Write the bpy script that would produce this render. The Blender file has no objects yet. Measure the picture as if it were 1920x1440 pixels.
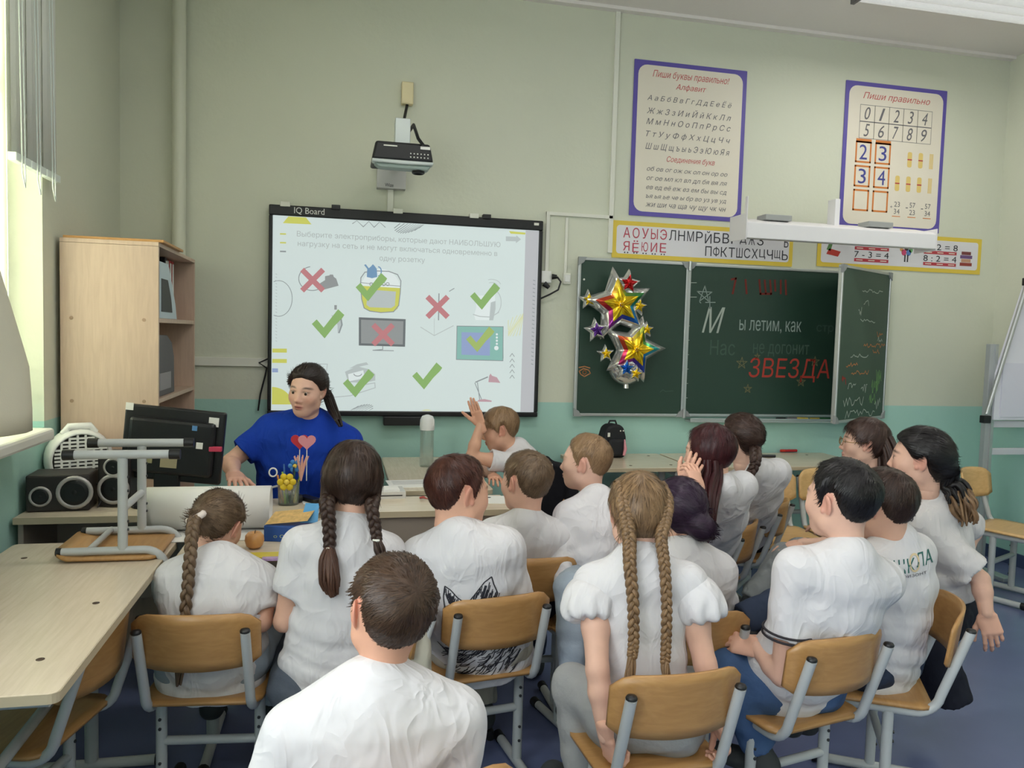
import bpy, math, random
import numpy as np
from mathutils import Vector, Matrix, Euler
from mathutils.bvhtree import BVHTree
from mathutils.geometry import delaunay_2d_cdt

# ------------------------------------------------------------------ camera, world, light
SC = bpy.context.scene
COL = SC.collection
F = 1452.0
YAW, PIT, ROL = (math.radians(v) for v in (12.5, 3.54, 1.636))
D = 4.76          # front wall
CH = 1.5          # camera height
XL, XR, YB, ZC = -1.22, 4.62, -3.6, 3.57
_fw = Vector((math.sin(YAW) * math.cos(PIT), math.cos(YAW) * math.cos(PIT), -math.sin(PIT)))
_ri = Vector((math.cos(YAW), -math.sin(YAW), 0))
_up = _ri.cross(_fw)
_r2 = math.cos(ROL) * _ri + math.sin(ROL) * _up
_u2 = -math.sin(ROL) * _ri + math.cos(ROL) * _up
CP = Vector((0, 0, CH))
cam_d = bpy.data.cameras.new('camera')
cam = bpy.data.objects.new('camera', cam_d)
COL.objects.link(cam)
cam_d.sensor_width = 36.0
cam_d.lens = F * 36.0 / 1920.0
cam_d.clip_start = 0.05
cam.matrix_world = Matrix(((_r2.x, _u2.x, -_fw.x, CP.x), (_r2.y, _u2.y, -_fw.y, CP.y), (_r2.z, _u2.z, -_fw.z, CP.z), (0, 0, 0, 1)))
SC.camera = cam
SC.view_settings.view_transform = 'Standard'
SC.view_settings.look = 'None'
SC.view_settings.gamma = 1.0
SC.view_settings.use_curve_mapping = False
SC.view_settings.exposure = 0.47
SC.cycles.use_denoising = True
SC.cycles.max_bounces = 6
SC.cycles.use_adaptive_sampling = True
SC.cycles.adaptive_threshold = 0.06
SC.cycles.diffuse_bounces = 4
wd = bpy.data.worlds.new('sky')
SC.world = wd
wd.use_nodes = True
wd.node_tree.nodes['Background'].inputs[0].default_value = (0.80, 0.90, 1.0, 1)
wd.node_tree.nodes['Background'].inputs[1].default_value = 1.5
# daylight entering through the windows of the left wall
WINDOWS = [(-3.2, -1.15), (-0.75, 1.25), (1.65, 3.60)]
WZ0, WZ1 = 1.10, 3.05
for (y0, y1), watt in zip(WINDOWS, (72, 62, 165)):
    ld = bpy.data.lights.new('daylight', 'AREA')
    ld.shape = 'RECTANGLE'
    ld.size = WZ1 - WZ0
    ld.size_y = y1 - y0
    ld.energy = watt
    ld.color = (0.96, 0.99, 1.0)
    lo = bpy.data.objects.new('daylight', ld)
    lo.location = (XL - 0.42, (y0 + y1) / 2, (WZ0 + WZ1) / 2 + 0.1)
    lo.rotation_euler = (0, math.radians(-90), 0)
    COL.objects.link(lo)

# ------------------------------------------------------------------ helpers
def ray(x, y):
    return _fw + _r2 * ((x - 960) / F) - _u2 * ((y - 720) / F)
def pY(x, y, Y=D):
    d = ray(x, y); return CP + d * (Y / d.y)
def pX(x, y, X):
    d = ray(x, y); return CP + d * (X / d.x)
def pZ(x, y, Z):
    d = ray(x, y); return CP + d * ((Z - CH) / d.z)
def pd(x, y, z):
    return CP + ray(x, y) * z

def srgb(r, g, b):
    def f(c):
        c /= 255.0
        return c / 12.92 if c <= 0.04045 else ((c + 0.055) / 1.055) ** 2.4
    return (f(r), f(g), f(b), 1.0)

MATS = {}
def mat(name, col, rough=0.6, metal=0.0, spec=0.5, noise=0.0, nscale=8.0, bump=0.0, bscale=60.0, emit=0.0, alpha=1.0, trans=0.0, stretch=None, coat=0.0, sheen=0.0):
    if name in MATS:
        return MATS[name]
    m = bpy.data.materials.new(name)
    m.use_nodes = True
    nt = m.node_tree; N = nt.nodes; L = nt.links
    b = N['Principled BSDF']
    if len(col) == 3:
        col = srgb(*col)
    b.inputs['Base Color'].default_value = col
    b.inputs['Roughness'].default_value = rough
    b.inputs['Metallic'].default_value = metal
    b.inputs['Specular IOR Level'].default_value = spec
    if coat: b.inputs['Coat Weight'].default_value = coat
    if sheen: b.inputs['Sheen Weight'].default_value = sheen
    if trans: b.inputs['Transmission Weight'].default_value = trans
    if alpha < 1: b.inputs['Alpha'].default_value = alpha
    if emit:
        b.inputs['Emission Color'].default_value = col
        b.inputs['Emission Strength'].default_value = emit
    if noise or bump:
        tc = N.new('ShaderNodeTexCoord'); mp = N.new('ShaderNodeMapping')
        L.new(tc.outputs['Object'], mp.inputs['Vector'])
        if stretch: mp.inputs['Scale'].default_value = stretch
        if noise:
            n = N.new('ShaderNodeTexNoise'); n.inputs['Scale'].default_value = nscale; n.inputs['Detail'].default_value = 4
            L.new(mp.outputs[0], n.inputs['Vector'])
            mx = N.new('ShaderNodeMix'); mx.data_type = 'RGBA'
            mx.inputs[6].default_value = tuple(max(0, c * (1 - noise)) for c in col[:3]) + (1,)
            mx.inputs[7].default_value = tuple(min(1, c * (1 + noise)) for c in col[:3]) + (1,)
            L.new(n.outputs['Fac'], mx.inputs[0]); L.new(mx.outputs[2], b.inputs['Base Color'])
        if bump:
            n2 = N.new('ShaderNodeTexNoise'); n2.inputs['Scale'].default_value = bscale; n2.inputs['Detail'].default_value = 3
            L.new(mp.outputs[0], n2.inputs['Vector'])
            bp = N.new('ShaderNodeBump'); bp.inputs['Strength'].default_value = bump; bp.inputs['Distance'].default_value = 0.01
            L.new(n2.outputs['Fac'], bp.inputs['Height']); L.new(bp.outputs[0], b.inputs['Normal'])
    MATS[name] = m
    return m

def link(o, parent=None):
    COL.objects.link(o)
    if parent is not None:
        o.parent = parent
        o.matrix_parent_inverse = Matrix.Identity(4)
    return o

def tag(o, label=None, cat=None, group=None, kind=None):
    if label: o['label'] = label
    if cat: o['category'] = cat
    if group: o['group'] = group
    if kind: o['kind'] = kind
    return o

def empty(name, loc=(0, 0, 0), rz=0.0, label=None, cat=None, group=None, kind=None):
    o = bpy.data.objects.new(name, None)
    o.empty_display_size = 0.05
    o.location = loc; o.rotation_euler = (0, 0, rz)
    link(o)
    return tag(o, label, cat, group, kind)

class MB:
    """collects shapes into one mesh"""
    def __init__(s): s.v = []; s.f = []; s.sm = []
    def add(s, vs, fs, smooth=False, M=None):
        n = len(s.v)
        if M is not None: vs = [M @ Vector(v) for v in vs]
        s.v += [tuple(v) for v in vs]
        s.f += [tuple(i + n for i in f) for f in fs]
        s.sm += [smooth] * len(fs)
        return s
    def box(s, x0, x1, y0, y1, z0, z1, M=None):
        vs = [(x0, y0, z0), (x1, y0, z0), (x1, y1, z0), (x0, y1, z0), (x0, y0, z1), (x1, y0, z1), (x1, y1, z1), (x0, y1, z1)]
        return s.add(vs, [(3, 2, 1, 0), (4, 5, 6, 7), (0, 1, 5, 4), (1, 2, 6, 5), (2, 3, 7, 6), (3, 0, 4, 7)], False, M)
    def tube(s, pts, r, n=10, caps=True, M=None, flat=1.0):
        P = [Vector(p) for p in pts]; k = len(P)
        rs = r if isinstance(r, (list, tuple)) else [r] * k
        T = []
        for i in range(k):
            a = P[max(0, i - 1)]; b = P[min(k - 1, i + 1)]
            t = (b - a); T.append(t.normalized() if t.length > 1e-9 else Vector((0, 0, 1)))
        ref = Vector((0, 0, 1)) if abs(T[0].z) < 0.9 else Vector((1, 0, 0))
        u = T[0].cross(ref).normalized()
        vs = []; fs = []
        for i in range(k):
            u = (u - T[i] * u.dot(T[i]))
            u = u.normalized() if u.length > 1e-6 else T[i].orthogonal().normalized()
            w = T[i].cross(u)
            for j in range(n):
                a = 2 * math.pi * j / n
                vs.append(P[i] + (u * math.cos(a) + w * math.sin(a) * flat) * rs[i])
        for i in range(k - 1):
            for j in range(n):
                fs.append((i * n + j, i * n + (j + 1) % n, (i + 1) * n + (j + 1) % n, (i + 1) * n + j))
        s.add(vs, fs, True, M)
        if caps:
            s.add([vs[j] for j in range(n)], [tuple(reversed(range(n)))], False, M)
            s.add([vs[(k - 1) * n + j] for j in range(n)], [tuple(range(n))], False, M)
        return s
    def lathe(s, prof, n=20, M=None, smooth=True):
        vs = []; fs = []
        for (r, z) in prof:
            for j in range(n):
                a = 2 * math.pi * j / n
                vs.append((r * math.cos(a), r * math.sin(a), z))
        for i in range(len(prof) - 1):
            for j in range(n):
                fs.append((i * n + j, i * n + (j + 1) % n, (i + 1) * n + (j + 1) % n, (i + 1) * n + j))
        s.add(vs, fs, smooth, M)
        s.add(vs[:n], [tuple(reversed(range(n)))], False, M)
        s.add(vs[-n:], [tuple(range(n))], False, M)
        return s
    def prism(s, poly, z0, z1, M=None):
        n = len(poly)
        vs = [(x, y, z0) for x, y in poly] + [(x, y, z1) for x, y in poly]
        fs = [tuple(reversed(range(n))), tuple(range(n, 2 * n))]
        fs += [(i, (i + 1) % n, n + (i + 1) % n, n + i) for i in range(n)]
        return s.add(vs, fs, False, M)
    def ball(s, c, r, n=12, M=None, sc=(1, 1, 1)):
        vs = []; fs = []; m = n // 2 + 1
        for i in range(m + 1):
            t = math.pi * i / m
            for j in range(n):
                a = 2 * math.pi * j / n
                vs.append((c[0] + r * sc[0] * math.sin(t) * math.cos(a), c[1] + r * sc[1] * math.sin(t) * math.sin(a), c[2] + r * sc[2] * math.cos(t)))
        for i in range(m):
            for j in range(n):
                fs.append((i * n + j, (i + 1) * n + j, (i + 1) * n + (j + 1) % n, i * n + (j + 1) % n))
        return s.add(vs, fs, True, M)
    def mesh(s, name):
        me = bpy.data.meshes.new(name)
        me.from_pydata(s.v, [], s.f)
        me.polygons.foreach_set('use_smooth', s.sm)
        me.update()
        return me
    def build(s, name, m, parent=None, bevel=0.0, seg=2):
        o = bpy.data.objects.new(name, s.mesh(name))
        o.data.materials.append(m)
        if bevel:
            b = o.modifiers.new('bevel', 'BEVEL'); b.width = bevel; b.segments = seg; b.limit_method = 'ANGLE'; b.harden_normals = False
        return link(o, parent)

def rrect(w, h, r, n=5, cx=0, cy=0):
    out = []
    for (sx, sy, a0) in ((1, 1, 0), (-1, 1, 90), (-1, -1, 180), (1, -1, 270)):
        for i in range(n + 1):
            a = math.radians(a0 + 90 * i / n)
            out.append((cx + sx * (w / 2 - r) + r * math.cos(a), cy + sy * (h / 2 - r) + r * math.sin(a)))
    return out

def copy_tree(o, parent=None):
    c = o.copy(); COL.objects.link(c)
    if parent is not None: c.parent = parent
    for ch in list(o.children): copy_tree(ch, c)
    return c

_txt_cache = {}
def text_mesh(body, size=1.0, shear=0.0, align='CENTER', bold=0.0, spacing=1.0):
    cu = bpy.data.curves.new('lettering', 'FONT')
    cu.body = body; cu.size = size; cu.shear = shear; cu.align_x = align; cu.align_y = 'CENTER'
    cu.offset = bold; cu.space_character = spacing; cu.resolution_u = 3
    o = bpy.data.objects.new('lettering', cu); COL.objects.link(o)
    cu.fill_mode = 'NONE' if cu.dimensions == '3D' else cu.fill_mode
    cu.dimensions = '2D'; cu.fill_mode = 'NONE'
    bpy.context.view_layer.update()
    me = bpy.data.meshes.new_from_object(o.evaluated_get(bpy.context.evaluated_depsgraph_get()))
    bpy.data.objects.remove(o); bpy.data.curves.remove(cu)
    # fill each letter outline with its own holes (outlines of one letter may overlap)
    nb = {}
    for e in me.edges:
        a_, b_ = e.vertices; nb.setdefault(a_, []).append(b_); nb.setdefault(b_, []).append(a_)
    seen = set(); loops = []
    for v0 in nb:
        if v0 in seen: continue
        lp = [v0]; seen.add(v0); cur = v0
        while True:
            nx = [k for k in nb[cur] if k not in seen]
            if not nx: break
            cur = nx[0] if len(lp) > 1 or len(nx) < 2 else (v0 + 1 if v0 + 1 in nx else nx[0]); seen.add(cur); lp.append(cur)
        if len(lp) > 2: loops.append([me.vertices[k].co.copy() for k in lp])
    if not loops: return me
    pts = []; eds = []
    for L_ in loops:
        n0 = len(pts); pts += [Vector((p.x, p.y)) for p in L_]; eds += [(n0 + k, n0 + (k + 1) % len(L_)) for k in range(len(L_))]
    r_ = delaunay_2d_cdt(pts, eds, [], 0, 1e-6)
    vv = np.array([tuple(p) for p in r_[0]]); ff = np.array([f for f in r_[2] if len(f) == 3])
    cen = vv[ff].mean(1); A_ = np.array([tuple(pts[a_]) for a_, b_ in eds]); B_ = np.array([tuple(pts[b_]) for a_, b_ in eds])
    wn = np.zeros(len(cen))
    for a_, b_ in zip(A_, B_):
        if a_[1] == b_[1]: continue
        up_ = (a_[1] <= cen[:, 1]) & (b_[1] > cen[:, 1]); dn_ = (a_[1] > cen[:, 1]) & (b_[1] <= cen[:, 1])
        xi = a_[0] + (cen[:, 1] - a_[1]) / (b_[1] - a_[1]) * (b_[0] - a_[0]); rgt = xi > cen[:, 0]
        wn += (up_ & rgt) * 1 - (dn_ & rgt) * 1
    fs = [tuple(int(k) for k in f) for f, w_ in zip(ff, wn) if w_ != 0]; vs = [(p[0], p[1], 0) for p in vv]
    m2 = bpy.data.meshes.new('lettering'); m2.from_pydata(vs, [], fs)
    flip = [p for p in m2.polygons if p.normal.z < 0]
    if len(flip) * 2 > len(m2.polygons): m2.flip_normals()
    m2.update(); bpy.data.meshes.remove(me)
    return m2
def text_fit(body, w, h, m, M, parent, name='lettering', shear=0.0, align='CENTER', bold=0.0, spacing=1.0):
    """text scaled to width w (or height h), lying in the local XY plane of M"""
    me = text_mesh(body, 1.0, shear, align, bold, spacing)
    co = np.empty(len(me.vertices) * 3); me.vertices.foreach_get('co', co); co = co.reshape(-1, 3)
    if len(co) == 0: return None
    mn, mx = co.min(0), co.max(0)
    sx = w / max(1e-6, mx[0] - mn[0]) if w else None
    sy = h / max(1e-6, mx[1] - mn[1]) if h else None
    if sx is None: sx = sy
    if sy is None: sy = sx
    cx = (mn[0] + mx[0]) / 2 if align == 'CENTER' else mn[0]
    co[:, 0] = (co[:, 0] - cx) * sx; co[:, 1] = (co[:, 1] - (mn[1] + mx[1]) / 2) * sy; co[:, 2] = 0
    me.vertices.foreach_set('co', co.ravel()); me.update()
    me.materials.append(m)
    o = bpy.data.objects.new(name, me); o.matrix_local = M
    return link(o, parent)

# a frame on the front wall: local X = world X, local Y = world Z, local Z = towards the room
def wallM(x, z, y=D):
    return Matrix(((1, 0, 0, x), (0, 0, -1, y), (0, 1, 0, z), (0, 0, 0, 1)))

# ------------------------------------------------------------------ materials
def paint_two_tone():
    m = bpy.data.materials.new('two_tone_wall_paint'); m.use_nodes = True
    N = m.node_tree.nodes; L = m.node_tree.links; b = N['Principled BSDF']
    ge = N.new('ShaderNodeNewGeometry'); sp = N.new('ShaderNodeSeparateXYZ'); L.new(ge.outputs['Position'], sp.inputs[0])
    gt = N.new('ShaderNodeMath'); gt.operation = 'GREATER_THAN'; gt.inputs[1].default_value = 1.085; L.new(sp.outputs['Z'], gt.inputs[0])
    n = N.new('ShaderNodeTexNoise'); n.inputs['Scale'].default_value = 2.2; n.inputs['Detail'].default_value = 5
    L.new(ge.outputs['Position'], n.inputs['Vector'])
    up = N.new('ShaderNodeMix'); up.data_type = 'RGBA'; up.inputs[6].default_value = srgb(209, 212, 193); up.inputs[7].default_value = srgb(217, 219, 201)
    lo = N.new('ShaderNodeMix'); lo.data_type = 'RGBA'; lo.inputs[6].default_value = srgb(166, 209, 197); lo.inputs[7].default_value = srgb(176, 217, 205)
    L.new(n.outputs['Fac'], up.inputs[0]); L.new(n.outputs['Fac'], lo.inputs[0])
    mx = N.new('ShaderNodeMix'); mx.data_type = 'RGBA'
    L.new(gt.outputs[0], mx.inputs[0]); L.new(lo.outputs[2], mx.inputs[6]); L.new(up.outputs[2], mx.inputs[7])
    L.new(mx.outputs[2], b.inputs['Base Color']); b.inputs['Roughness'].default_value = 0.55
    n2 = N.new('ShaderNodeTexNoise'); n2.inputs['Scale'].default_value = 35; L.new(ge.outputs['Position'], n2.inputs['Vector'])
    bp = N.new('ShaderNodeBump'); bp.inputs['Strength'].default_value = 0.12; bp.inputs['Distance'].default_value = 0.01
    L.new(n2.outputs['Fac'], bp.inputs['Height']); L.new(bp.outputs[0], b.inputs['Normal'])
    return m
M_WALL = paint_two_tone()
M_CEIL = mat('ceiling_white', (238, 232, 228), 0.8, bump=0.2, bscale=25)
M_FLOOR = mat('blue_lino', (100, 110, 146), 0.22, noise=0.12, nscale=3.0, bump=0.03, bscale=120)
M_BASE = mat('dark_blue_baseboard', (58, 72, 104), 0.5)
M_WHITE = mat('white_plastic', (232, 232, 228), 0.4)
M_TRUNK = mat('trunking_plastic', (228, 228, 216), 0.45)
M_METAL = mat('grey_painted_tube', (186, 190, 190), 0.35, noise=0.05, nscale=20)
M_ALU = mat('aluminium', (190, 194, 194), 0.35, 0.7)
M_BLACK = mat('black_plastic', (22, 23, 25), 0.42)
M_DARK = mat('dark_grey_plastic', (52, 50, 50), 0.45)
M_SCREW = mat('screw_steel', (70, 72, 74), 0.4, 0.6)
def wood(name, c1, c2, rough, stretch, scale=5.0):
    if name in MATS: return MATS[name]
    m = bpy.data.materials.new(name); m.use_nodes = True
    N = m.node_tree.nodes; L = m.node_tree.links; b = N['Principled BSDF']
    tc = N.new('ShaderNodeTexCoord'); mp = N.new('ShaderNodeMapping'); mp.inputs['Scale'].default_value = stretch
    L.new(tc.outputs['Object'], mp.inputs['Vector'])
    n = N.new('ShaderNodeTexNoise'); n.inputs['Scale'].default_value = scale; n.inputs['Detail'].default_value = 6; n.inputs['Distortion'].default_value = 0.6
    L.new(mp.outputs[0], n.inputs['Vector'])
    cr = N.new('ShaderNodeValToRGB'); cr.color_ramp.elements[0].position = 0.3; cr.color_ramp.elements[1].position = 0.7
    cr.color_ramp.elements[0].color = srgb(*c1); cr.color_ramp.elements[1].color = srgb(*c2)
    L.new(n.outputs['Fac'], cr.inputs[0]); L.new(cr.outputs[0], b.inputs['Base Color'])
    b.inputs['Roughness'].default_value = rough
    bp = N.new('ShaderNodeBump'); bp.inputs['Strength'].default_value = 0.04; L.new(n.outputs['Fac'], bp.inputs['Height']); L.new(bp.outputs[0], b.inputs['Normal'])
    MATS[name] = m
    return m
M_PLY = wood('chair_plywood', (172, 128, 76), (188, 144, 90), 0.34, (2.0, 14.0, 14.0))
M_PLYL = wood('chair_plywood_light', (212, 170, 112), (226, 186, 128), 0.34, (2.0, 14.0, 14.0))
M_DESK = wood('desk_laminate', (208, 194, 170), (220, 206, 184), 0.24, (1.5, 16.0, 8.0))
M_EDGE = mat('desk_edge_band', (190, 176, 148), 0.4)
M_TAUPE = mat('desk_panel_taupe', (158, 146, 134), 0.5, noise=0.04, nscale=12)
M_BIRCH = wood('bookcase_laminate', (196, 170, 150), (208, 183, 162), 0.42, (12.0, 12.0, 1.2))
M_PAPER = mat('paper_white', (232, 231, 226), 0.7)

# ------------------------------------------------------------------ the room
def structure(name, mb, m, bevel=0.0):
    return tag(mb.build(name, m, bevel=bevel), kind='structure')
structure('floor', MB().box(XL - 0.1, XR + 0.1, YB - 0.1, D + 0.1, -0.1, 0), M_FLOOR)
structure('ceiling', MB().box(XL - 0.1, XR + 0.1, YB - 0.1, D + 0.1, ZC, ZC + 0.1), M_CEIL)
structure('wall_front', MB().box(XL - 0.3, XR + 0.2, D, D + 0.15, 0, ZC), M_WALL)
structure('wall_right', MB().box(XR, XR + 0.15, YB, D, 0, ZC), M_WALL)
structure('wall_back', MB().box(XL - 0.3, XR + 0.2, YB - 0.15, YB, 0, ZC), M_WALL)
mb = MB()
mb.box(XL - 0.3, XL, YB, D, 0, WZ0 - 0.04).box(XL - 0.3, XL, YB, D, WZ1, ZC)
ys = [YB] + [v for w in WINDOWS for v in w] + [D]
for i in range(0, len(ys), 2):
    mb.box(XL - 0.3, XL, ys[i], ys[i + 1], WZ0 - 0.04, WZ1)
structure('wall_left', mb, M_WALL)
structure('baseboard_front', MB().box(XL, XR, D - 0.015, D, 0, 0.09), M_BASE)
structure('baseboard_right', MB().box(XR - 0.015, XR, YB, D - 0.016, 0, 0.09), M_BASE)
structure('trim_1', MB().box(XL, XR, D - 0.05, D, ZC - 0.02, ZC), M_CEIL)
M_FRAME = mat('window_frame_white', (226, 234, 228), 0.4)
M_GLASS = None
def glass_mat():
    m = bpy.data.materials.new('clear_pane'); m.use_nodes = True
    N = m.node_tree.nodes; L = m.node_tree.links
    N.remove(N['Principled BSDF'])
    t = N.new('ShaderNodeBsdfTransparent'); g = N.new('ShaderNodeBsdfGlossy'); g.inputs['Roughness'].default_value = 0.05
    mx = N.new('ShaderNodeMixShader'); mx.inputs[0].default_value = 0.08
    L.new(t.outputs[0], mx.inputs[1]); L.new(g.outputs[0], mx.inputs[2]); L.new(mx.outputs[0], N['Material Output'].inputs[0])
    return m
M_GLASS = glass_mat()
M_SILL = mat('sill_white', (222, 222, 214), 0.35)
for i, (y0, y1) in enumerate(WINDOWS):
    w = empty('window_%d' % (i + 1), (XL - 0.2, (y0 + y1) / 2, WZ0), kind='structure')
    hw = (y1 - y0) / 2; hz = WZ1 - WZ0
    fr = MB()
    for (a, b, c, d_) in ((-hw, hw, 0, .06), (-hw, hw, hz - .06, hz), (-hw, -hw + .06, .06, hz - .06), (hw - .06, hw, .06, hz - .06), (-.04, .04, .06, hz - .06), (-hw + .06, hw - .06, hz * .68, hz * .68 + .06)):
        fr.box(-.03, .03, a, b, c, d_)
    fr.build('frame', M_FRAME, w, 0.004)
    for s in (0, 1):
        a, b = ((-hw + .06, -.04), (.04, hw - .06))[s]
        MB().box(-.004, .004, a, b, .06, hz * .68).build('pane', M_GLASS, w)
        MB().box(-.004, .004, a, b, hz * .68 + .06, hz - .06).build('pane', M_GLASS, w)
    structure('trim_%d' % (i + 2), MB().box(XL - 0.17, XL + 0.16, y0 - 0.02, y1 + 0.0 if i < 2 else 3.24, WZ0 - 0.045, WZ0 + 0.002), M_SILL, 0.012)
# painted riser pipe in the corner
tag(MB().tube([(-0.90, D - 0.06, 0), (-0.90, D - 0.06, ZC)], 0.037, 16).build('riser_pipe', mat('pipe_paint', (214, 216, 198), 0.4)), 'thick painted heating pipe running up the left corner', 'pipe')
# cable trunking on the wall
def trunk(name, pts, w, label, y=D):
    t = empty(name, (0, 0, 0), label=label, cat='cable trunking')
    for i in range(len(pts) - 1):
        (x0, z0), (x1, z1) = pts[i], pts[i + 1]
        MB().box(min(x0, x1) - w / 2, max(x0, x1) + w / 2, y - 0.018 - i * .001, y, min(z0, z1) - w / 2, max(z0, z1) + w / 2).build('trunk_section', M_TRUNK, t, 0.002)
    return t
def wz(x, y):
    p = pY(x, y, D); return (p.x, p.z)
a = wz(1158, 12); b = wz(1143, 470)
trunk('cable_trunking', [((a[0] + b[0]) / 2, ZC), ((a[0] + b[0]) / 2, b[1])], 0.03, 'long vertical cable trunking from ceiling to letter strip')
a = wz(1145, 408); b = wz(1027, 403); c = wz(1022, 512)
trunk('cable_trunking', [(a[0], a[1]), (b[0], a[1]), (b[0], c[1])], 0.022, 'thin angled trunking running down to the wall socket')
a = wz(1062, 408); b = wz(1062, 516)
trunk('cable_trunking', [(a[0], a[1] - .012), (a[0], b[1])], 0.018, 'short thin trunking dropping to the light switch')
a = wz(370, 677); b = wz(500, 682)
trunk('cable_trunking', [(a[0] - 0.4, a[1]), (b[0], a[1])], 0.05, 'wide horizontal trunking between bookcase and whiteboard')
a = wz(732, 355); b = wz(735, 400)
trunk('cable_trunking', [(a[0], a[1] + .1), (a[0], b[1])], 0.035, 'short white trunking between projector mount and whiteboard')
# ------------------------------------------------------------------ interactive whiteboard with the projected slide
EM = 0.49
def emat(name, c, k=1.0):
    m = mat('projected_' + name, (10, 10, 10), 0.5, spec=0.15)
    b = m.node_tree.nodes['Principled BSDF']
    b.inputs['Base Color'].default_value = tuple(v * 0.25 for v in srgb(*c)[:3]) + (1,)
    b.inputs['Emission Color'].default_value = srgb(*c); b.inputs['Emission Strength'].default_value = EM * k
    return m
WBY = D - 0.05
wb = empty('interactive_whiteboard', (0.40, D, 1.0), label='interactive whiteboard with black frame showing a projected slide of appliances', cat='whiteboard')
wb.location = (0, 0, 0)
c0 = pY(507, 383, D - .03); c1 = pY(1018, 417, D - .03); c2 = pY(500, 779, D - .03); c3 = pY(1004, 780, D - .03)
wx0, wx1 = (c0.x + c2.x) / 2, (c1.x + c3.x) / 2
wz0, wz1 = (c2.z + c3.z) / 2, (c0.z + c1.z) / 2
s0 = pY(513, 402, WBY); s1 = pY(1012, 434, WBY); s2 = pY(507, 770, WBY); s3 = pY(999, 772, WBY)
sx0, sx1, sz0, sz1 = (s0.x + s2.x) / 2, (s1.x + s3.x) / 2, (s2.z + s3.z) / 2, (s0.z + s1.z) / 2
fr = MB()
fr.box(wx0, wx1, D - .065, D - .002, sz1, wz1).box(wx0, wx1, D - .065, D - .002, wz0, sz0).box(wx0, sx0, D - .065, D - .002, sz0, sz1).box(sx1, wx1, D - .065, D - .002, sz0, sz1)
fr.build('frame', M_BLACK, wb, 0.006)
slide = MB().box(sx0, sx1, D - .05, D - .002, sz0, sz1).build('slide', emat('white', (226, 240, 238)), wb)
tx0 = pY(1645 * .29867 + 490, 700 * .29867 + 370, WBY).x
MB().box(tx0, sx1 - .001, D - .0515, D - .05, sz0 + .002, sz1 - .002).build('toolbar_strip', emat('toolbar', (200, 202, 206)), slide)
MB().box(pY(718, 779).x, pY(806, 779).x, D - .08, D - .002, wz0 - .055, wz0).build('sensor_bar', M_BLACK, wb, 0.006)
for (x, y, m, w) in ((535, 387, M_TRUNK, .055), (630, 388, M_BLACK, .05), (746, 398, M_TRUNK, .055), (888, 408, M_TRUNK, .055), (912, 409, M_BLACK, .05)):
    p = pY(x, y, D - .05); MB().box(p.x - w / 2, p.x + w / 2, D - .075, D - .03, wz1 - .01, wz1 + .018).build('clip', m, wb, 0.003)
MB().box(wx1 - .06, wx1 - .03, D - .068, D - .064, wz1 - .03, wz1 - .015).build('maker_badge', M_TRUNK, wb)
p = pY(580, 397, D - .07)
text_fit('IQ Board', .17, .042, mat('print_white', (225, 226, 222), 0.5), wallM(p.x, (sz1 + wz1) / 2, D - .067), wb, bold=.012)
def cs(x, y):   # slide drawing coordinates -> wall position on the slide
    p = pY(x * .29867 + 490, y * .29867 + 370, WBY); return (p.x, p.z)
def clampx(v): return max(sx0 + .004, min(sx1 - .004, v))
_layer = [0.0]
def flat(name, poly, m, conv=True, y=None):
    pts = [cs(*q) for q in poly] if conv else poly
    pts = [(clampx(a_), max(sz0 + .003, min(sz1 - .003, b_))) for a_, b_ in pts]
    _layer[0] += 0.00002
    yy = WBY - 0.0008 - _layer[0]
    n = len(pts)
    me = bpy.data.meshes.new(name); me.from_pydata([(a_, yy, b_) for a_, b_ in pts], [], [tuple(range(n))]); me.update()
    if me.polygons[0].normal.y > 0: me.flip_normals()
    me.materials.append(m)
    return link(bpy.data.objects.new(name, me), slide)
def stroke(name, pts, w, m):
    """a drawn line on the slide, w in drawing units"""
    mbx = MB(); _layer[0] += 0.00002; yy = WBY - 0.0008 - _layer[0]
    w *= .29867 * .0031
    P = [cs(*q) for q in pts]
    for i in range(len(P) - 1):
        (x0, z0), (x1, z1) = P[i], P[i + 1]
        L_ = math.hypot(x1 - x0, z1 - z0) or 1e-6
        nx, nz = -(z1 - z0) / L_ * w / 2, (x1 - x0) / L_ * w / 2
        ex, ez = (x1 - x0) / L_ * w * .3, (z1 - z0) / L_ * w * .3
        q = [(x0 + nx - ex, z0 + nz - ez), (x0 - nx - ex, z0 - nz - ez), (x1 - nx + ex, z1 - nz + ez), (x1 + nx + ex, z1 + nz + ez)]
        q = [(clampx(a_), max(sz0 + .003, min(sz1 - .003, b_))) for a_, b_ in q]
        mbx.add([(a_, yy, b_) for a_, b_ in q], [(0, 1, 2, 3)])
    return mbx.build(name, m, slide)
def circ(cx, cy, rx, ry, a0=0, a1=360, n=28):
    return [(cx + rx * math.cos(math.radians(a0 + (a1 - a0) * i / n)), cy + ry * math.sin(math.radians(a0 + (a1 - a0) * i / n))) for i in range(n + 1)]
g_red = emat('red', (206, 140, 144)); g_green = emat('green', (152, 192, 120)); g_yel = emat('yellow', (218, 220, 110)); g_line = emat('line_grey', (156, 164, 166))
g_pale = emat('pale_grey', (198, 208, 208)); g_grey = emat('grey', (160, 165, 165)); g_blue = emat('blue', (128, 165, 200)); g_teal = emat('teal', (150, 200, 190)); g_viol = emat('violet', (160, 178, 218)); g_pink = emat('pink', (205, 170, 178)); g_dk = emat('dark_grey', (120, 126, 128)); g_txt = emat('text_grey', (188, 197, 196)); g_wh = emat('bright_white', (240, 250, 250)); g_olive = emat('olive_tick', (176, 200, 120)); g_cream = emat('cream', (232, 236, 190))
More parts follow.
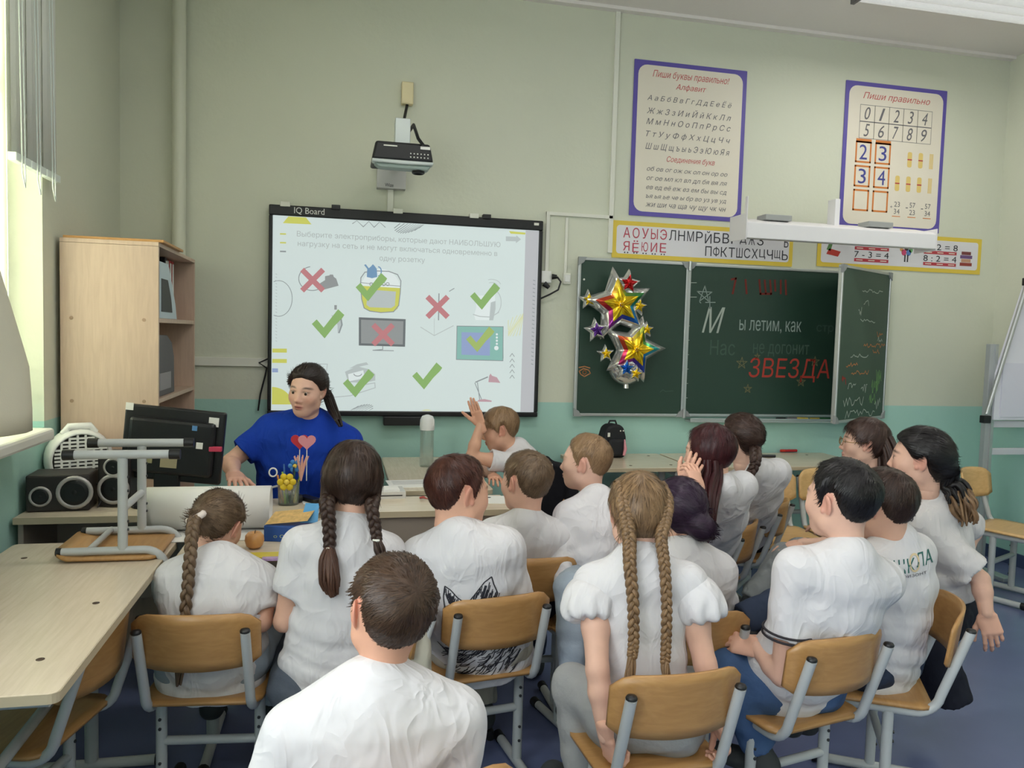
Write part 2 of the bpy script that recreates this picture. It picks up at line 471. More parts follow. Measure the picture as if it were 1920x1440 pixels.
flat('yellow_shape', [(135, 162), (315, 170), (280, 122), (170, 116)], g_yel)
stroke('zigzag', [(572, 165), (600, 140), (640, 185), (675, 143), (708, 188), (742, 145), (778, 188)], 5, g_line)
def hatch(cx, cy, r, n, m, x0, x1, y0, y1, slope=1.3):
    for i in range(n):
        t = (i + .5) / n * 2 - 1
        h = r * math.sqrt(max(0, 1 - t * t))
        ax, ay = cx + t * r - h * .5, cy + h * .65; bx, by = cx + t * r + h * .5, cy - h * .65
        cl = lambda v, a_, b_: max(a_, min(b_, v))
        stroke('hatch_line', [(cl(ax, x0, x1), cl(ay, y0, y1)), (cl(bx, x0, x1), cl(by, y0, y1))], 5, m)
hatch(930, 170, 85, 11, g_line, 830, 1020, 165, 255)
hatch(1625, 800, 110, 12, g_cream, 1550, 1645, 680, 920)
hatch(630, 1345, 70, 9, g_line, 560, 700, 1295, 1340)
flat('yellow_shape', [(1555, 212), (1658, 222), (1656, 234), (1565, 228)], g_yel)
flat('arrow', [(1535, 245), (1600, 248), (1600, 238), (1630, 264), (1598, 288), (1598, 276), (1535, 275)], g_pale)
for (y, m) in ((230, g_yel), (285, g_yel), (340, g_line)): flat('dash', [(117, y - 5), (155, y - 4), (155, y + 5), (117, y + 4)], m)
stroke('ring', circ(108, 635, 86, 112, -110, 110), 4, g_line)
for (y, m, w) in ((962, g_yel, 160), (1027, g_yel, 160), (1086, g_viol, 105)): flat('bar', [(68, y - 13), (w, y - 12), (w, y + 13), (68, y + 12)], m)
flat('green_disc', [(64, 1290), (64, 1190)] + circ(64, 1290, 125, 100, -85, 0, 14) + [(189, 1300), (64, 1300)], g_yel)
for i in range(5): y = 1000 + 34 * i; stroke('chevron', [(1560, y), (1574, y - 20), (1588, y)], 4, g_line)
flat('yellow_shape', [(1005, 1345)] + circ(1038, 1345, 33, 14, 180, 360, 10) + [(1070, 1345)], g_cream)
# the appliances
stroke('plug_cord', circ(320, 510, 85, 75, 60, 260), 5, g_line)
flat('plug', [(360, 545), (372, 585), (485, 555), (470, 510), (455, 500), (450, 485), (430, 485), (428, 490), (400, 495), (400, 520)], g_grey)
flat('stove_body', circ(748, 590, 128, 140, 0, 360), g_wh)
flat('stove_door', [(622, 555), (872, 570), (868, 650), (855, 700), (830, 718), (760, 722), (690, 716), (650, 700), (632, 650)], g_yel)
flat('stove_window', [(690, 580), (845, 592), (838, 680), (815, 695), (680, 690), (660, 675), (665, 620)], g_pale)
stroke('stove_outline', [(622, 555), (625, 505), (650, 470), (720, 462), (800, 465), (855, 485), (876, 525), (872, 600), (862, 680), (830, 718), (750, 724), (680, 714), (645, 695), (630, 640), (622, 555)], 6, g_line)
stroke('stove_top', [(625, 535), (700, 545), (800, 552), (875, 558)], 4, g_line)
for x in (690, 768, 793): stroke('stove_knob', circ(x, 545, 10, 10, 0, 360, 10), 4, g_line)
flat('kettle', [(662, 500), (665, 450), (645, 425), (655, 420), (675, 445), (690, 432), (700, 420), (712, 432), (725, 450), (728, 500), (695, 508)], g_blue)
stroke('kettle_handle', circ(735, 465, 18, 28, -90, 90, 12), 7, g_blue)
flat('television', [(612, 753), (906, 765), (902, 938), (612, 930)], g_dk)
flat('television_screen', [(626, 768), (892, 778), (888, 924), (626, 916)], g_grey)
stroke('television_stand', [(762, 936), (762, 955), (700, 960), (830, 963)], 5, g_line)
stroke('lamp_post', [(1115, 605), (1112, 770)], 7, g_line); stroke('antenna', [(1180, 590), (1210, 572)], 5, g_line); stroke('antenna', [(1000, 815), (1085, 868), (1205, 806)], 5, g_pale); stroke('antenna', [(1085, 868), (1085, 760)], 3, g_pale)
stroke('steam', circ(1445, 560, 60, 45, -110, -20, 10), 4, g_pale); stroke('steam', circ(1445, 575, 45, 40, -110, -20, 10), 4, g_pale)
flat('jug_kettle', [(1340, 620), (1465, 610), (1470, 700), (1455, 772), (1345, 770), (1335, 740), (1350, 690)], g_wh)
flat('jug_kettle_shade', [(1440, 660), (1470, 650), (1470, 700), (1455, 772), (1430, 772)], g_pale)
stroke('jug_kettle_handle', circ(1460, 660, 45, 75, -70, 80, 14), 5, g_pale); stroke('jug_kettle_base', [(1330, 735), (1370, 748), (1440, 752), (1490, 722)], 6, g_pale)
flat('socket_icon', [(458, 677), (474, 677), (474, 705), (458, 705)], g_grey)
flat('hair_dryer', [(440, 740), (490, 745), (510, 790), (500, 830), (480, 856), (478, 800), (455, 770)], g_pale); stroke('hair_dryer_line', [(500, 760), (506, 800), (488, 850)], 9, g_line)
flat('microwave', [(1228, 808), (1518, 812), (1520, 1010), (1512, 1026), (1225, 1016), (1222, 990)], g_teal)
flat('microwave_window', [(1256, 846), (1436, 852), (1434, 994), (1256, 988)], g_viol)
stroke('microwave_outline', [(1228, 808), (1518, 812), (1516, 1026), (1224, 1018), (1228, 808)], 5, g_line)
for y in (860, 880, 900, 920): flat('microwave_button', circ(1478, y, 7, 7, 0, 360, 10), g_wh)
flat('microwave_dial', circ(1475, 946, 14, 14, 0, 360, 14), g_wh)
stroke('iron_outline', [(450, 1255), (560, 1245), (715, 1195), (712, 1165), (650, 1175), (560, 1225)], 6, g_pale)
flat('toaster', [(525, 1095), (600, 1060), (680, 1080), (715, 1110), (715, 1150), (640, 1165), (545, 1160)], g_pale)
flat('toaster_panel', [(545, 1110), (640, 1085), (650, 1135), (550, 1155)], g_wh); stroke('toaster_dial', circ(605, 1108, 24, 14, 0, 180, 10), 5, g_line)
flat('toaster_top', [(550, 1075), (600, 1048), (660, 1035), (672, 1050), (620, 1062)], g_pale)
stroke('tablet', [(330, 1045), (415, 1047), (405, 1120), (400, 1180)], 5, g_pale)
stroke('desk_lamp_arm', [(1340, 1165), (1385, 1275)], 5, g_line); stroke('desk_lamp_arm', [(1356, 1162), (1370, 1268)], 5, g_line); stroke('desk_lamp_arm', [(1345, 1160), (1420, 1128)], 8, g_line)
flat('desk_lamp_shade', [(1425, 1160), (1430, 1120), (1438, 1106), (1448, 1120), (1478, 1130), (1500, 1165), (1470, 1162)], g_pink); flat('desk_lamp_base', [(1355, 1282), (1365, 1270), (1400, 1266), (1445, 1276), (1445, 1284)], g_pink)
def cross(cx, cy, r, m=g_red, w=34):
    k = w / 2 * .707
    a_ = [(cx - r - k, cy - r + k), (cx - r + k, cy - r - k), (cx + r + k, cy + r - k), (cx + r - k, cy + r + k)]
    b_ = [(cx + r - k, cy - r - k), (cx + r + k, cy - r + k), (cx - r + k, cy + r + k), (cx - r - k, cy + r - k)]
    flat('cross', a_, m); flat('cross', b_, m)
def tick(cx, cy, m=g_green, s=1.0):
    q = [(-100, 0), (-70, -28), (-28, 22), (60, -90), (98, -55), (85, -35), (40, 10), (-22, 88)]
    flat('tick', [(cx + x * s, cy + y * s) for x, y in q], m)
cross(322, 520, 66); cross(1106, 688, 64); cross(764, 862, 62)
tick(692, 565); tick(1405, 622, s=.95); tick(420, 795, s=1.03); tick(1375, 892, g_olive, .9); tick(612, 1168); tick(1042, 1122, s=.95)
for (t, x, y, w) in (('Выберите электроприборы, которые дают НАИБОЛЬШУЮ', 880, 268, 1275), ('нагрузку на сеть и не могут включаться одновременно в', 872, 330, 1250), ('одну розетку', 885, 396, 285)):
    x0 = cs(x - w / 2, y - (w / 2) * .055); x1 = cs(x + w / 2, y + (w / 2) * .055)
    q = cs(x, y); ang = math.atan2(x1[1] - x0[1], x1[0] - x0[0])
    text_fit(t, x1[0] - x0[0], None, g_txt, wallM(q[0], q[1], WBY - .0025), slide)
# side tools printed along the toolbar
for i in range(22):
    q = cs(1712 - i * .6, 520 + i * 25); stroke('tool_icon', [(1712 - i * .6 - 6, 520 + i * 25), (1712 - i * .6 + 6, 520 + i * 25 + 4)], 5, g_line)
    stroke('tool_icon', [(90, 480 + i * 20), (98, 484 + i * 20)], 4, g_pale)
# cable loop left of the whiteboard
p = [pY(x, y, D - .02) for x, y in ((504, 672), (486, 680), (500, 690), (497, 705), (488, 740), (484, 770))]
tag(MB().tube([tuple(q) for q in p], .005, 6).build('loose_cable', M_BLACK), 'loose black cable hanging at the left whiteboard edge', 'cable')
# ------------------------------------------------------------------ projector on its wall arm
pj = empty('projector', (0, 0, 0), label='black and silver projector hung upside down on a wall arm', cat='projector')
PY = 4.15
q0 = pY(697, 262, PY); q1 = pY(813, 268, PY); q2 = pY(700, 300, PY)
px0, px1 = q0.x, q1.x
zt, zb = q0.z, pY(755, 318, PY).z
MP_S = mat('projector_silver', (196, 204, 202), 0.35, 0.2)
Mx = Matrix.Translation(((px0 + px1) / 2, PY, (zt + zb) / 2))
hw = (px1 - px0) / 2; hh = (zt - zb) / 2
prof = [(-hw, -hh * .2), (-hw + .02, hh), (hw - .02, hh), (hw, -hh * .2)]
def slab(name, poly, y0, y1, m, bev):
    mb_ = MB(); mb_.prism(poly, 0, y1 - y0, Matrix(((1, 0, 0, Mx[0][3]), (0, 0, 1, y0), (0, 1, 0, Mx[2][3]), (0, 0, 0, 1))))
    return mb_.build(name, m, pj, bev)
body = slab('body', [(-hw, -hh * .42), (-hw + .02, hh * .95), (hw - .02, hh * .95), (hw, -hh * .42)], PY - .02, PY + .24, M_BLACK, .012)
slab('front_trim', [(-hw, -hh * .40), (hw, -hh * .40), (hw - .004, -hh * .64), (0, -hh * .70), (-hw + .004, -hh * .64)], PY - .035, PY + .03, MP_S, .006)
slab('lower_shell', [(-hw + .01, -hh * .62), (hw - .01, -hh * .62), (hw - .03, -hh * 1.0), (-hw + .04, -hh * .96)], PY - .02, PY + .06, mat('projector_grey', (150, 165, 160), 0.45), .01)
ln = MB(); ln.lathe([(.034, -.01), (.034, .03), (.028, .034), (.026, .02)], 20, Matrix.Translation(((px0 + px1) / 2 + .085, PY + .02, zb + .02)) @ Matrix.Rotation(math.radians(180), 4, 'X'))
ln.build('lens', M_BLACK, pj)
kp = MB()
for i in range(6):
    for j in range(2):
        kp.ball(((px0 + px1) / 2 + .04 + i * .018, PY - .024, zt - .06 - j * .018), .004, 6)
kp.build('control_keys', M_WHITE, pj)
MB().box((px0 + px1) / 2 + .09, (px0 + px1) / 2 + .14, PY - .026, PY - .02, zt - .035, zt - .02).build('badge', M_WHITE, pj)
MB().box((px0 + px1) / 2 - .10, (px0 + px1) / 2 - .03, PY - .024, PY - .02, zt - .03, zt - .024).build('marking', M_TRUNK, pj)
zw = pY(762, 175, D).z
ar = MB(); ar.box((px0 + px1) / 2 - .03, (px0 + px1) / 2 + .03, PY + .03, D, zt - .02, zt + .04).box((px0 + px1) / 2 - .04, (px0 + px1) / 2 + .04, PY + .02, PY + .10, zt - .01, zt + .13)
ar.build('wall_arm', MP_S, pj, .004)
pa = pY(733, 338, D)
MB().box(pa.x - .085, pa.x + .085, D - .06, D - .001, pa.z - .06, pa.z + .12).build('arm_base_plate', mat('mount_grey', (190, 190, 188), .4), pj, .004)
pb = pY(733, 350, D - .06)
text_fit('Wize', .05, .02, M_BLACK, wallM(pb.x - .01, pa.z - .04, D - .0615), pj)
pc = pY(763, 180, D)
jb = tag(MB().box(pc.x - .035, pc.x + .035, D - .05, D, pc.z - .06, pc.z + .07).build('junction_box', mat('cream_plastic', (232, 218, 176), .45), bevel=.006), 'small cream junction box above the projector', 'socket box')
tag(MB().tube([(pc.x, D - .03, pc.z - .06), (pc.x - .02, D - .1, pc.z - .16), (pc.x - .03, PY + .3, zt + .1), (pc.x + .0, PY + .1, zt + .12), (pc.x + .015, PY - .02, zt + .02), (pc.x + .04, PY - .035, zt - .015)], .009, 8).build('projector_cable', M_BLACK), 'black cable from junction box down to projector', 'cable')
# ------------------------------------------------------------------ chalkboard
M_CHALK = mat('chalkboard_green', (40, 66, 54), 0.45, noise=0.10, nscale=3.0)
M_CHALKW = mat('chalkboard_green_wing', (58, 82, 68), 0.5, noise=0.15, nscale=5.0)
chb = empty('chalkboard', (0, 0, 0), label='three-part green chalkboard with its right wing swung open', cat='chalkboard')
BX0, BZ0, BZ1 = 1.452, 1.006, 2.006
def panel(parent, w, h, M, m, nm='panel'):
    b_ = MB().box(0, w, 0, h, -.012, .008).build(nm, m, parent); b_.matrix_local = M
    fr_ = MB(); t = .016
    fr_.box(-.002, w + .002, -.002, t, -.016, .014).box(-.002, w + .002, h - t, h + .002, -.016, .014).box(-.002, t, t, h - t, -.016, .014).box(w - t, w + .002, t, h - t, -.016, .014)
    f_ = fr_.build('frame', M_ALU, b_, .003)
    for (x, y) in ((0, 0), (w, 0), (0, h), (w, h)):
        sx, sy = (1 if x == 0 else -1), (1 if y == 0 else -1)
        mc = MB().prism([(x - sx * .004, y - sy * .004), (x + sx * .05, y - sy * .004), (x + sx * .03, y + sy * .03), (x - sx * .004, y + sy * .05)][::(1 if sx * sy > 0 else -1)], .0, .019)
        mc.build('corner_cap', mat('corner_grey', (150, 154, 154), .5), b_)
    return b_
pl = panel(chb, .745, 1.0, wallM(BX0, BZ0, D - .045), M_CHALK)
pc_ = panel(chb, 1.495, 1.0, wallM(BX0 + .755, BZ0, D - .03), M_CHALK)
th = math.radians(30)
hx, hy = BX0 + 2.25, D - .05
wd_ = Vector((-math.cos(th), -math.sin(th), 0))     # from hinge towards the free edge
nrm = Vector((math.sin(th), -math.cos(th), 0)) * -1
# the wing shows its outer face: local x runs from free edge to hinge
xax = -wd_; zax = xax.cross(Vector((0, 0, 1)))
fe = Vector((hx, hy, BZ0)) + wd_ * .75
Mw = Matrix(((xax.x, 0, zax.x, fe.x), (xax.y, 0, zax.y, fe.y), (xax.z, 1, zax.z, fe.z), (0, 0, 0, 1)))
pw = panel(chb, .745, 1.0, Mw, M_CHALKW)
tag(pw, 'open right wing covered with chalk scribbles')
hg = MB()
for z in (BZ0 + .02, BZ1 - .02): hg.tube([(BX0 + .75, D - .065, z - .03), (BX0 + .75, D - .065, z + .03)], .012, 8); hg.tube([(hx, hy, z - .03), (hx, hy, z + .03)], .01, 8)
hg.build('hinge', M_ALU, chb)
tr = MB().box(BX0 + .78, BX0 + 2.2, D - .10, D - .01, BZ0 - .035, BZ0 - .022).box(BX0 + .78, BX0 + 2.2, D - .10, D - .094, BZ0 - .022, BZ0 - .008)
tr.build('chalk_tray', M_ALU, chb, .002)
pens = [('black', (25, 25, 28)), ('white', (235, 235, 235)), ('blue', (30, 60, 130)), ('green', (40, 110, 60)), ('yellow', (210, 190, 80)), ('grey', (120, 120, 122))]
for i in range(9):
    nm, c_ = pens[(i * 5 + i // 3) % 6]; x = BX0 + 1.42 + i * .085
    tag(MB().tube([(x, D - .07 + (i % 3) * .012, BZ0 - .012), (x + .07, D - .065, BZ0 - .012)], .009, 8).build('board_marker', mat('marker_' + nm, c_, .4)), ('%s board marker lying in the chalk tray, number %s from the left' % (nm, ('one', 'two', 'three', 'four', 'five', 'six', 'seven', 'eight', 'nine')[i])), 'marker', 'markers in the chalk tray')
# chalk drawings: strokes on a board, given by pixel polylines of the photograph turned into board positions
M_CW = mat('chalk_white', (150, 165, 158), .9); M_CR = mat('chalk_red', (176, 62, 50), .9); M_CP = mat('chalk_faint', (74, 96, 84), .9); M_CO = mat('chalk_orange', (196, 132, 84), .9); M_CG = mat('chalk_green', (122, 166, 106), .9); M_CB = mat('chalk_pale', (172, 182, 172), .9)
def draw2d(parent, name, lines, w, m, z=.0095):
    mb_ = MB()
    for ln_ in lines:
        for (a_, b_) in zip(ln_, ln_[1:]):
            dx, dy = b_[0] - a_[0], b_[1] - a_[1]; L_ = math.hypot(dx, dy) or 1e-6
            nx, ny = -dy / L_ * w / 2, dx / L_ * w / 2; ex, ey = dx / L_ * w * .4, dy / L_ * w * .4
            mb_.add([(a_[0] + nx - ex, a_[1] + ny - ey, z), (a_[0] - nx - ex, a_[1] - ny - ey, z), (b_[0] - nx + ex, b_[1] - ny + ey, z), (b_[0] + nx + ex, b_[1] + ny + ey, z)], [(0, 1, 2, 3)])
    return mb_.build(name, m, parent)
def star2d(cx, cy, r, k=.42, rot=90, n=5):
    return [(cx + (r if i % 2 == 0 else r * k) * math.cos(math.radians(rot + i * 180 / n)), cy + (r if i % 2 == 0 else r * k) * math.sin(math.radians(rot + i * 180 / n))) for i in range(2 * n + 1)]
def penta(cx, cy, r, rot=90): return [(cx + r * math.cos(math.radians(rot + i * 144)), cy + r * math.sin(math.radians(rot + i * 144))) for i in range(6)]
def bl(x, y):   # photo pixel -> centre board local coordinates
    p = pY(x, y, D - .04); return (p.x - (BX0 + .755), p.z - BZ0)
LT = lambda t, x, y, w, h, m, par=pc_, **k: text_fit(t, w, h, m, Matrix.Translation((*bl(x, y), .0095)), par, 'chalk_writing', **k)
draw2d(pc_, 'chalk_drawing', [penta(*bl(1321, 552), .055)], .006, M_CW)
draw2d(pc_, 'chalk_drawing', [[bl(1331, 556), bl(1331, 578)]], .006, M_CW); draw2d(pc_, 'chalk_drawing', [[bl(1323, 567), bl(1341, 567)]], .006, M_CW); draw2d(pc_, 'chalk_drawing', [[bl(1312, 566), bl(1314, 568)]], .006, M_CW)
for (x, y, r) in ((1391, 681, .04), (1402, 729, .03), (1502, 716, .035), (1528, 678, .035), (1420, 668, .02)): draw2d(pc_, 'chalk_drawing', [penta(*bl(x, y), r)], .005, mat('chalk_brown', (120, 116, 84), .9))
LT('М', 1338, 600, .16, .17, M_CB, shear=.35)
LT('ы летим, как', 1445, 613, .46, .085, M_CW)
LT('стр', 1547, 618, .13, .06, M_CP)
LT('Нас', 1355, 652, .18, .1, M_CP)
LT('не догонит', 1465, 657, .42, .085, M_CP)
LT('ЗВЕЗДА', 1481, 694, .61, .16, M_CR, bold=-.006, shear=.1)
for ln0 in ([[bl(1372, 524), bl(1380, 522), bl(1374, 550)], [bl(1398, 525), bl(1400, 550)], [bl(1424, 525), bl(1426, 551), bl(1446, 551), bl(1444, 526)], [bl(1434, 526), bl(1436, 550)], [bl(1453, 526), bl(1454, 545)], [bl(1464, 526), bl(1464, 550)], [bl(1473, 526), bl(1474, 552)]]): draw2d(pc_, 'chalk_drawing', [ln0], .014, mat('chalk_red_faint', (118, 48, 40), .9))
for i in range(9):
    y = 530 + i * 27; draw2d(pc_, 'edge_tick', [[bl(1287 - i * .9, y), bl(1296 - i * .9 if i > 1 else 1306, y)]], .004, M_CB)
def bll(x, y):
    p = pY(x, y, D - .055); return (p.x - BX0, p.z - BZ0)
e_ = [bll(x, y) for x, y in ((1086, 689), (1096, 687), (1106, 690))]; e2 = [bll(x, y) for x, y in ((1086, 696), (1094, 691), (1104, 694), (1107, 700), (1096, 706), (1089, 702), (1086, 696))]
cc = bll(1096, 698)
draw2d(pl, 'chalk_eye_drawing', [e_, e2, [(cc[0] + .012 * math.cos(t * .7), cc[1] + .012 * math.sin(t * .7)) for t in range(10)]], .006, M_CO)
MB().ball((*bll(1095, 524), .012), .007, 8).build('magnet', M_WHITE, pl)
draw2d(pl, 'chalk_drawing', [[bll(1238, 735), bll(1243, 731), bll(1248, 734), bll(1262, 733)]], .005, M_CP)
rnd = random.Random(4)
def scrib(cx, cy, w, n, h):
    return [(cx + w * (i / n - .5), cy + rnd.uniform(-h, h)) for i in range(n + 1)]
WL = lambda x, y: (x * .745, 1 - y)
for (x, y, w, h, m, n) in ((.62, .14, .42, .012, M_CB, 18), (.5, .22, .10, .02, M_CB, 6), (.38, .28, .06, .03, M_CB, 6), (.55, .34, .30, .012, M_CB, 12), (.82, .42, .12, .02, M_CO, 6), (.83, .46, .10, .02, M_CB, 6), (.72, .50, .45, .014, M_CO, 26), (.76, .54, .14, .014, M_CO, 8), (.42, .57, .35, .012, M_CB, 12), (.28, .63, .22, .014, M_CO, 10), (.45, .68, .35, .014, M_CO, 16), (.14, .73, .08, .03, M_CR, 8), (.3, .77, .15, .025, M_CB, 8), (.55, .79, .12, .03, M_CB, 8), (.35, .87, .4, .03, M_CB, 14), (.5, .95, .6, .028, M_CB, 18), (.85, .71, .12, .06, M_CG, 14), (.78, .78, .14, .05, M_CG, 14), (.74, .86, .14, .04, M_CG, 12), (.85, .9, .12, .04, M_CB, 10)):
    q = WL(x, y); draw2d(pw, 'chalk_scribble', [scrib(q[0], q[1], w * .745, n, h)], .006, m)
# ------------------------------------------------------------------ balloons
def foil(name, c):
    return mat('foil_' + name, c, .16, .75)
M_FS = foil('silver', (215, 215, 212)); M_FY = foil('gold', (236, 200, 40)); M_FR = foil('red', (196, 36, 40)); M_FP = foil('purple', (104, 60, 150)); M_FB = foil('blue', (30, 100, 190)); M_FG = foil('green', (40, 120, 70))
def puffy_star(r, t, rot, k=.5, n=5, sub=6, ofs=0.0, host=None):
    """an inflated star outline: radial grid"""
    N_ = n * 2 * sub; vs = []; fs = []
    rings = 6
    def rad(a):
        s = (a - rot) % (2 * math.pi / n); s = s / (2 * math.pi / n); s = abs(s * 2 - 1)   # 1 tip, 0 inner
        s1 = 1 - s
        ti = math.pi / n
        # straight edge between tip (r) and inner (r*k)
        ang = s1 * ti
        return r * k * math.sin(ti) / (k * math.sin(ti - ang) + math.sin(ang)) if True else r
    for side in (1, -1):
        for i in range(rings + 1):
            f_ = i / rings
            for j in range(N_):
                a = 2 * math.pi * j / N_ + rot
                R = rad(a) * f_
                fh = f_ if host is None else f_ * r / host
                h = t * math.sqrt(max(0, 1 - fh ** 2.2)) * side * (0.55 + .45 * rad(a) / r if i else 1)
                vs.append((R * math.cos(a), R * math.sin(a), h + ofs))
        b0 = (0 if side == 1 else (rings + 1) * N_)
        for i in range(rings):
            for j in range(N_):
                q = (b0 + i * N_ + j, b0 + (i + 1) * N_ + j, b0 + (i + 1) * N_ + (j + 1) % N_, b0 + i * N_ + (j + 1) % N_)
                fs.append(q if side == 1 else q[::-1])
    return vs, fs
def bp_(x, y, Y=4.6): return pY(x, y, Y)
bal = empty('balloon_cluster', (0, 0, 0), label='cluster of silver foil star balloons with rainbow centres on the chalkboard', cat='balloon')
def star(px, py, rpx, rot, cols, t=.4, Y=4.62, k=.5, name='star_balloon'):
    p = bp_(px, py, Y); r = rpx / 1452 * (Y * 1.06); mb_ = MB()
    vs, fs = puffy_star(r, r * t, math.radians(rot), k); mb_.add(vs, fs, True)
    o = mb_.build(name, M_FS, bal); o.matrix_local = wallM(p.x, p.z, p.y)
    sc_ = .70 if len(cols) > 1 else .6
    for i, c_ in enumerate(cols):
        vs, fs = puffy_star(r * sc_, r * t, math.radians(rot), k, ofs=.003 + i * .003, host=r); nh = len(vs) // 2; m2 = MB(); m2.add(vs[:nh], [f for f in fs if max(f) < nh], True)
        m2.build('printed_star', c_, o); sc_ *= .70
    return o
def rainbow():
    m = bpy.data.materials.new('foil_rainbow'); m.use_nodes = True
    N = m.node_tree.nodes; L = m.node_tree.links; b = N['Principled BSDF']; b.inputs['Metallic'].default_value = .6; b.inputs['Roughness'].default_value = .2
    tc = N.new('ShaderNodeTexCoord'); sp = N.new('ShaderNodeSeparateXYZ'); L.new(tc.outputs['Object'], sp.inputs[0])
    at = N.new('ShaderNodeMath'); at.operation = 'ARCTAN2'; L.new(sp.outputs['Y'], at.inputs[0]); L.new(sp.outputs['X'], at.inputs[1])
    mr = N.new('ShaderNodeMapRange'); mr.inputs[1].default_value = -math.pi; mr.inputs[2].default_value = math.pi; L.new(at.outputs[0], mr.inputs[0])
    cr = N.new('ShaderNodeValToRGB'); e = cr.color_ramp.elements
    e[0].position = 0; e[0].color = srgb(200, 50, 50); e[1].position = 1; e[1].color = srgb(205, 70, 50)
    for (p_, c_) in ((.14, (150, 40, 110)), (.22, (90, 50, 150)), (.34, (40, 90, 190)), (.46, (40, 140, 180)), (.55, (40, 130, 80)), (.68, (120, 160, 60)), (.80, (225, 190, 60)), (.9, (215, 90, 50))):
        x = e.new(p_); x.color = srgb(*c_)
    L.new(mr.outputs[0], cr.inputs[0]); L.new(cr.outputs[0], b.inputs['Base Color'])
    return m
M_RB = rainbow()
star(1158, 572, 72, 100, (M_RB, M_FY), .34)
star(1187, 655, 66, 75, (M_RB, M_FY), .36)
star(1176, 532, 28, 85, (M_FR,), .5, 4.6); star(1103, 562, 20, 95, (M_FY,), .5, 4.62); star(1117, 619, 24, 100, (M_FP,), .5, 4.6); star(1196, 574, 20, 80, (M_FY,), .5, 4.6); star(1211, 618, 17, 90, (M_FY,), .5, 4.6); star(1135, 663, 18, 95, (M_FY,), .5, 4.6)
star(1172, 690, 24, 90, (M_FB,), .5, 4.58); star(1190, 700, 18, 80, (M_FY,), .5, 4.57)
p = bp_(1174, 690, 4.64); MB().ball((0, 0, 0), .115, 18, sc=(1, .95, .6)).build('round_balloon', M_FS, bal).matrix_local = wallM(p.x, p.z, 4.64)
p = bp_(1174, 722, 4.64); MB().tube([(p.x, 4.64, p.z + .05), (p.x, 4.64, p.z - .02)], [.014, .02], 8).build('balloon_neck', M_FS, bal)
# ------------------------------------------------------------------ posters and strips
M_PURPLE = mat('poster_violet', (96, 84, 168), .45); M_CREAM = mat('poster_cream', (232, 224, 208), .5, noise=.03, nscale=4); M_INK = mat('ink_grey', (110, 108, 112), .6); M_INKR = mat('ink_red', (200, 90, 90), .6); M_INKB = mat('ink_blue', (70, 74, 150), .6); M_ORG = mat('print_orange', (214, 128, 60), .5); M_YELP = mat('strip_yellow', (226, 198, 74), .5); M_STICK = mat('print_stick', (228, 200, 120), .5); M_REDP = mat('print_red', (186, 60, 72), .5); M_BLK = mat('print_black', (44, 44, 52), .6)
def quad_rect(a_, b_, c_, d_, y):
    A, B, C_, E_ = (pY(*q, y) for q in (a_, b_, c_, d_))   # TL TR BL BR
    return (A.x + C_.x) / 2, (B.x + E_.x) / 2, (C_.z + E_.z) / 2, (A.z + B.z) / 2
def sheet(name, rect, m, inner_m, inset, label, cat, rr):
    x0, x1, z0, z1 = rect
    root = MB().prism(rrect(x1 - x0, z1 - z0, .004, 2), 0, .004).build(name, m); root.matrix_local = wallM((x0 + x1) / 2, (z0 + z1) / 2, D - .002)
    tag(root, label, cat)
    MB().prism(rrect(x1 - x0 - 2 * inset, z1 - z0 - 2 * inset, rr), .004, .0048).build('print_field', inner_m, root)
    return root, (x1 - x0), (z1 - z0)
def TL(root, t, x, y, w, h, m, **k):
    return text_fit(t, w, h, m, Matrix.Translation((x, y, .0056)), root, **k)
r1, w1, h1 = sheet('alphabet_poster', quad_rect((1191, 113), (1402, 132), (1177, 403), (1386, 417), D), M_PURPLE, M_CREAM, .028, 'violet bordered poster of handwritten letters, left of the two posters', 'poster', .06)
def grid2(root, lines, x0, x1, y0, y1, m, hh, **k):
    for i, l in enumerate(lines):
        y = y0 + (y1 - y0) * i / max(1, len(lines) - 1)
        TL(root, l, (x0 + x1) / 2, y, x1 - x0, hh, m, **k)
TL(r1, 'Пиши буквы правильно!', .0, h1 * .415, w1 * .68, .055, M_INKR, shear=.3); TL(r1, 'Алфавит', -.0, h1 * .345, w1 * .27, .045, M_INKR, shear=.3)
grid2(r1, ['А а Б б В в Г г Д д Е е Ё ё', 'Ж ж З з И и Й й К к Л л', 'М м Н н О о П п Р р С с', 'Т т У у Ф ф Х х Ц ц Ч ч', 'Ш ш Щ щ ъ ы ь Э э Ю ю Я я'], -w1 * .38, w1 * .37, h1 * .265, -h1 * .05, M_INK, .048, shear=.3)
TL(r1, 'Соединения букв', .02, -h1 * .125, w1 * .43, .045, M_INKR, shear=.3)
grid2(r1, ['об ов ог ож ок ол он ор оо', 'ог ое мл кл вл дл бя вя ля', 'ев ед её еж ез ем бы вы сд', 'ъя ья ье че ы бр во уз ув уд', 'жи ши ча ща чу щу чк чн'], -w1 * .36, w1 * .36, -h1 * .195, -h1 * .43, M_INK, .036, shear=.3)
r2_, w2, h2 = sheet('number_poster', quad_rect((1587, 152), (1777, 170), (1570, 424), (1757, 440), D), M_PURPLE, M_CREAM, .028, 'violet bordered poster of handwritten digits and counting sticks, right of the two', 'poster', .06)
TL(r2_, 'Пиши правильно', .0, h2 * .405, w2 * .66, .055, M_INKR, shear=.3)
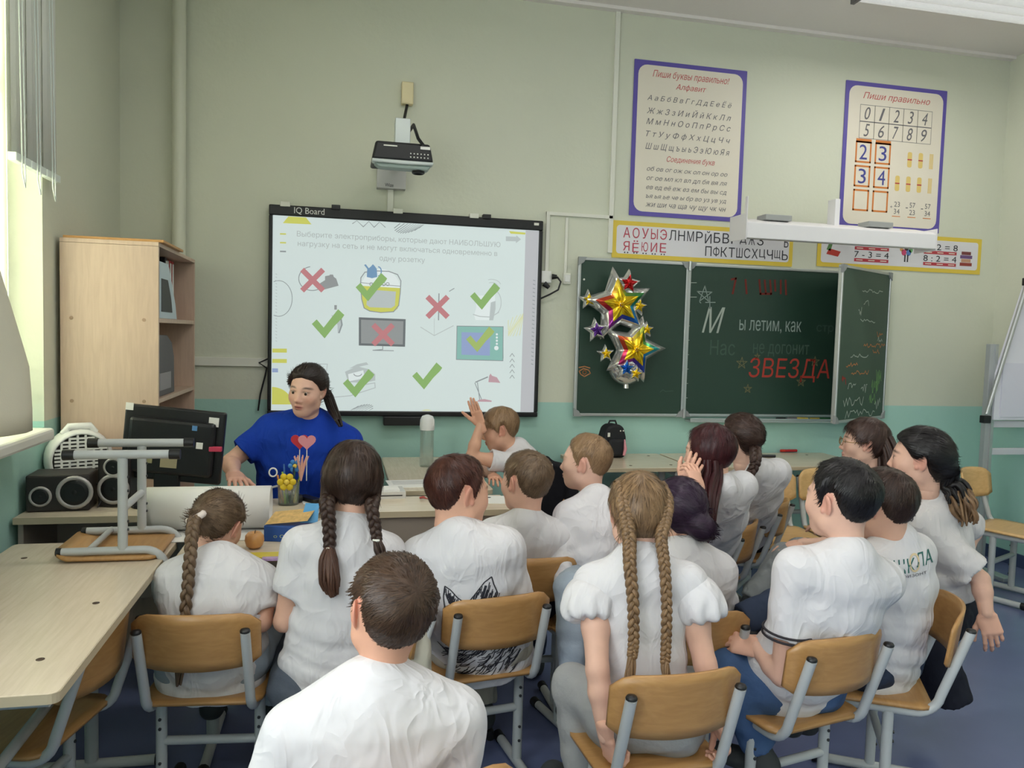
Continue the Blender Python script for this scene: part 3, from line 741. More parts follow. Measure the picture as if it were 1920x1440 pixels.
for j, row in enumerate(('01234', '56789')):
    for i, ch in enumerate(row):
        x = -w2 * .28 + i * w2 * .142; y = h2 * .29 - j * h2 * .115
        TL(r2_, ch, x, y, .045, .085, M_INK, shear=.25)
        draw2d(r2_, 'ruled_cell', [[(x - w2 * .071, y - .055), (x + w2 * .071, y - .055), (x + w2 * .071, y + .055), (x - w2 * .071, y + .055), (x - w2 * .071, y - .055)]], .003, M_INK, .0054)
for i in range(2):
    x = -w2 * .30 + i * w2 * .19
    MB().box(x - w2 * .075, x + w2 * .075, h2 * .088, h2 * .115, .0048, .0056).build('column_header', M_ORG, r2_)
    for j in range(3):
        y = h2 * .025 - j * h2 * .165
        draw2d(r2_, 'digit_card', [[(x - w2 * .07, y - h2 * .068), (x + w2 * .07, y - h2 * .068), (x + w2 * .07, y + h2 * .068), (x - w2 * .07, y + h2 * .068), (x - w2 * .07, y - h2 * .068)]], .012, M_ORG, .0056)
        if j < 2: TL(r2_, ('23', '34')[j][i], x, y, .06, .10, M_INKB)
for (xs_, y) in (((.16, .27), .0), ((.05, .16, .27), -h2 * .17)):
    for x in xs_:
        MB().prism(rrect(.035, .105, .012, 3, x * w2, y), .0048, .0056).build('stick_bundle', M_STICK, r2_); MB().box(x * w2 - .018, x * w2 + .018, y - .004, y + .004, .0056, .006).build('bundle_band', M_REDP, r2_)
    for k_ in range(4): MB().box(.36 * w2 + k_ * .008, .36 * w2 + k_ * .008 + .005, y - .052, y + .052, .0048, .0056).build('counting_stick', M_STICK, r2_)
for i, (a_, b_, s_) in enumerate((('23', '34', '+'), ('57', '23', '-'), ('57', '34', '-'))):
    x = (.06 + i * .155) * w2
    TL(r2_, a_, x, -h2 * .315, .045, .035, M_INK); TL(r2_, b_, x, -h2 * .365, .045, .035, M_INK); TL(r2_, s_, x - .045, -h2 * .335, .018, .018 if s_ == '+' else .006, M_INK)
    MB().box(x - .035, x + .03, -h2 * .402, -h2 * .397, .0048, .0056).build('sum_line', M_ORG, r2_)
r3, w3, h3 = sheet('letter_strip', quad_rect((1150, 409), (1488, 438), (1145, 484), (1483, 499), D), M_YELP, mat('strip_white', (224, 222, 226), .5), .028, 'yellow bordered alphabet strip above the chalkboard', 'wall strip', .02)
vow, con = mat('ink_vowel_red', (186, 66, 84), .6), M_BLK
for i, ch in enumerate('АОУЫЭ'): TL(r3, ch, -w3 * .425 + i * w3 * .049, h3 * .19, .047, .066, vow)
for i, ch in enumerate('ЛНМРЙБВГДЖЗ'): TL(r3, ch, -w3 * .18 + i * w3 * .049, h3 * .19, .047, .066 if ch != 'Й' else .08, con)
for i, ch in enumerate('ЯЁЮИЕ'):
    TL(r3, ch, -w3 * .425 + i * w3 * .049, -h3 * .17, .044, .060 if ch != 'Ё' else .075, vow)
    for s_ in (-.01, .01): MB().ball((-w3 * .425 + i * w3 * .049 + s_, -h3 * .17 - .042, .0056), .005, 6, sc=(1, 1, .15)).build('dot', con, r3)
for i, ch in enumerate('ПФКТШСХЦЧЩЬ'): TL(r3, ch, w3 * .02 + i * w3 * .0435, -h3 * .19, .045, .064, con)
TL(r3, 'Ъ', w3 * .455, h3 * .17, .045, .064, con)
r4, w4, h4 = sheet('sum_strip', quad_rect((1534, 430), (1839, 448), (1530, 500), (1837, 514), D), M_YELP, mat('strip_white', (224, 222, 226), .5), .028, 'yellow bordered strip with sums and books, behind the board lamp', 'wall strip', .02)
for (t, x, y, w) in (('5 + 2 = 7', -.18, .20, .24), ('7 - 3 = 4', -.18, -.12, .23), ('4 · 2 = 8', .24, .20, .24), ('8 : 2 = 4', .24, -.12, .23)): TL(r4, t, x * w4, y * h4, w * w4 * .9, .042, M_BLK)
for (x, y) in ((-.18, .05), (-.18, -.27), (.24, .05), (.24, -.27)):
    MB().box(x * w4 - .135, x * w4 + .135, y * h4 - .012, y * h4 + .010, .0048, .0056).build('caption_bar', M_REDP, r4)
    for k_ in range(3): MB().box(x * w4 - .12 + k_ * .095, x * w4 - .07 + k_ * .095, y * h4 - .004, y * h4 + .002, .0056, .006).build('caption_word', M_CREAM, r4)
for i, c_ in enumerate(((150, 60, 50), (196, 150, 120), (110, 80, 130), (120, 60, 60))): MB().box(w4 * .405 - .05 + (i % 2) * .01, w4 * .405 + .05 - (i % 2) * .012, -h4 * .28 + i * .026, -h4 * .28 + i * .026 + .023, .0048, .0058).build('printed_book', mat('book_print_%d' % i, c_, .5), r4)
MB().prism([(-.05, -.04), (.04, -.055), (.06, -.02), (-.03, -.002)], .0048, .0058, Matrix.Translation((-w4 * .41, 0, 0))).build('printed_book', mat('book_print_red', (190, 60, 50), .5), r4)
MB().prism([(-.05, -.01), (-.02, -.02), (0, .05), (-.025, .055)], .0048, .0058, Matrix.Translation((-w4 * .41, 0, 0))).build('printed_book', mat('book_print_green', (90, 130, 80), .5), r4)
for (nm, cx, cy, rx, ry, c_) in (('printed_head', 0, .03, .018, .018, (60, 50, 48)), ('printed_book', -.02, -.0, .02, .022, (200, 70, 110)), ('printed_book', .018, .0, .02, .022, (90, 130, 190)), ('printed_book', .035, .02, .016, .02, (110, 170, 110)), ('printed_book', -.04, .02, .014, .014, (210, 150, 90))): MB().prism([(cx + rx * math.cos(t * .628), cy + ry * math.sin(t * .628)) for t in range(10)], .0048, .0058, Matrix.Translation((w4 * .03, 0, 0))).build(nm, mat('print_tint_%d_%d_%d' % c_, c_, .5), r4)
for s_ in (-.01, .012): MB().box(w4 * .03 + s_ - .005, w4 * .03 + s_ + .005, -.065, -.015, .0048, .0058).build('printed_leg', M_BLK, r4)
# ------------------------------------------------------------------ lamp above the chalkboard
M_LAMP = mat('lamp_white_enamel', (236, 234, 236), .4)
lamp = empty('board_lamp', (0, 0, 0), label='long white trough lamp on arms above the chalkboard', cat='lamp')
LY = 4.33
la, lb_ = pY(1400, 447, LY), pY(1755, 466, LY)
z_ = (la.z + lb_.z) / 2
sec = [(0, 0), (.0, .095), (.03, .11), (.2, .15), (.2, .10), (.06, -.0)]
mb = MB(); vs = [(la.x, LY + y, z_ + z) for y, z in sec] + [(lb_.x, LY + y, z_ + z) for y, z in sec]; n = len(sec)
mb.add(vs, [tuple(range(n)), tuple(reversed(range(n, 2 * n)))] + [(i, n + i, n + (i + 1) % n, (i + 1) % n) for i in range(n)])
mb.build('trough', M_LAMP, lamp, .005)
mb = MB(); xm = la.x
mb.prism([(0, -.01), (.0, .25), (.025, .25), (.035, .15), (.21, .15), (.21, -.0)], -.006, 0, Matrix(((0, 0, 1, la.x), (1, 0, 0, LY), (0, 1, 0, z_), (0, 0, 0, 1)))); mb.build('end_cap', M_LAMP, lamp, .002)
MB().box(lb_.x, lb_.x + .006, LY, LY + .2, z_ - .01, z_ + .13).build('end_cap', M_LAMP, lamp, .002)
for f_ in (.18, .72):
    x = la.x + (lb_.x - la.x) * f_
    MB().tube([(x, LY + .15, z_ + .1), (x, D, z_ + .16)], .012, 8).build('arm', mat('lamp_arm_grey', (160, 162, 160), .4), lamp)
    MB().box(x - .09, x + .09, LY + .05, LY + .16, z_ + .125, z_ + .16).build('bracket', mat('lamp_arm_grey', (160, 162, 160), .4), lamp, .004)
p = pY(1556, 400, LY + .18); MB().box(p.x - .018, p.x + .018, LY + .1, LY + .18, z_ + .12, p.z + .08).build('hanger', M_LAMP, lamp, .003)
# ceiling luminaires: one in view; the others are unseen, added to even out the light
M_LUM = mat('luminaire_diffuser', (214, 214, 212), .25, .1, bump=.5, bscale=40, emit=.35)
def luminaire(x0, y0, label, watt):
    lum = empty('ceiling_luminaire', (x0, y0, 0), label=label, cat='lamp', group='fluorescent ceiling lights')
    MB().box(0, 1.3, 0, .28, 3.47, ZC - .001).build('housing', M_LAMP, lum, .004)
    for k_ in range(3):
        MB().tube([(.02, .05 + k_ * .09, 3.455), (1.28, .05 + k_ * .09, 3.455)], .03, 10).build('tube_reflector', M_LUM, lum)
    MB().box(-.005, .02, 0, .28, 3.425, 3.47).build('end_bar', mat('luminaire_end', (90, 90, 90), .4), lum, .003)
    ld = bpy.data.lights.new('lamp_light', 'AREA'); ld.shape = 'RECTANGLE'; ld.size = 1.25; ld.size_y = .25; ld.energy = watt; ld.color = (1, .97, .92)
    lo = bpy.data.objects.new('lamp_light', ld); lo.location = (.65, .14, 3.415); link(lo, lum)
lx0 = pZ(1592, 6, 3.44).x
luminaire(lx0, 3.72, 'louvred fluorescent ceiling light in the top right corner', 8)
luminaire(lx0, 1.2, 'fluorescent ceiling light above the middle rows, right side', 11)
luminaire(lx0, -1.3, 'fluorescent ceiling light above the back rows, right side', 9)
luminaire(.1, 2.5, 'fluorescent ceiling light above the teacher desk side', 11)
luminaire(.1, .4, 'fluorescent ceiling light above the nearest pupils', 7)
luminaire(.1, -1.8, 'fluorescent ceiling light above the back rows, window side', 8)
# sockets
p = pY(1024, 519, D - .02); sk = empty('wall_socket', (0, 0, 0), label='white wall socket with two black plugs right of the whiteboard', cat='socket')
MB().box(p.x - .045, p.x + .03, D - .045, D, p.z - .04, p.z + .035).build('socket_box', M_WHITE, sk, .006)
MB().tube([(p.x + .03, D - .05, p.z + .0), (p.x + .06, D - .06, p.z - .0)], [.018, .012], 8).build('plug', M_BLACK, sk); MB().tube([(p.x - .02, D - .05, p.z - .045), (p.x + .01, D - .06, p.z - .07)], [.018, .012], 8).build('plug', M_BLACK, sk)
tag(MB().tube([(p.x + .06, D - .06, p.z), (p.x + .085, D - .06, p.z - .03), (p.x + .07, D - .06, p.z - .08), (p.x + .02, D - .05, p.z - .11), (p.x - .05, D - .035, p.z - .145)], .006, 6).build('power_cable', M_BLACK), 'black power cable looping from wall socket to whiteboard', 'cable')
p = pY(1062, 521, D); sw = MB().box(p.x - .025, p.x + .025, D - .02, D, p.z - .04, p.z + .03).build('light_switch', M_TRUNK, bevel=.004); tag(sw, 'small square light switch left of the chalkboard', 'switch')
MB().box(p.x - .018, p.x + .018, D - .025, D - .02, p.z - .028, p.z + .018).build('rocker', M_WHITE, sw, .003)
# ------------------------------------------------------------------ tables
TZ = 0.76
def t_leg_frame(parent, w, d, top, inset=.08):
    for s in (-1, 1):
        x = s * (w / 2 - inset)
        lg = MB().tube([(x, 0, .035), (x, 0, top - .04)], .022, 10).build('leg', M_METAL, parent)
        MB().tube([(x, -d / 2 + .05, .02), (x, d / 2 - .05, .02)], .018, 10).build('foot', M_METAL, lg)
        MB().tube([(x, -d / 2 + .04, top - .045), (x, d / 2 - .04, top - .045)], .018, 10).build('top_rail', M_METAL, lg)
        for e in (-1, 1): MB().tube([(x, e * (d / 2 - .055), .0205), (x, e * (d / 2 - .02), .0205)], .0205, 10).build('end_cap', M_BLACK, lg)
    MB().tube([(-w / 2 + inset, 0, top * .55), (w / 2 - inset, 0, top * .55)], .015, 8).build('crossbar', M_METAL, parent)
def school_desk(name, cx, cy, w, d, rz, label, top=TZ, holes=True, legs=True, drop=0.0):
    o = empty(name, (cx, cy, 0), rz, label, 'desk')
    t = MB().prism(rrect(w, d, .018, 4), top - .024, top).build('tabletop', M_DESK, o, .002)
    MB().prism(rrect(w + .003, d + .003, .02, 4), top - .0225, top - .0015).build('edge_band', M_EDGE, t)
    if holes:
        for (hx_, hy_) in ((-.42, -.16), (-.42, .16), (.42, -.16), (.42, .16), (-.05, -.17), (.05, .17)):
            MB().lathe([(.009, 0), (.009, .0012), (.004, .0016)], 10, Matrix.Translation((hx_ * w / 1.2, hy_ * d / .5, top))).build('bolt_plug', mat('bolt_brown', (78, 62, 50), .5), t)
    if legs: t_leg_frame(o, w, d, top)
    return o
# long desk on the left, its long side along the window wall
d1 = school_desk('school_desk', -.545 - .255, (1.668 + 2.84) / 2, 1.172, .51, math.radians(90), 'long birch desk by the window wall with an upturned chair on it')
for dx in (-.01, .01): MB().box(.50, .58, -.08 + dx * 8 - .02, -.08 + dx * 8 + .02, TZ - .07, TZ - .03).build('bracket', M_METAL, d1, .003)
school_desk('school_desk', -.23, 2.86, .56, .5, 0, 'small birch desk holding the apple and paper roll', holes=False)
school_desk('school_desk', 1.70, 4.44, .66, .54, 0, 'birch table under the chalkboard carrying the black backpack')
school_desk('school_desk', 2.645, 4.44, 1.2, .54, 0, 'birch table under the middle chalkboard panel with two red markers')
school_desk('school_desk', .485, 4.12, 1.0, .48, math.radians(90), 'birch desk with the water bottle where the blond boy leans', holes=False)
td = empty('teacher_desk', (0, 0, 0), label='wide teacher desk with a taupe front panel', cat='desk')
MB().box(-.52, .735, 3.20, 3.50, TZ - .026, TZ).build('tabletop', M_DESK, td, .003)
MB().box(-.52, .735, 3.198, 3.2015, TZ - .0255, TZ - .0005).build('edge_band', M_EDGE, td)
MB().box(-.50, .715, 3.225, 3.243, .06, TZ - .026).build('front_panel', M_TAUPE, td, .002)
for x in (-.51, .697): MB().box(x, x + .02, 3.245, 3.48, 0, TZ - .026).build('side_panel', M_TAUPE, td, .002)
cdk = empty('computer_desk', (0, 0, 0), label='corner desk under the window carrying speakers, fan and monitor', cat='desk')
MB().box(-1.205, -.523, 3.23, 3.70, TZ - .028, TZ - .001).build('tabletop', M_DESK, cdk, .003)
MB().box(-1.205, -.523, 3.2275, 3.2315, TZ - .0275, TZ - .0015).build('edge_band', M_EDGE, cdk)
for x in (-1.20, -.55): MB().box(x, x + .02, 3.26, 3.68, 0, TZ - .028).build('side_panel', M_TAUPE, cdk, .002)
MB().box(-1.18, -.55, 3.62, 3.64, .3, TZ - .028).build('back_panel', M_TAUPE, cdk)
# ------------------------------------------------------------------ bookcase
bk = empty('bookcase', (0, 0, 0), label='tall open bookcase of pale laminate beside the riser pipe', cat='bookcase')
bx0, bx1, by0, by1, bzt = -1.20, -.80, 3.735, 4.62, 1.872
MB().box(bx0, bx1, by0, by0 + .018, 0, bzt - .019).build('side_panel', M_BIRCH, bk, .001)
MB().box(bx0, bx1, by1 - .018, by1, 0, bzt - .019).build('side_panel', M_BIRCH, bk, .001)
MB().box(bx0, bx1, by0, by1, bzt - .018, bzt).build('top_panel', M_BIRCH, bk, .001)
MB().box(bx0, bx0 + .006, by0 + .018, by1 - .018, 0, bzt - .019).build('back_panel', M_BIRCH, bk)
for z in (.06, .42, .78, 1.16, 1.525): MB().box(bx0 + .007, bx1 - .002, by0 + .019, by1 - .019, z - .01, z + .01).build('shelf', M_BIRCH, bk, .001)
for (x, z) in ((-1.155, 1.525), (-.86, 1.525), (-1.155, 1.16), (-.86, 1.16)): MB().lathe([(.008, 0), (.008, .002)], 10, Matrix.Translation((x, by0, z)) @ Matrix.Rotation(math.radians(90), 4, 'X')).build('screw_cap', mat('cap_brown', (160, 132, 110), .5), bk)
tag(MB().box(-1.19, -.78, by0 + .01, by0 + .45, bzt, bzt + .012).build('loose_board', wood('loose_board_wood', (190, 140, 80), (205, 155, 95), .5, (3, 12, 8)), bevel=.002), 'thin orange-brown board lying on top of the bookcase', 'board')
# things on its shelves
def binder(y, z, c, label, h=.31, t=.05, white=True, x1=-.885):
    o = empty('ring_binder', (0, 0, 0), label=label, cat='binder', group='binders on the top shelf')
    MB().box(x1 - .27, x1, y, y + t, z, z + h).build('cover', mat('binder_%d_%d_%d' % c, c, .5), o, .003)
    if white: MB().box(x1, x1 + .002, y + .01, y + t - .01, z + h * .42, z + h * .95).build('spine_label', M_PAPER, o)
    MB().lathe([(.011, 0), (.011, .003), (.007, .003)], 10, Matrix.Translation((x1, y + t / 2, z + h * .22)) @ Matrix.Rotation(math.radians(90), 4, 'Y')).build('finger_ring', M_ALU, o)
binder(4.28, 1.536, (40, 40, 42), 'black ring binder next to the magazine holder', .315)
binder(4.34, 1.536, (210, 205, 202), 'white ring binder beside the black one', .305, .03, False)
binder(4.38, 1.536, (176, 36, 38), 'red ring binder, nearer of the two red ones')
binder(4.44, 1.536, (172, 34, 36), 'red ring binder, farther of the two red ones')
hp_m = mat('holder_pale_blue', (190, 206, 214), .35); mhr = empty('magazine_holder', (0, 0, 0), label='pale blue magazine holder on the top shelf', cat='magazine holder')
prof = [(3.77, 0), (4.14, 0), (4.11, .07), (4.00, .20), (3.95, .255), (3.77, .255)]
for nm, x in (('side_wall', -.806), ('side_wall', -.874)): MB().prism(prof, 0, .004, Matrix(((0, 0, 1, x), (1, 0, 0, 0), (0, 1, 0, 1.536), (0, 0, 0, 1)))).build(nm, hp_m, mhr)
MB().box(-.87, -.806, 3.77, 4.13, 1.536, 1.54).build('base', hp_m, mhr); MB().box(-.87, -.806, 4.126, 4.13, 1.54, 1.60).build('front_wall', hp_m, mhr)
MB().prism([(3.80, .03), (4.03, .03), (4.00, .10), (3.93, .18), (3.80, .18)], 0, .002, Matrix(((0, 0, 1, -.802), (1, 0, 0, 0), (0, 1, 0, 1.536), (0, 0, 0, 1)))).build('dark_window', M_BLACK, mhr)
cf = empty('document_tray', (0, 0, 0), label='dark grey upright document tray on the middle shelf', cat='tray')
mb = MB(); mb.prism([(3.79, 0), (3.79, .29), (4.02, .285), (4.12, .25), (4.17, .18), (4.18, .0)], 0, .10, Matrix(((0, 0, 1, -.92), (1, 0, 0, 0), (0, 1, 0, 1.171), (0, 0, 0, 1)))); mb.build('case', mat('tray_grey', (88, 84, 88), .5), cf, .004)
MB().box(-.819, -.816, 3.84, 4.08, 1.20, 1.28).build('front_label', mat('tray_label', (150, 146, 148), .5), cf)
tag(MB().box(-.99, -.935, 3.80, 4.20, 1.171, 1.215).build('paper_stack', M_PAPER), 'small stack of white papers on the middle shelf', 'papers')
mb = MB(); mb.prism([(-.1, 0), (.1, 0), (.13, .09), (.11, .13), (.05, .05), (-.1, .05)], 0, .05, Matrix(((0, 0, 1, -.9), (1, 0, 0, 4.0), (0, 1, 0, .791), (0, 0, 0, 1))))
mb2 = tag(mb.build('red_folder', mat('red_plastic', (190, 50, 40), .4)), 'red plastic folder on the lower bookcase shelf', 'folder'); mb2.location.z = .0
for v in mb2.data.vertices: v.co.z += .11 if v.co.z > .8 else 0
# ------------------------------------------------------------------ window dressing
M_BLIND = mat('blind_fabric', (222, 224, 216), .8, bump=.1, bscale=200)
ys_ = [3.66, 3.50, 3.34, 3.19]
for i in range(3):
    o = empty('raised_blind', (XL + .02, ys_[i], 2.2), label='%s raised pale fabric blind at the top of the window' % ('farthest', 'middle', 'nearest')[i], cat='blind', group='raised window blinds')
    o.location = (0, 0, 0)
    y1_, y0_ = ys_[i], ys_[i + 1] + .01
    vs = []; fs = []
    for k_ in range(9):
        y = y0_ + (y1_ - y0_) * k_ / 8; x = XL + .035 + .012 * math.sin(k_ / 8 * math.pi)
        vs += [(x, y, 2.12 + .0), (x, y, 3.2), (x - .012, y, 3.2), (x - .012, y, 2.12)]
    for k_ in range(8):
        a_ = k_ * 4
        for j in range(4): fs.append((a_ + j, a_ + 4 + j, a_ + 4 + (j + 1) % 4, a_ + (j + 1) % 4))
    MB().add(vs, fs, True).build('fabric', M_BLIND, o)
    MB().box(XL + .022, XL + .052, y0_, y1_, 2.09, 2.12).build('bottom_bar', M_FRAME, o, .003)
    MB().tube([(XL + .05, y0_ + .03, 3.1), (XL + .06, y0_ + .03, 2.05), (XL + .065, y0_ + .045, 2.0), (XL + .06, y0_ + .06, 2.05), (XL + .05, y0_ + .06, 3.1)], .0025, 6).build('pull_chain', M_FRAME, o)
# translucent roller blind drawn down over the window nearest the front
def translucent(name, c):
    m = bpy.data.materials.new(name); m.use_nodes = True; N = m.node_tree.nodes; L = m.node_tree.links; N.remove(N['Principled BSDF'])
    d_ = N.new('ShaderNodeBsdfDiffuse'); t_ = N.new('ShaderNodeBsdfTranslucent'); mx = N.new('ShaderNodeMixShader'); mx.inputs[0].default_value = .55
    d_.inputs[0].default_value = srgb(*c); t_.inputs[0].default_value = srgb(*c); L.new(d_.outputs[0], mx.inputs[1]); L.new(t_.outputs[0], mx.inputs[2]); L.new(mx.outputs[0], N['Material Output'].inputs[0]); return m
M_TRANS = translucent('blind_translucent', (226, 226, 212))
rbl = empty('roller_blind', (0, 0, 0), label='translucent pale roller blind drawn down inside the window recess', cat='blind')
MB().box(XL - .132, XL - .130, 1.66, 3.595, WZ0 + .03, WZ1 - .06).build('fabric', M_TRANS, rbl)
MB().tube([(XL - .13, 1.66, WZ1 - .03), (XL - .13, 3.595, WZ1 - .03)], .025, 10).build('roller', M_FRAME, rbl)
MB().box(XL - .14, XL - .122, 1.66, 3.595, WZ0 + .01, WZ0 + .03).build('bottom_bar', M_FRAME, rbl, .003)
# billowing cream curtain hanging over the sill
cu = MB(); vs = []; fs = []; nz, ny = 26, 14
edge = [(0.0, 3.05), (.12, 3.13), (.22, 3.08), (.36, 2.95), (.55, 2.93), (.75, 2.80), (1.0, 2.62)]
for i in range(nz + 1):
    t = i / nz; e = np.interp(t, [q[0] for q in edge], [q[1] for q in edge]) + .0
    for j in range(ny + 1):
        s_ = j / ny
        y = 2.0 + (e - 2.0) * s_
        x = XL + .07 + .07 * math.sin(s_ * 9) * (1 - t * .6) + .05 * (1 - t) * math.sin(t * 8 + s_ * 2) * s_
        vs.append((max(XL + .01, x), y, 1.125 + t * 1.9))
for i in range(nz):
    for j in range(ny):
        a_ = i * (ny + 1) + j; fs.append((a_, a_ + 1, a_ + ny + 2, a_ + ny + 1))
cu.add(vs, fs, True); co_ = cu.build('window_curtain', mat('curtain_cream', (214, 210, 192), .85, bump=.1, bscale=300)); so = co_.modifiers.new('thick', 'SOLIDIFY'); so.thickness = .006
tag(co_, 'cream window curtain billowing over the white sill', 'curtain')
# ------------------------------------------------------------------ computer corner
sp_ = lambda nm, x, y, z, w, d, h, rz, lab, horiz: None
def speaker(x, y, rz, lab, horiz):
    o = empty('desktop_speaker', (x, y, TZ - .0005), rz, lab, 'speaker', 'pair of black desktop speakers')
    w, h, d = (.225, .145, .16) if horiz else (.125, .215, .16)
    MB().box(-w / 2, w / 2, -d / 2, d / 2, 0, h).build('cabinet', mat('speaker_black', (40, 36, 35), .5), o, .008)
    rings = ((.06, .075, .066), (-.06, .062, .040)) if horiz else ((0, .075, .062), (0, .165, .038))
    for (a_, b_, r) in rings:
        Mm = Matrix.Translation((a_ if horiz else 0, -d / 2, b_)) @ Matrix.Rotation(math.radians(90), 4, 'X')
        MB().lathe([(r, -.002), (r, .006), (r * .78, .008), (r * .76, .003)], 26, Mm).build('trim_ring', mat('speaker_ring', (178, 174, 172), .35, .3), o)
        MB().lathe([(r * .77, .006), (r * .7, .009), (r * .3, -.0), (r * .25, .005), (.002, .007)], 24, Mm).build('cone', mat('speaker_cone', (24, 25, 26), .35), o)
    return o
speaker(-1.085, 3.40, math.radians(4), 'black speaker lying on its side by the wall', True)
speaker(-.885, 3.46, math.radians(-6), 'black speaker standing upright behind the upturned chair', False)
tag(MB().tube([(-.97, 3.43, .85), (-.955, 3.40, .845), (-.945, 3.41, .84), (-.935, 3.40, .80), (-.95, 3.37, TZ + .003)], .003, 6).build('speaker_cable', M_BLACK), 'thin black cable between the two speakers', 'cable')
# fan heater
fh = empty('fan_heater', (-1.085, 3.60, TZ - .0005), math.radians(28), 'round white fan heater with slotted grille on the corner desk', 'fan heater')
MFH = mat('heater_white', (226, 226, 222), .35)
Mf = Matrix.Translation((0, 0, .165)) @ Matrix.Rotation(math.radians(90), 4, 'X')
MB().lathe([(.10, -.08), (.128, -.05), (.132, .0), (.125, .035), (.114, .05), (.109, .047), (.107, .030)], 32, Mf).build('housing', MFH, fh)
MB().lathe([(.106, .03), (.106, .034), (.001, .036)], 28, Mf).build('grille_back', mat('heater_dark', (70, 68, 66), .6), fh)
for i in range(-6, 7):
    z = i * .0155; hw_ = math.sqrt(max(0, .108 ** 2 - z * z))
    for j in range(-3, 4):
        a_ = j * .03; 
        if abs(a_) < hw_: MB().box(max(-hw_, a_ - .011), min(hw_, a_ + .011), -.047, -.038, .165 + z - .0042, .165 + z + .0042).build('grille_slat', MFH, fh)
for j in range(-3, 4):
    x = j * .03 + .015; hw_ = math.sqrt(max(0, .108 ** 2 - x * x))
    MB().box(x - .004, x + .004, -.048, -.036, .165 - hw_, .165 + hw_).build('grille_bar', MFH, fh)
MB().tube([(-.06, 0, .275), (-.04, -.005, .305), (.04, -.005, .305), (.06, 0, .275)], .016, 10).build('carry_handle', MFH, fh)
MB().box(-.09, .09, -.07, .07, 0, .03).build('foot', MFH, fh, .008)
MB().lathe([(.02, 0), (.02, .008), (.015, .01)], 14, Matrix.Translation((.085, -.045, .06)) @ Matrix.Rotation(math.radians(90), 4, 'X')).build('dial', MFH, fh)
# monitor seen from behind
mo = empty('computer_monitor', (-.695, 3.42, TZ - .0005), math.radians(-6), 'black computer monitor seen from behind with paper stickers', 'monitor')
MM = mat('monitor_black', (20, 21, 24), .38)
Mt = Matrix.Rotation(math.radians(4), 4, 'X')
MB().box(-.20, .20, -.012, .018, .10, .405).build('panel', MM, mo, .008).rotation_euler = (0, math.radians(5), 0)
MB().box(-.17, .17, -.045, -.012, .13, .36).build('rear_shell', MM, mo, .015).rotation_euler = (0, math.radians(5), 0)
MB().box(-.05, .05, -.03, .0, .012, .16).build('stand_neck', MM, mo, .006)
MB().prism(rrect(.26, .2, .06), 0, .012).build('stand_base', MM, mo, .003)
MS = M_PAPER
for (x, z, w, h, m) in ((-.182, .395, .03, .03, MS), (.155, .363, .04, .038, MS), (.115, .265, .026, .026, MS), (.09, .335, .02, .02, mat('sticker_blue', (90, 140, 190), .5)), (-.09, .20, .05, .05, mat('sticker_olive', (150, 146, 110), .6)), (.0, .19, .065, .055, mat('sticker_tan', (160, 150, 120), .6))):
    yb = -.047 if z < .35 and abs(x) < .165 else -.014
    MB().box(x - w / 2, x + w / 2, yb - .001, yb + .002, z - h / 2, z + h / 2).build('sticker', m, mo).rotation_euler = (0, math.radians(5), 0)
for (t, x) in (('монитор 62397', -.11), ('( loc6', .0)):
    o = text_fit(t, .065 if x < -.05 else .04, .012, mat('scratched_grey', (120, 122, 124), .6), Matrix(((1, 0, 0, x), (0, 0, -1, -.0135), (0, 1, 0, .378 - .09 * x * 0), (0, 0, 0, 1))), mo)
    o.matrix_local = Matrix.Rotation(math.radians(5), 4, 'Y') @ o.matrix_local
MB().box(.175, .225, -.05, -.03, .23, .25).build('usb_stick', mat('usb_pink', (200, 60, 90), .4), mo, .003)
# keyboard, mouse, headphones on the teacher desk
ms = MB().ball((0, 0, 0), .032, 14, sc=(1, 1.6, .6)).build('computer_mouse', M_BLACK); ms.location = (-.42, 3.44, TZ + .018); tag(ms, 'black computer mouse under the woman\'s hand', 'mouse')
hp = empty('headphones', (0, 0, 0), label='black headphones with silver rim lying on the teacher desk', cat='headphones')
hb = [(-.34 + .17 * t, 3.42, TZ + .02 + .05 * math.sin(math.pi * t)) for t in np.linspace(0, 1, 12)]
MB().tube(hb, .010, 8, flat=.5).build('headband', mat('silver_rim', (190, 190, 190), .3, .6), hp)
for x in (-.34, -.19): MB().lathe([(.036, 0), (.04, .012), (.036, .03), (.02, .034)], 16, Matrix.Translation((x, 3.42, TZ))).build('ear_cushion', M_BLACK, hp)
# paper roll
rl = empty('paper_roll', (0, 0, 0), label='thick roll of white drawing paper lying on the desks', cat='paper roll')
ra = pY(275, 957, 2.97); rb_ = pY(508, 957, 2.97)
mb = MB(); pr_ = []
for k_ in range(50):
    a_ = -1.57 + k_ / 49 * 2 * math.pi * 1.9; r = .080 - .006 * k_ / 49; pr_.append((r * math.cos(a_), .081 + r * math.sin(a_)))
vs = [(ra.x, 2.97 + y, TZ + z) for y, z in pr_] + [(rb_.x, 2.97 + y, TZ + z) for y, z in pr_]
n = len(pr_); mb.add(vs, [(i, i + 1, n + i + 1, n + i) for i in range(n - 1)], True)
o = mb.build('rolled_sheet', M_PAPER, rl); s_ = o.modifiers.new('thick', 'SOLIDIFY'); s_.thickness = .002
o = MB().add([(ra.x + .004, 2.80, TZ + .003), (rb_.x - .004, 2.80, TZ + .003), (rb_.x - .004, 2.975, TZ + .003), (ra.x + .004, 2.975, TZ + .003)], [(0, 1, 2, 3)]).build('loose_end', M_PAPER, rl); s_ = o.modifiers.new('thick', 'SOLIDIFY'); s_.thickness = .002
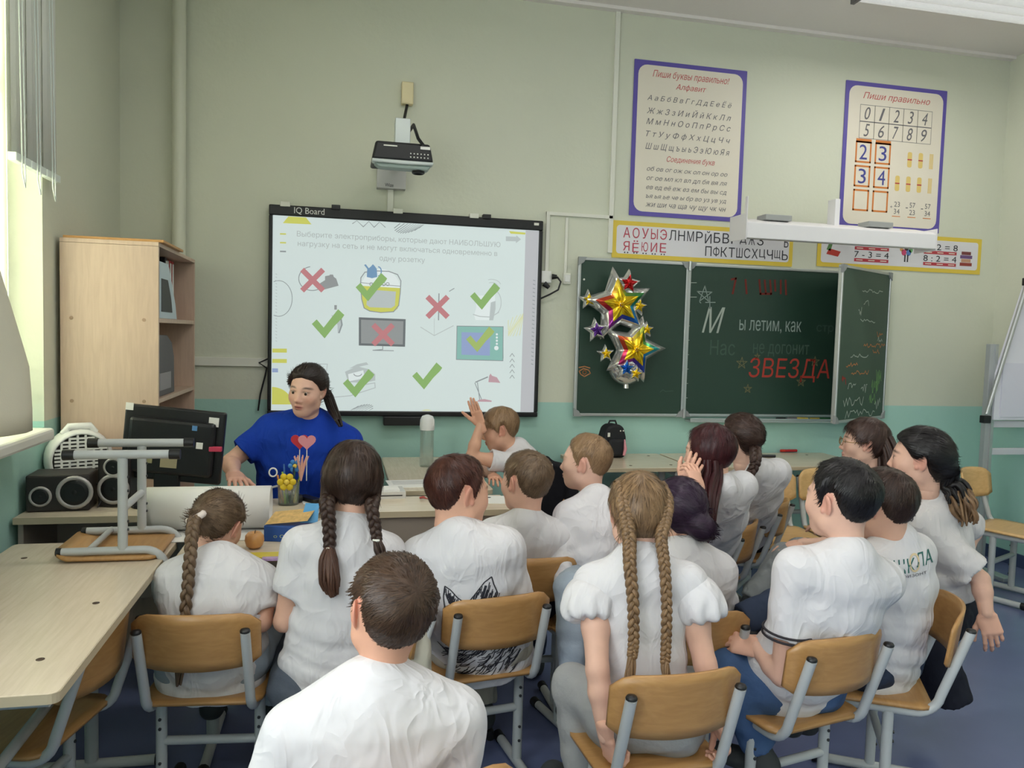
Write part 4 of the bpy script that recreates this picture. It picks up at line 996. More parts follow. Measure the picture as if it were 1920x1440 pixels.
# apple, boxes, cards
ap = empty('apple', pZ(477, 1028, TZ), label='yellow-red apple on the small desk', cat='apple')
mb = MB(); mb.lathe([(.006, .010), (.018, .002), (.027, .010), (.032, .028), (.030, .044), (.021, .055), (.010, .053), (.003, .046)], 20)
mb.build('fruit', mat('apple_skin', (206, 152, 92), .35, noise=.4, nscale=14), ap); MB().tube([(0, 0, .047), (.003, 0, .062)], .0016, 6).build('stem', M_DARK, ap)
p = pZ(520, 1017, TZ)
b1 = empty('snack_box', (p.x + .035, p.y + .04, TZ), math.radians(-14), 'blue cardboard box with patterned lid flap beside the apple', 'box')
MB().box(-.075, .075, -.04, .04, 0, .055).build('carton', mat('box_blue', (36, 84, 160), .45), b1, .002)
MB().add([(-.075, -.03, .057), (.075, -.03, .075), (.085, .05, .105), (-.065, .05, .085)], [(0, 1, 2, 3)]).build('lid_flap', mat('box_pattern', (206, 170, 110), .5, noise=.5, nscale=60), b1)
MB().add([(.04, .0, .06), (.10, .01, .06), (.095, .05, .12), (.045, .05, .12)], [(0, 1, 2, 3)]).build('blue_wrapper', mat('wrapper_blue', (90, 160, 210), .3), b1)
text_fit('о О о', .06, .012, mat('box_print', (190, 200, 130), .5), Matrix(((1, 0, 0, -.01), (0, 0, -1, -.0415), (0, 1, 0, .02), (0, 0, 0, 1))), b1)
p = pZ(500, 1043, TZ); c_ = MB().box(-.06, .06, -.03, .03, 0, .006).build('card_pack', mat('card_yellow', (214, 196, 70), .4), bevel=.001); c_.location = (p.x, p.y, TZ); tag(c_, 'yellow printed card on the desk before the seated girl', 'card')
MB().box(-.01, .055, -.055, -.032, 0, .008).build('card_insert', mat('card_mixed', (180, 150, 190), .4, noise=.6, nscale=50), c_)
# pen glass
p = pZ(540, 948, TZ); pcx, pcy = p.x, p.y + .03
pg = empty('pencil_cup', (pcx, pcy, TZ), label='clear cup crammed with pens and toy flowers', cat='pencil cup')
M_CUP = mat('clear_plastic', (200, 215, 205), .1, trans=.85, alpha=.45)
MB().lathe([(.042, 0), (.047, .10), (.045, .10), (.040, .004)], 22).build('cup', M_CUP, pg)
rnd = random.Random(2)
def toppoint(i, n, r0, r1, h):
    a = i / n * 6.283; return (r0 * math.cos(a), r0 * math.sin(a), .006), (r1 * math.cos(a), r1 * math.sin(a), h)
for i, (c_, nm, pos) in enumerate((((216, 190, 50), 'yellow', 'leftmost'), ((60, 120, 60), 'green', 'front'), ((70, 120, 190), 'blue', 'rear'), ((220, 140, 60), 'orange', 'right'), ((150, 190, 80), 'lime', 'inner'), ((40, 60, 80), 'navy', 'back'))):
    a_, b_ = toppoint(i, 6, .022, .046, .125 + .02 * (i % 3)); s_ = MB().tube([a_, b_], .004, 6).build('pen', mat('pen_' + nm, c_, .4)); s_.location = (pcx, pcy, TZ); tag(s_, nm + ' pen standing in the clear pencil cup', 'pen', 'pens in the pencil cup')
def toyflower(dx, dy, h, r, c_, nm):
    o = empty('toy_flower', (pcx, pcy, TZ), label=nm + ' toy flower sticking out of the pencil cup', cat='toy flower', group='toy flowers in the pencil cup')
    MB().tube([(dx * .3, dy * .3, .008), (dx, dy, h)], .003, 6).build('stalk', mat('stalk_green', (70, 130, 80), .5), o)
    for k_ in range(6):
        a_ = k_ * 1.047; MB().ball((dx + r * .7 * math.cos(a_), dy - .008, h + r * .7 * math.sin(a_)), r * .42, 8, sc=(1, .5, 1)).build('petal', mat('petal_' + nm, c_, .5), o)
    MB().ball((dx, dy - .012, h), r * .35, 8).build('flower_centre', mat('petal_centre', (230, 200, 80), .5), o)
toyflower(-.005, -.045, .105, .035, (222, 192, 40), 'yellow'); toyflower(.025, .0, .165, .026, (60, 130, 200), 'blue')
o = empty('toy_flower', (pcx + .05, pcy, TZ), label='tall pink paper flower at the right of the pencil cup', cat='toy flower')
for k_ in range(9):
    a_ = k_ * .698; MB().tube([(0, 0, .10), (.012 * math.cos(a_), .012 * math.sin(a_), .16), (.03 * math.cos(a_), .03 * math.sin(a_), .205)], [.004, .006, .003], 6).build('petal', mat('petal_salmon', (228, 172, 156), .6), o)
MB().tube([(-.02, 0, .008), (0, 0, .17)], .004, 6).build('stalk', mat('stalk_green', (70, 130, 80), .5), o)
for (dx, c_, nm, dz, dy) in ((-.012, (196, 40, 52), 'red', .0, .006), (.018, (214, 140, 148), 'pink', .0, -.006)):
    o = empty('heart_pick', (pcx + .055 + dx, pcy + dy, TZ), label=nm + ' paper heart on a stick above the pencil cup', cat='heart pick', group='paper hearts')
    hp_ = [(.037 * (16 * math.sin(t) ** 3) / 16, .036 * (13 * math.cos(t) - 5 * math.cos(2 * t) - 2 * math.cos(3 * t) - math.cos(4 * t)) / 16) for t in np.linspace(0, 2 * math.pi, 28, endpoint=False)]
    MB().prism(hp_, -.002, .002, Matrix(((1, 0, 0, 0), (0, 0, -1, 0), (0, 1, 0, .268), (0, 0, 0, 1)))).build('heart', mat('heart_' + nm, c_, .5), o)
    MB().tube([(0, .003, .10), (0, .003, .245)], .0022, 6).build('stick', M_TRUNK, o)
sc_ = empty('scissors', (pcx - .045, pcy + .01, TZ), label='scissors with white rings at the left of the pencil cup', cat='scissors')
MB().tube([(-.02 + .016 * math.cos(t), 0, .135 + .018 * math.sin(t)) for t in np.linspace(0, 6.283, 18)], .0035, 6, caps=False).build('ring', M_WHITE, sc_)
MB().tube([(.0, 0, .12), (.02, 0, .01)], .004, 6).build('blade', M_ALU, sc_)
# papers, gadgets
def paper(px, py, w, d, rz, label, z=TZ, n='paper_sheet', m=None, t=.002):
    p = pZ(px, py, z); o = MB().box(-w / 2, w / 2, -d / 2, d / 2, 0, t).build(n, m or M_PAPER); o.location = (p.x, p.y, z); o.rotation_euler.z = math.radians(rz); tag(o, label, 'paper' if n.startswith('paper') else n.replace('_', ' ')); return o
o = paper(775, 907, .25, .19, 4, 'white printed sheet on the desk below the bottle')
for i in range(4): MB().box(-.10, .10 - .03 * (i % 2), .06 - i * .025, .064 - i * .025, .002, .0024).build('printed_line', M_INK, o)
o = paper(915, 937, .16, .16, -8, 'printed badge sheet behind the boy with the wolf shirt')
MB().prism(rrect(.07, .02, .009), .002, .0026, Matrix.Translation((-.02, .04, 0))).build('printed_logo', M_BLK, o)
o = paper(722, 930, .17, .13, 3, 'clear boxed stack of cards at the desk edge', n='card_box', m=mat('card_box_clear', (206, 204, 198), .25), t=.03)
MB().box(-.08, .07, -.066, -.064, .012, .017).build('dark_line', M_DARK, o); MB().box(-.08, .06, -.05, .05, .03, .037).build('top_card', M_PAPER, o)
o = paper(600, 940, .15, .08, 10, 'white note paper beside the pencil cup')
p = pZ(580, 940, TZ); o = MB().prism(rrect(.045, .13, .012), 0, .018).build('remote_control', M_BLACK, bevel=.004); o.location = (p.x, p.y, TZ + .002); o.rotation_euler.z = math.radians(35); tag(o, 'black remote control lying near the pencil cup', 'remote control')
p = pZ(812, 938, TZ); o = empty('candy_wrapper', (p.x, p.y, TZ), math.radians(-20), 'red and brown candy wrapper on the teacher desk', 'wrapper')
MB().tube([(-.06, 0, .008), (-.045, 0, .012), (-.03, 0, .006), (.03, 0, .008), (.05, 0, .012)], [.010, .012, .004, .012, .006], 6, flat=.5).build('foil', mat('wrapper_red', (160, 60, 50), .35, noise=.4, nscale=80), o)
# bottle
p = pZ(798, 872, TZ); bt = empty('water_bottle', (p.x, p.y - .04, TZ), label='clear water bottle with frosted white cap', cat='bottle')
M_BOT = mat('bottle_clear', (206, 220, 210), .12, trans=.7, alpha=.4)
MB().lathe([(.036, 0), (.039, .01), (.039, .20), (.034, .215), (.032, .215), (.036, .198), (.036, .012), (.02, .006)], 24).build('bottle_body', M_BOT, bt)
MB().lathe([(.040, .205), (.042, .225), (.040, .262), (.03, .282), (.008, .29)], 20).build('cap', mat('cap_white', (224, 226, 224), .3), bt)
MB().tube([(.03, -.02, .21), (.033, -.025, .25), (.03, -.02, .27)], .004, 6).build('cap_clip', M_WHITE, bt)
# backpack
p = pZ(1136, 852, TZ); bp2 = empty('backpack', (p.x, p.y - .1, TZ), math.radians(10), 'small black backpack with a pink pendant on the table', 'backpack')
MBK = mat('backpack_black', (26, 28, 32), .7)
mb = MB(); mb.prism([(-.075, 0), (.075, 0), (.08, .05), (.078, .13), (.06, .19), (.03, .21), (-.03, .21), (-.06, .19), (-.078, .13), (-.08, .05)], -.05, .05, Matrix(((1, 0, 0, 0), (0, 0, 1, 0), (0, 1, 0, 0), (0, 0, 0, 1)))); mb.build('bag', MBK, bp2, .02, 3)
MB().box(-.06, .06, -.075, -.04, .015, .12).build('front_pocket', MBK, bp2, .015, 3); MB().tube([(-.03, .0, .205), (-.02, 0, .228), (.02, 0, .228), (.03, 0, .205)], .006, 8).build('top_handle', MBK, bp2)
MB().tube([(.045, -.08, .12), (.05, -.085, .06), (.04, -.085, .02)], [.004, .011, .008], 8).build('pendant', mat('pendant_pink', (220, 150, 160), .6), bp2)
MB().box(-.06, -.045, -.056, -.05, .135, .16).build('logo_patch', M_TRUNK, bp2); 
for x in (.03, .05): MB().ball((x, -.053, .17), .005, 8).build('stud', M_TRUNK, bp2)
# two red markers on the far table
for (x, y, rz, c2, lab) in ((1424, 855, -8, (40, 40, 44), 'red-capped dark marker lying on the table below the chalkboard'), (1467, 845, 2, (196, 40, 44), 'red marker lying near the glasses-wearing girl')):
    p = pZ(x, y, TZ + .01); o = empty('felt_marker', (p.x + .06, p.y, TZ + .0095), math.radians(rz), lab, 'marker')
    MB().tube([(-.045, 0, 0), (.05, 0, 0)], .0095, 8).build('barrel', mat('marker_b%d' % c2[0], c2, .4), o); MB().tube([(-.075, 0, 0), (-.045, 0, 0)], .010, 8).build('cap', mat('marker_cap_red', (220, 60, 44), .4), o)
# flipchart
fc = empty('flipchart', (0, 0, 0), label='white flipchart board on an aluminium stand at the right edge', cat='flipchart')
FY = 4.36
fq = lambda x, y: (pY(x, y, FY).x, pY(x, y, FY).z)
px_ = fq(1851, 760)[0]; zt_ = fq(1858, 645)[1]
MB().box(px_ - .022, px_ + .045, FY - .02, FY + .02, .03, zt_).build('stand_post', mat('post_grey', (178, 182, 184), .4, .3), fc, .004)
MB().box(px_ + .012, px_ + .034, FY - .03, FY - .018, .03, zt_).build('post_channel', M_ALU, fc, .002)
for y in (795, 846): z = fq(1890, y)[1]; MB().box(px_ + .046, min(px_ + .62, XR - .04), FY - .015, FY + .015, z - .022, z + .022).build('crossbar', mat('bar_grey', (206, 206, 214), .4), fc, .003)
MB().box(px_ - .03, px_ + .05, FY - .25, FY + .30, 0, .03).build('foot', M_ALU, fc, .005)
q0, q1, q2, q3 = fq(1912, 540), fq(1872, 660), fq(1858, 700), fq(1853, 786)
mb = MB(); mb.prism([q3, (XR - .05, q3[1]), (XR - .05, q0[1] + .02), (q0[0], q0[1] + .02), q1, q2], -.0, .02, Matrix(((1, 0, 0, 0), (0, 0, -1, FY - .022), (0, 1, 0, 0), (0, 0, 0, 1)))); mb.build('board', mat('flip_white', (226, 226, 236), .35), fc)
r0, r1 = fq(1838, 775), fq(1912, 535)
MB().tube([(r0[0], FY - .05, r0[1]), (r1[0], FY - .055, r1[1])], .014, 8).build('edge_rail', M_ALU, fc)
for q in (fq(1835, 783), fq(1914, 528)): MB().box(q[0] - .028, q[0] + .028, FY - .075, FY - .035, q[1] - .03, q[1] + .02).build('corner_cap', M_BLACK, fc, .004)
q = fq(1868, 680); MB().box(px_ + .06, XR - .06, FY - .048, FY - .043, q3[1] + .02, q[1]).build('paper_pad', mat('flip_paper', (216, 216, 230), .6), fc)
# ------------------------------------------------------------------ school chairs
def make_chair(name, wood_m, top=.69, seat=.395):
    """front of the chair looks along +Y"""
    o = empty(name)
    sw_, sd = .355, .35
    # seat shell with a slight dip and a waterfall front
    vs = []; nx, ny = 10, 10; t = .011
    out = rrect(sw_, sd, .05, 4)
    def zs(x, y): return seat - .006 * math.cos(x / sw_ * math.pi) * math.cos(y / sd * 2.2) - max(0, y - sd * .33) * .35
    mb = MB(); n = len(out)
    rings = [1.0, .8, .5, .2]
    for zoff in (0, -t):
        for r in rings: vs += [(x * r, y * r, zs(x * r, y * r) + zoff) for x, y in out]
    fs = []; nr = len(rings)
    for side in (0, 1):
        b0 = side * nr * n
        for k in range(nr - 1):
            for j in range(n):
                q = (b0 + k * n + j, b0 + k * n + (j + 1) % n, b0 + (k + 1) * n + (j + 1) % n, b0 + (k + 1) * n + j)
                fs.append(q if side == 0 else q[::-1])
        cap = tuple(b0 + (nr - 1) * n + j for j in range(n)); fs.append(cap if side == 0 else cap[::-1])
    for j in range(n): fs.append((j, nr * n + j, nr * n + (j + 1) % n, (j + 1) % n))
    mb.add(vs, fs, True); mb.build('seat', wood_m, o)
    # backrest: curved panel
    bw, bh = .36, .155; mb = MB(); vs = []; fs = []
    NX, NZ = 14, 6
    for side in (0, 1):
        for i in range(NX + 1):
            u = i / NX * 2 - 1
            for j in range(NZ + 1):
                v = j / NZ * 2 - 1
                x = u * bw / 2
                # rounded upper corners, gently arched edges
                hh_ = bh / 2 * (1 - .42 * max(0, abs(u) - .72) ** 2 / .0784 * (.9)) if v > 0 else bh / 2 * (1 - .25 * max(0, abs(u) - .8) ** 2 / .04)
                arch = .012 * (1 - u * u) if v > 0 else -.006 * (1 - u * u)
                z = top - bh / 2 - .012 + v * hh_ + arch * abs(v)
                y = -.225 - (z - seat) * .13 + .055 * u * u + side * -.011
                vs.append((x, y, z))
    S = (NX + 1) * (NZ + 1)
    for i in range(NX):
        for j in range(NZ):
            a_ = i * (NZ + 1) + j; q = (a_, a_ + NZ + 1, a_ + NZ + 2, a_ + 1)
            fs.append(q[::-1]); fs.append(tuple(k + S for k in q))
    for i in range(NX):
        for j in (0, NZ):
            a_ = i * (NZ + 1) + j; b_ = a_ + NZ + 1; q = (a_, b_, b_ + S, a_ + S); fs.append(q if j == 0 else q[::-1])
    for j in range(NZ):
        for i in (0, NX):
            a_ = i * (NZ + 1) + j; b_ = a_ + 1; q = (a_, b_, b_ + S, a_ + S); fs.append(q[::-1] if i == 0 else q)
    mb.add(vs, fs, True); mb.build('backrest', wood_m, o)
    for s in (-1, 1):
        x = s * .148
        zt_ = top - .05; yt = -.215 - (zt_ - seat) * .13 - .018
        pts = [(x, .15, seat - .03), (x, -.12, seat - .03)]
        for k in range(1, 7):
            a_ = math.radians(k * 82 / 6); pts.append((x, -.12 - .075 * math.sin(a_), seat - .03 + .075 * (1 - math.cos(a_))))
        pts += [(x, yt, zt_)]
        side = MB().tube(pts, .0145, 12).build('side_tube', M_METAL, o)
        e = Vector(pts[-1]); MB().lathe([(.0145, 0), (.0150, .004), (.012, .009), (.003, .011)], 12, Matrix.Translation(e - Vector((0, 0, .001)))).build('tube_plug', M_BLACK, side)
        MB().tube([(x, .148, seat - .03), (x, .165, seat - .03)], .0155, 12).build('tube_plug', M_BLACK, side)
        lg = MB().tube([(x, -.05, .03), (x, -.05, seat - .035)], .017, 12).build('leg', M_METAL, o)
        for z in (.10, .15, .26, .29): MB().lathe([(.005, 0), (.005, .004), (.003, .005)], 8, Matrix.Translation((x, -.066, z)) @ Matrix.Rotation(math.radians(90), 4, 'X')).build('screw', M_SCREW, lg)
        ft = MB().tube([(x, -.225, .019), (x, .125, .019)], .016, 12).build('floor_runner', M_METAL, o)
        for e in (-1, 1): MB().tube([(x, -.05 + e * .155, .019), (x, -.05 + e * .192, .019)], .0188, 12).build('end_cap', M_BLACK, ft)
    MB().tube([(-.148, -.05, .215), (.148, -.05, .215)], .014, 10).build('crossbar', M_METAL, o)
    MB().tube([(-.148, .06, seat - .035), (.148, .06, seat - .035)], .011, 10).build('seat_bar', M_METAL, o)
    return o
chair_a = make_chair('school_chair', M_PLY)
chair_b = make_chair('school_chair', M_PLYL)
used = {}
def place_chair(x, y, deg, label, kind='a', z=0.0):
    src = chair_a if kind == 'a' else chair_b
    if kind not in used: used[kind] = 1; o = src
    else: o = copy_tree(src)
    o.location = (x, y, z); o.rotation_euler = (0, 0, math.radians(deg))
    return tag(o, label, 'chair', 'school chairs with plywood seats')
def chair_at(px, py, deg, label, kind='a', zt=.69, sc=1.0):
    """place a chair so that the middle of its backrest top is seen at this spot"""
    p = pZ(px, py, zt - .01); a_ = math.radians(deg); off = Vector((0, -.265 * sc, 0)); off.rotate(Euler((0, 0, a_)))
    o = place_chair(p.x - off.x, p.y - off.y, deg, label, kind); o.scale = (sc, sc, sc); return o
CH9 = chair_at(1290, 1270, 3, 'plywood chair of the girl with two long blond braids')
CH3 = chair_at(358, 1160, -6, 'plywood chair of the girl with one braid and hair tie')
CH6 = chair_at(945, 1124, 9, 'plywood chair of the boy in the wolf shirt')
CH14 = chair_at(1598, 1198, 12, 'plywood chair of the boy with striped cuffs')
CH15 = chair_at(1800, 1132, 60, 'plywood chair seen from its side at the right')
CHA = chair_at(212, 1170, 76, 'empty plywood chair pushed under the long window desk')
CH5 = chair_at(775, 1486, 8, 'plywood chair of the boy nearest the camera', zt=.78, sc=1.13)
CH7 = chair_at(1005, 1052, 0, 'plywood chair behind the braided girl\'s left shoulder')
CH11 = chair_at(1412, 985, 42, 'plywood chair of the girl with dark red hair')
CH12 = chair_at(1475, 943, 46, 'plywood chair of the girl with a purple-tipped braid')
chair_at(1424, 878, 176, 'pale plywood chair before the wall table, left of two', 'b', .765, 1.1)
chair_at(1546, 878, 176, 'pale plywood chair before the wall table, right of two', 'b', .765, 1.1)
chr_ = chair_at(1812, 877, 205, 'pale empty chair beside the flipchart, farther of the pair', 'b', .765, 1.1)
place_chair(chr_.location.x + .34, chr_.location.y - .42, 208, 'pale empty chair beside the flipchart, nearer of the pair', 'b').scale = (1.1, 1.1, 1.1)
# the chair lying upside down on the window desk
iv = copy_tree(chair_a); tag(iv, 'upturned plywood chair resting seat-down on the window desk', 'chair', 'school chairs with plywood seats')
p = pZ(205, 1018, TZ)
iv.matrix_local = Matrix.Translation((-.71, 2.74, TZ + .352)) @ Matrix.Rotation(math.radians(180 - 0), 4, 'Y') @ Matrix.Rotation(math.radians(-91), 4, 'Z') @ Matrix.Scale(.88, 4)
iv.rotation_mode = 'XYZ'
# ------------------------------------------------------------------ smooth bodies from distance fields
f32 = np.float32
def smin(a, b, k):
    if k <= 0: return np.minimum(a, b)
    h = np.maximum(k - np.abs(a - b), 0) / k
    return np.minimum(a, b) - h * h * k * f32(.25)
def smax(a, b, k): return -smin(-a, -b, k)
class Field:
    def __init__(s, lo, hi, h):
        s.lo = np.array(lo, f32); s.h = h
        s.n = np.ceil((np.array(hi) - s.lo) / h).astype(int) + 1
        s.ax = [(s.lo[i] + h * np.arange(s.n[i])).astype(f32) for i in range(3)]
        s.d = np.full(s.n, 1.0, f32)
    def sl(s, lo, hi, m):
        out = []
        for i in range(3):
            a = int(max(0, math.floor((lo[i] - m - s.lo[i]) / s.h))); b = int(min(s.n[i], math.ceil((hi[i] + m - s.lo[i]) / s.h) + 1))
            if b <= a: return None
            out.append(slice(a, b))
        return tuple(out)
    def grid(s, q): return s.ax[0][q[0]][:, None, None], s.ax[1][q[1]][None, :, None], s.ax[2][q[2]][None, None, :]
    def add(s, prim, k=.02):
        fn, lo, hi = prim; q = s.sl(lo, hi, k + 3 * s.h)
        if q is None: return s
        s.d[q] = smin(s.d[q], fn(*s.grid(q)), k); return s
    def cut(s, prim, k=.006):
        fn, lo, hi = prim; q = s.sl(lo, hi, k + 3 * s.h)
        if q is None: return s
        s.d[q] = smax(s.d[q], -fn(*s.grid(q)), k); return s
    def keep(s, fn, k=.006):
        q = (slice(None),) * 3; s.d = smax(s.d, np.broadcast_to(fn(*s.grid(q)), s.d.shape), k); return s
    def mesh(s): return surface_nets(s.d, s.lo, s.h)
def surface_nets(d, lo, h):
    s = d < 0
    c = s[:-1, :-1, :-1].astype(np.int8)
    acc = c.copy()
    offs = [(i, j, k) for i in (0, 1) for j in (0, 1) for k in (0, 1)]
    nx, ny, nz = (v - 1 for v in d.shape)
    for (i, j, k) in offs[1:]: acc += s[i:i + nx, j:j + ny, k:k + nz]
    act = (acc > 0) & (acc < 8)
    idx = np.argwhere(act)
    if len(idx) == 0: return np.zeros((0, 3)), np.zeros((0, 4), int)
    I, J, K = idx.T
    vals = {o: d[I + o[0], J + o[1], K + o[2]] for o in offs}
    P = np.zeros((len(idx), 3)); W = np.zeros(len(idx))
    for a in offs:
        for ax in range(3):
            if a[ax] == 1: continue
            b = list(a); b[ax] = 1; b = tuple(b)
            va, vb = vals[a], vals[b]; m = (va < 0) != (vb < 0)
            den = np.where(m, va - vb, 1); t = np.where(m, va / den, 0)
            pt = np.tile(np.array(a, float), (len(idx), 1)); pt[:, ax] += t
            P += pt * m[:, None]; W += m
    P = (P / W[:, None] + idx) * h + lo
    num = -np.ones(act.shape, np.int64); num[I, J, K] = np.arange(len(idx))
    quads = []
    for ax in range(3):
        o1, o2 = [(1, 2), (2, 0), (0, 1)][ax]
        A = [slice(1, -1)] * 3; A[ax] = slice(0, -1); B = list(A); B[ax] = slice(1, None)
        sa = s[tuple(A)]; sb = s[tuple(B)]
        e = np.argwhere(sa != sb)
        if len(e) == 0: continue
        flip = sa[tuple(e.T)]
        e = e.copy()
        for k in range(3):
            if k != ax: e[:, k] += 1
        def cell(d1, d2):
            q = e.copy(); q[:, o1] -= d1; q[:, o2] -= d2; return num[q[:, 0], q[:, 1], q[:, 2]]
        q = np.stack([cell(1, 1), cell(0, 1), cell(0, 0), cell(1, 0)], 1)
        q[~flip] = q[~flip][:, ::-1]
        quads.append(q)
    Q = np.concatenate(quads); Q = Q[(Q >= 0).all(1)]
    return P, Q
def V3(p): return np.array(tuple(p), float)
def cone(a, b, ra, rb):
    a, b = V3(a), V3(b); ba = (b - a).astype(f32); L2 = f32(max(1e-9, float(ba @ ba))); r = max(ra, rb)
    def fn(x, y, z):
        px, py, pz = x - f32(a[0]), y - f32(a[1]), z - f32(a[2])
        t = np.clip((px * ba[0] + py * ba[1] + pz * ba[2]) / L2, 0, 1)
        return np.sqrt((px - t * ba[0]) ** 2 + (py - t * ba[1]) ** 2 + (pz - t * ba[2]) ** 2) - (f32(ra) + f32(rb - ra) * t)
    return fn, np.minimum(a, b) - r, np.maximum(a, b) + r
def fcone(a, b, ra, rb):
    """cone with a flat end at b"""
    a, b = V3(a), V3(b); L = float(np.linalg.norm(b - a)); u = ((b - a) / L).astype(f32); r = max(ra, rb)
    def fn(x, y, z):
        px, py, pz = x - f32(a[0]), y - f32(a[1]), z - f32(a[2])
        s = px * u[0] + py * u[1] + pz * u[2]; t = np.maximum(s, 0)
        rad = np.sqrt((px - t * u[0]) ** 2 + (py - t * u[1]) ** 2 + (pz - t * u[2]) ** 2) - (f32(ra) + f32(rb - ra) * np.minimum(t / f32(L), 1.2))
        return np.maximum(rad, s - f32(L))
    return fn, np.minimum(a, b) - r, np.maximum(a, b) + r
def econe(a, b, ra, rb, lat, qa, qb=None):
    """cone whose section is wider along lat; qa, qb = width over depth"""
    a, b = V3(a), V3(b); ba = (b - a).astype(f32); L2 = f32(max(1e-9, float(ba @ ba))); r = max(ra, rb); l = V3(lat).astype(f32); qb = qb or qa
    def fn(x, y, z):
        px, py, pz = x - f32(a[0]), y - f32(a[1]), z - f32(a[2])
        t = np.clip((px * ba[0] + py * ba[1] + pz * ba[2]) / L2, 0, 1)
        rx, ry, rz = px - t * ba[0], py - t * ba[1], pz - t * ba[2]
        ll = rx * l[0] + ry * l[1] + rz * l[2]; r2 = rx * rx + ry * ry + rz * rz; q = f32(qa) + f32(qb - qa) * t
        return (np.sqrt(ll * ll + np.maximum(r2 - ll * ll, 0) * q * q) - (f32(ra) + f32(rb - ra) * t)) * f32(.85)
    return fn, np.minimum(a, b) - r, np.maximum(a, b) + r
def ell(c, r, R=None):
    c = V3(c); r = np.array(r, f32); m = float(max(r)); R_ = None if R is None else np.array(R, f32)
    def fn(x, y, z):
        px, py, pz = x - f32(c[0]), y - f32(c[1]), z - f32(c[2])
        if R_ is not None: px, py, pz = (R_[0, i] * px + R_[1, i] * py + R_[2, i] * pz for i in range(3))
        k0 = np.sqrt((px / r[0]) ** 2 + (py / r[1]) ** 2 + (pz / r[2]) ** 2); k1 = np.sqrt((px / r[0] ** 2) ** 2 + (py / r[1] ** 2) ** 2 + (pz / r[2] ** 2) ** 2)
        return k0 * (k0 - 1) / np.maximum(k1, 1e-6)
    return fn, c - m, c + m
def np_object(name, Vv, Q, m, parent, col=None, flow=None, smooth=True):
    me = bpy.data.meshes.new(name)
    Q = np.asarray(Q, np.int32); Vv = np.asarray(Vv, np.float32); k = Q.shape[1]
    me.vertices.add(len(Vv)); me.vertices.foreach_set('co', Vv.ravel())
    me.loops.add(Q.size); me.loops.foreach_set('vertex_index', Q.ravel())
    me.polygons.add(len(Q)); me.polygons.foreach_set('loop_start', np.arange(0, Q.size, k, dtype=np.int32)); me.polygons.foreach_set('loop_total', np.full(len(Q), k, np.int32))
    me.polygons.foreach_set('use_smooth', np.full(len(Q), smooth))
    if col is not None:
        at = me.attributes.new('tint', 'FLOAT_COLOR', 'POINT'); at.data.foreach_set('color', np.c_[col, np.ones(len(col))].astype(np.float32).ravel())
    if flow is not None:
        at = me.attributes.new('flow', 'FLOAT_VECTOR', 'POINT'); at.data.foreach_set('vector', np.asarray(flow, np.float32).ravel())
    me.update(calc_edges=True); me.validate()
    me.materials.append(m)
    return link(bpy.data.objects.new(name, me), parent)
def join(*parts):
    Vs, Qs, Cs, n = [], [], [], 0
    for p in parts:
        Vs.append(p[0]); Qs.append(p[1] + n); n += len(p[0])
        if len(p) > 2: Cs.append(p[2])
    return (np.concatenate(Vs), np.concatenate(Qs)) + ((np.concatenate(Cs),) if Cs else ())
def smoothstep(a, b, x): t = np.clip((x - a) / (b - a), 0, 1); return t * t * (3 - 2 * t)
# ---- head template: local frame X right, Y face, Z up; adult size 0.23 tall
_core = [(ell((0, -.014, .028), (.0745, .094, .086)), 0), (ell((0, .022, -.030), (.061, .066, .078)), .05), (ell((0, .048, -.088), (.034, .030, .026)), .035), (cone((-.044, .004, -.062), (.044, .004, -.062), .022, .022), .03)]
def head_core(x, y, z):
    d = None
    for (fn, lo, hi), k in _core:
        v = fn(x, y, z); d = v if d is None else smin(d, v, k)
    return d
def make_head(h=.0028, adult=False):
    Fd = Field((-.10, -.125, -.215), (.10, .125, .125), h)
    q = (slice(None),) * 3; Fd.d = head_core(*Fd.grid(q)).astype(f32)
    for s in (-1, 1): Fd.cut(ell((s * .032, .094, .004), (.017, .013, .011)), .012)
    Fd.add(cone((-.036, .072, .022), (.036, .072, .022), .009, .009), .016)
    Fd.add(cone((0, .080, .004), (0, .099, -.030), .006, .0095), .014)
    for s in (-1, 1): Fd.add(ell((s * .0105, .088, -.035), (.008, .010, .007)), .008)
    Fd.add(ell((0, .085, -.0575), (.021, .009, .0055)), .006); Fd.add(ell((0, .083, -.0685), (.018, .009, .006)), .006)
    Fd.cut(cone((-.018, .093, -.063), (.018, .093, -.063), .0022, .0022), .002)
    for s in (-1, 1): Fd.add(ell((s * .040, .050, -.025), (.022, .024, .022)), .03)     # cheeks
    for s in (-1, 1):
        Fd.add(ell((s * .0315, .0735, .003), (.0150, .0125, .0095)), .006)               # lids
        R = np.array(Euler((math.radians(8), math.radians(s * 12), math.radians(s * 24))).to_matrix())
        Fd.add(ell((s * .0765, -.014, -.002), (.0065, .020, .033), R), .006)
        Fd.cut(ell((s * .084, -.010, -.001), (.006, .010, .019), R), .004)
        Fd.add(ell((s * .073, .002, -.022), (.006, .006, .008)), .006)
    Fd.add(cone((0, -.028, -.05), (0, -.036, -.098), .050, .047), .03)
    Vv, Q = Fd.mesh()
    return Vv, Q
HEAD_V, HEAD_Q = make_head()
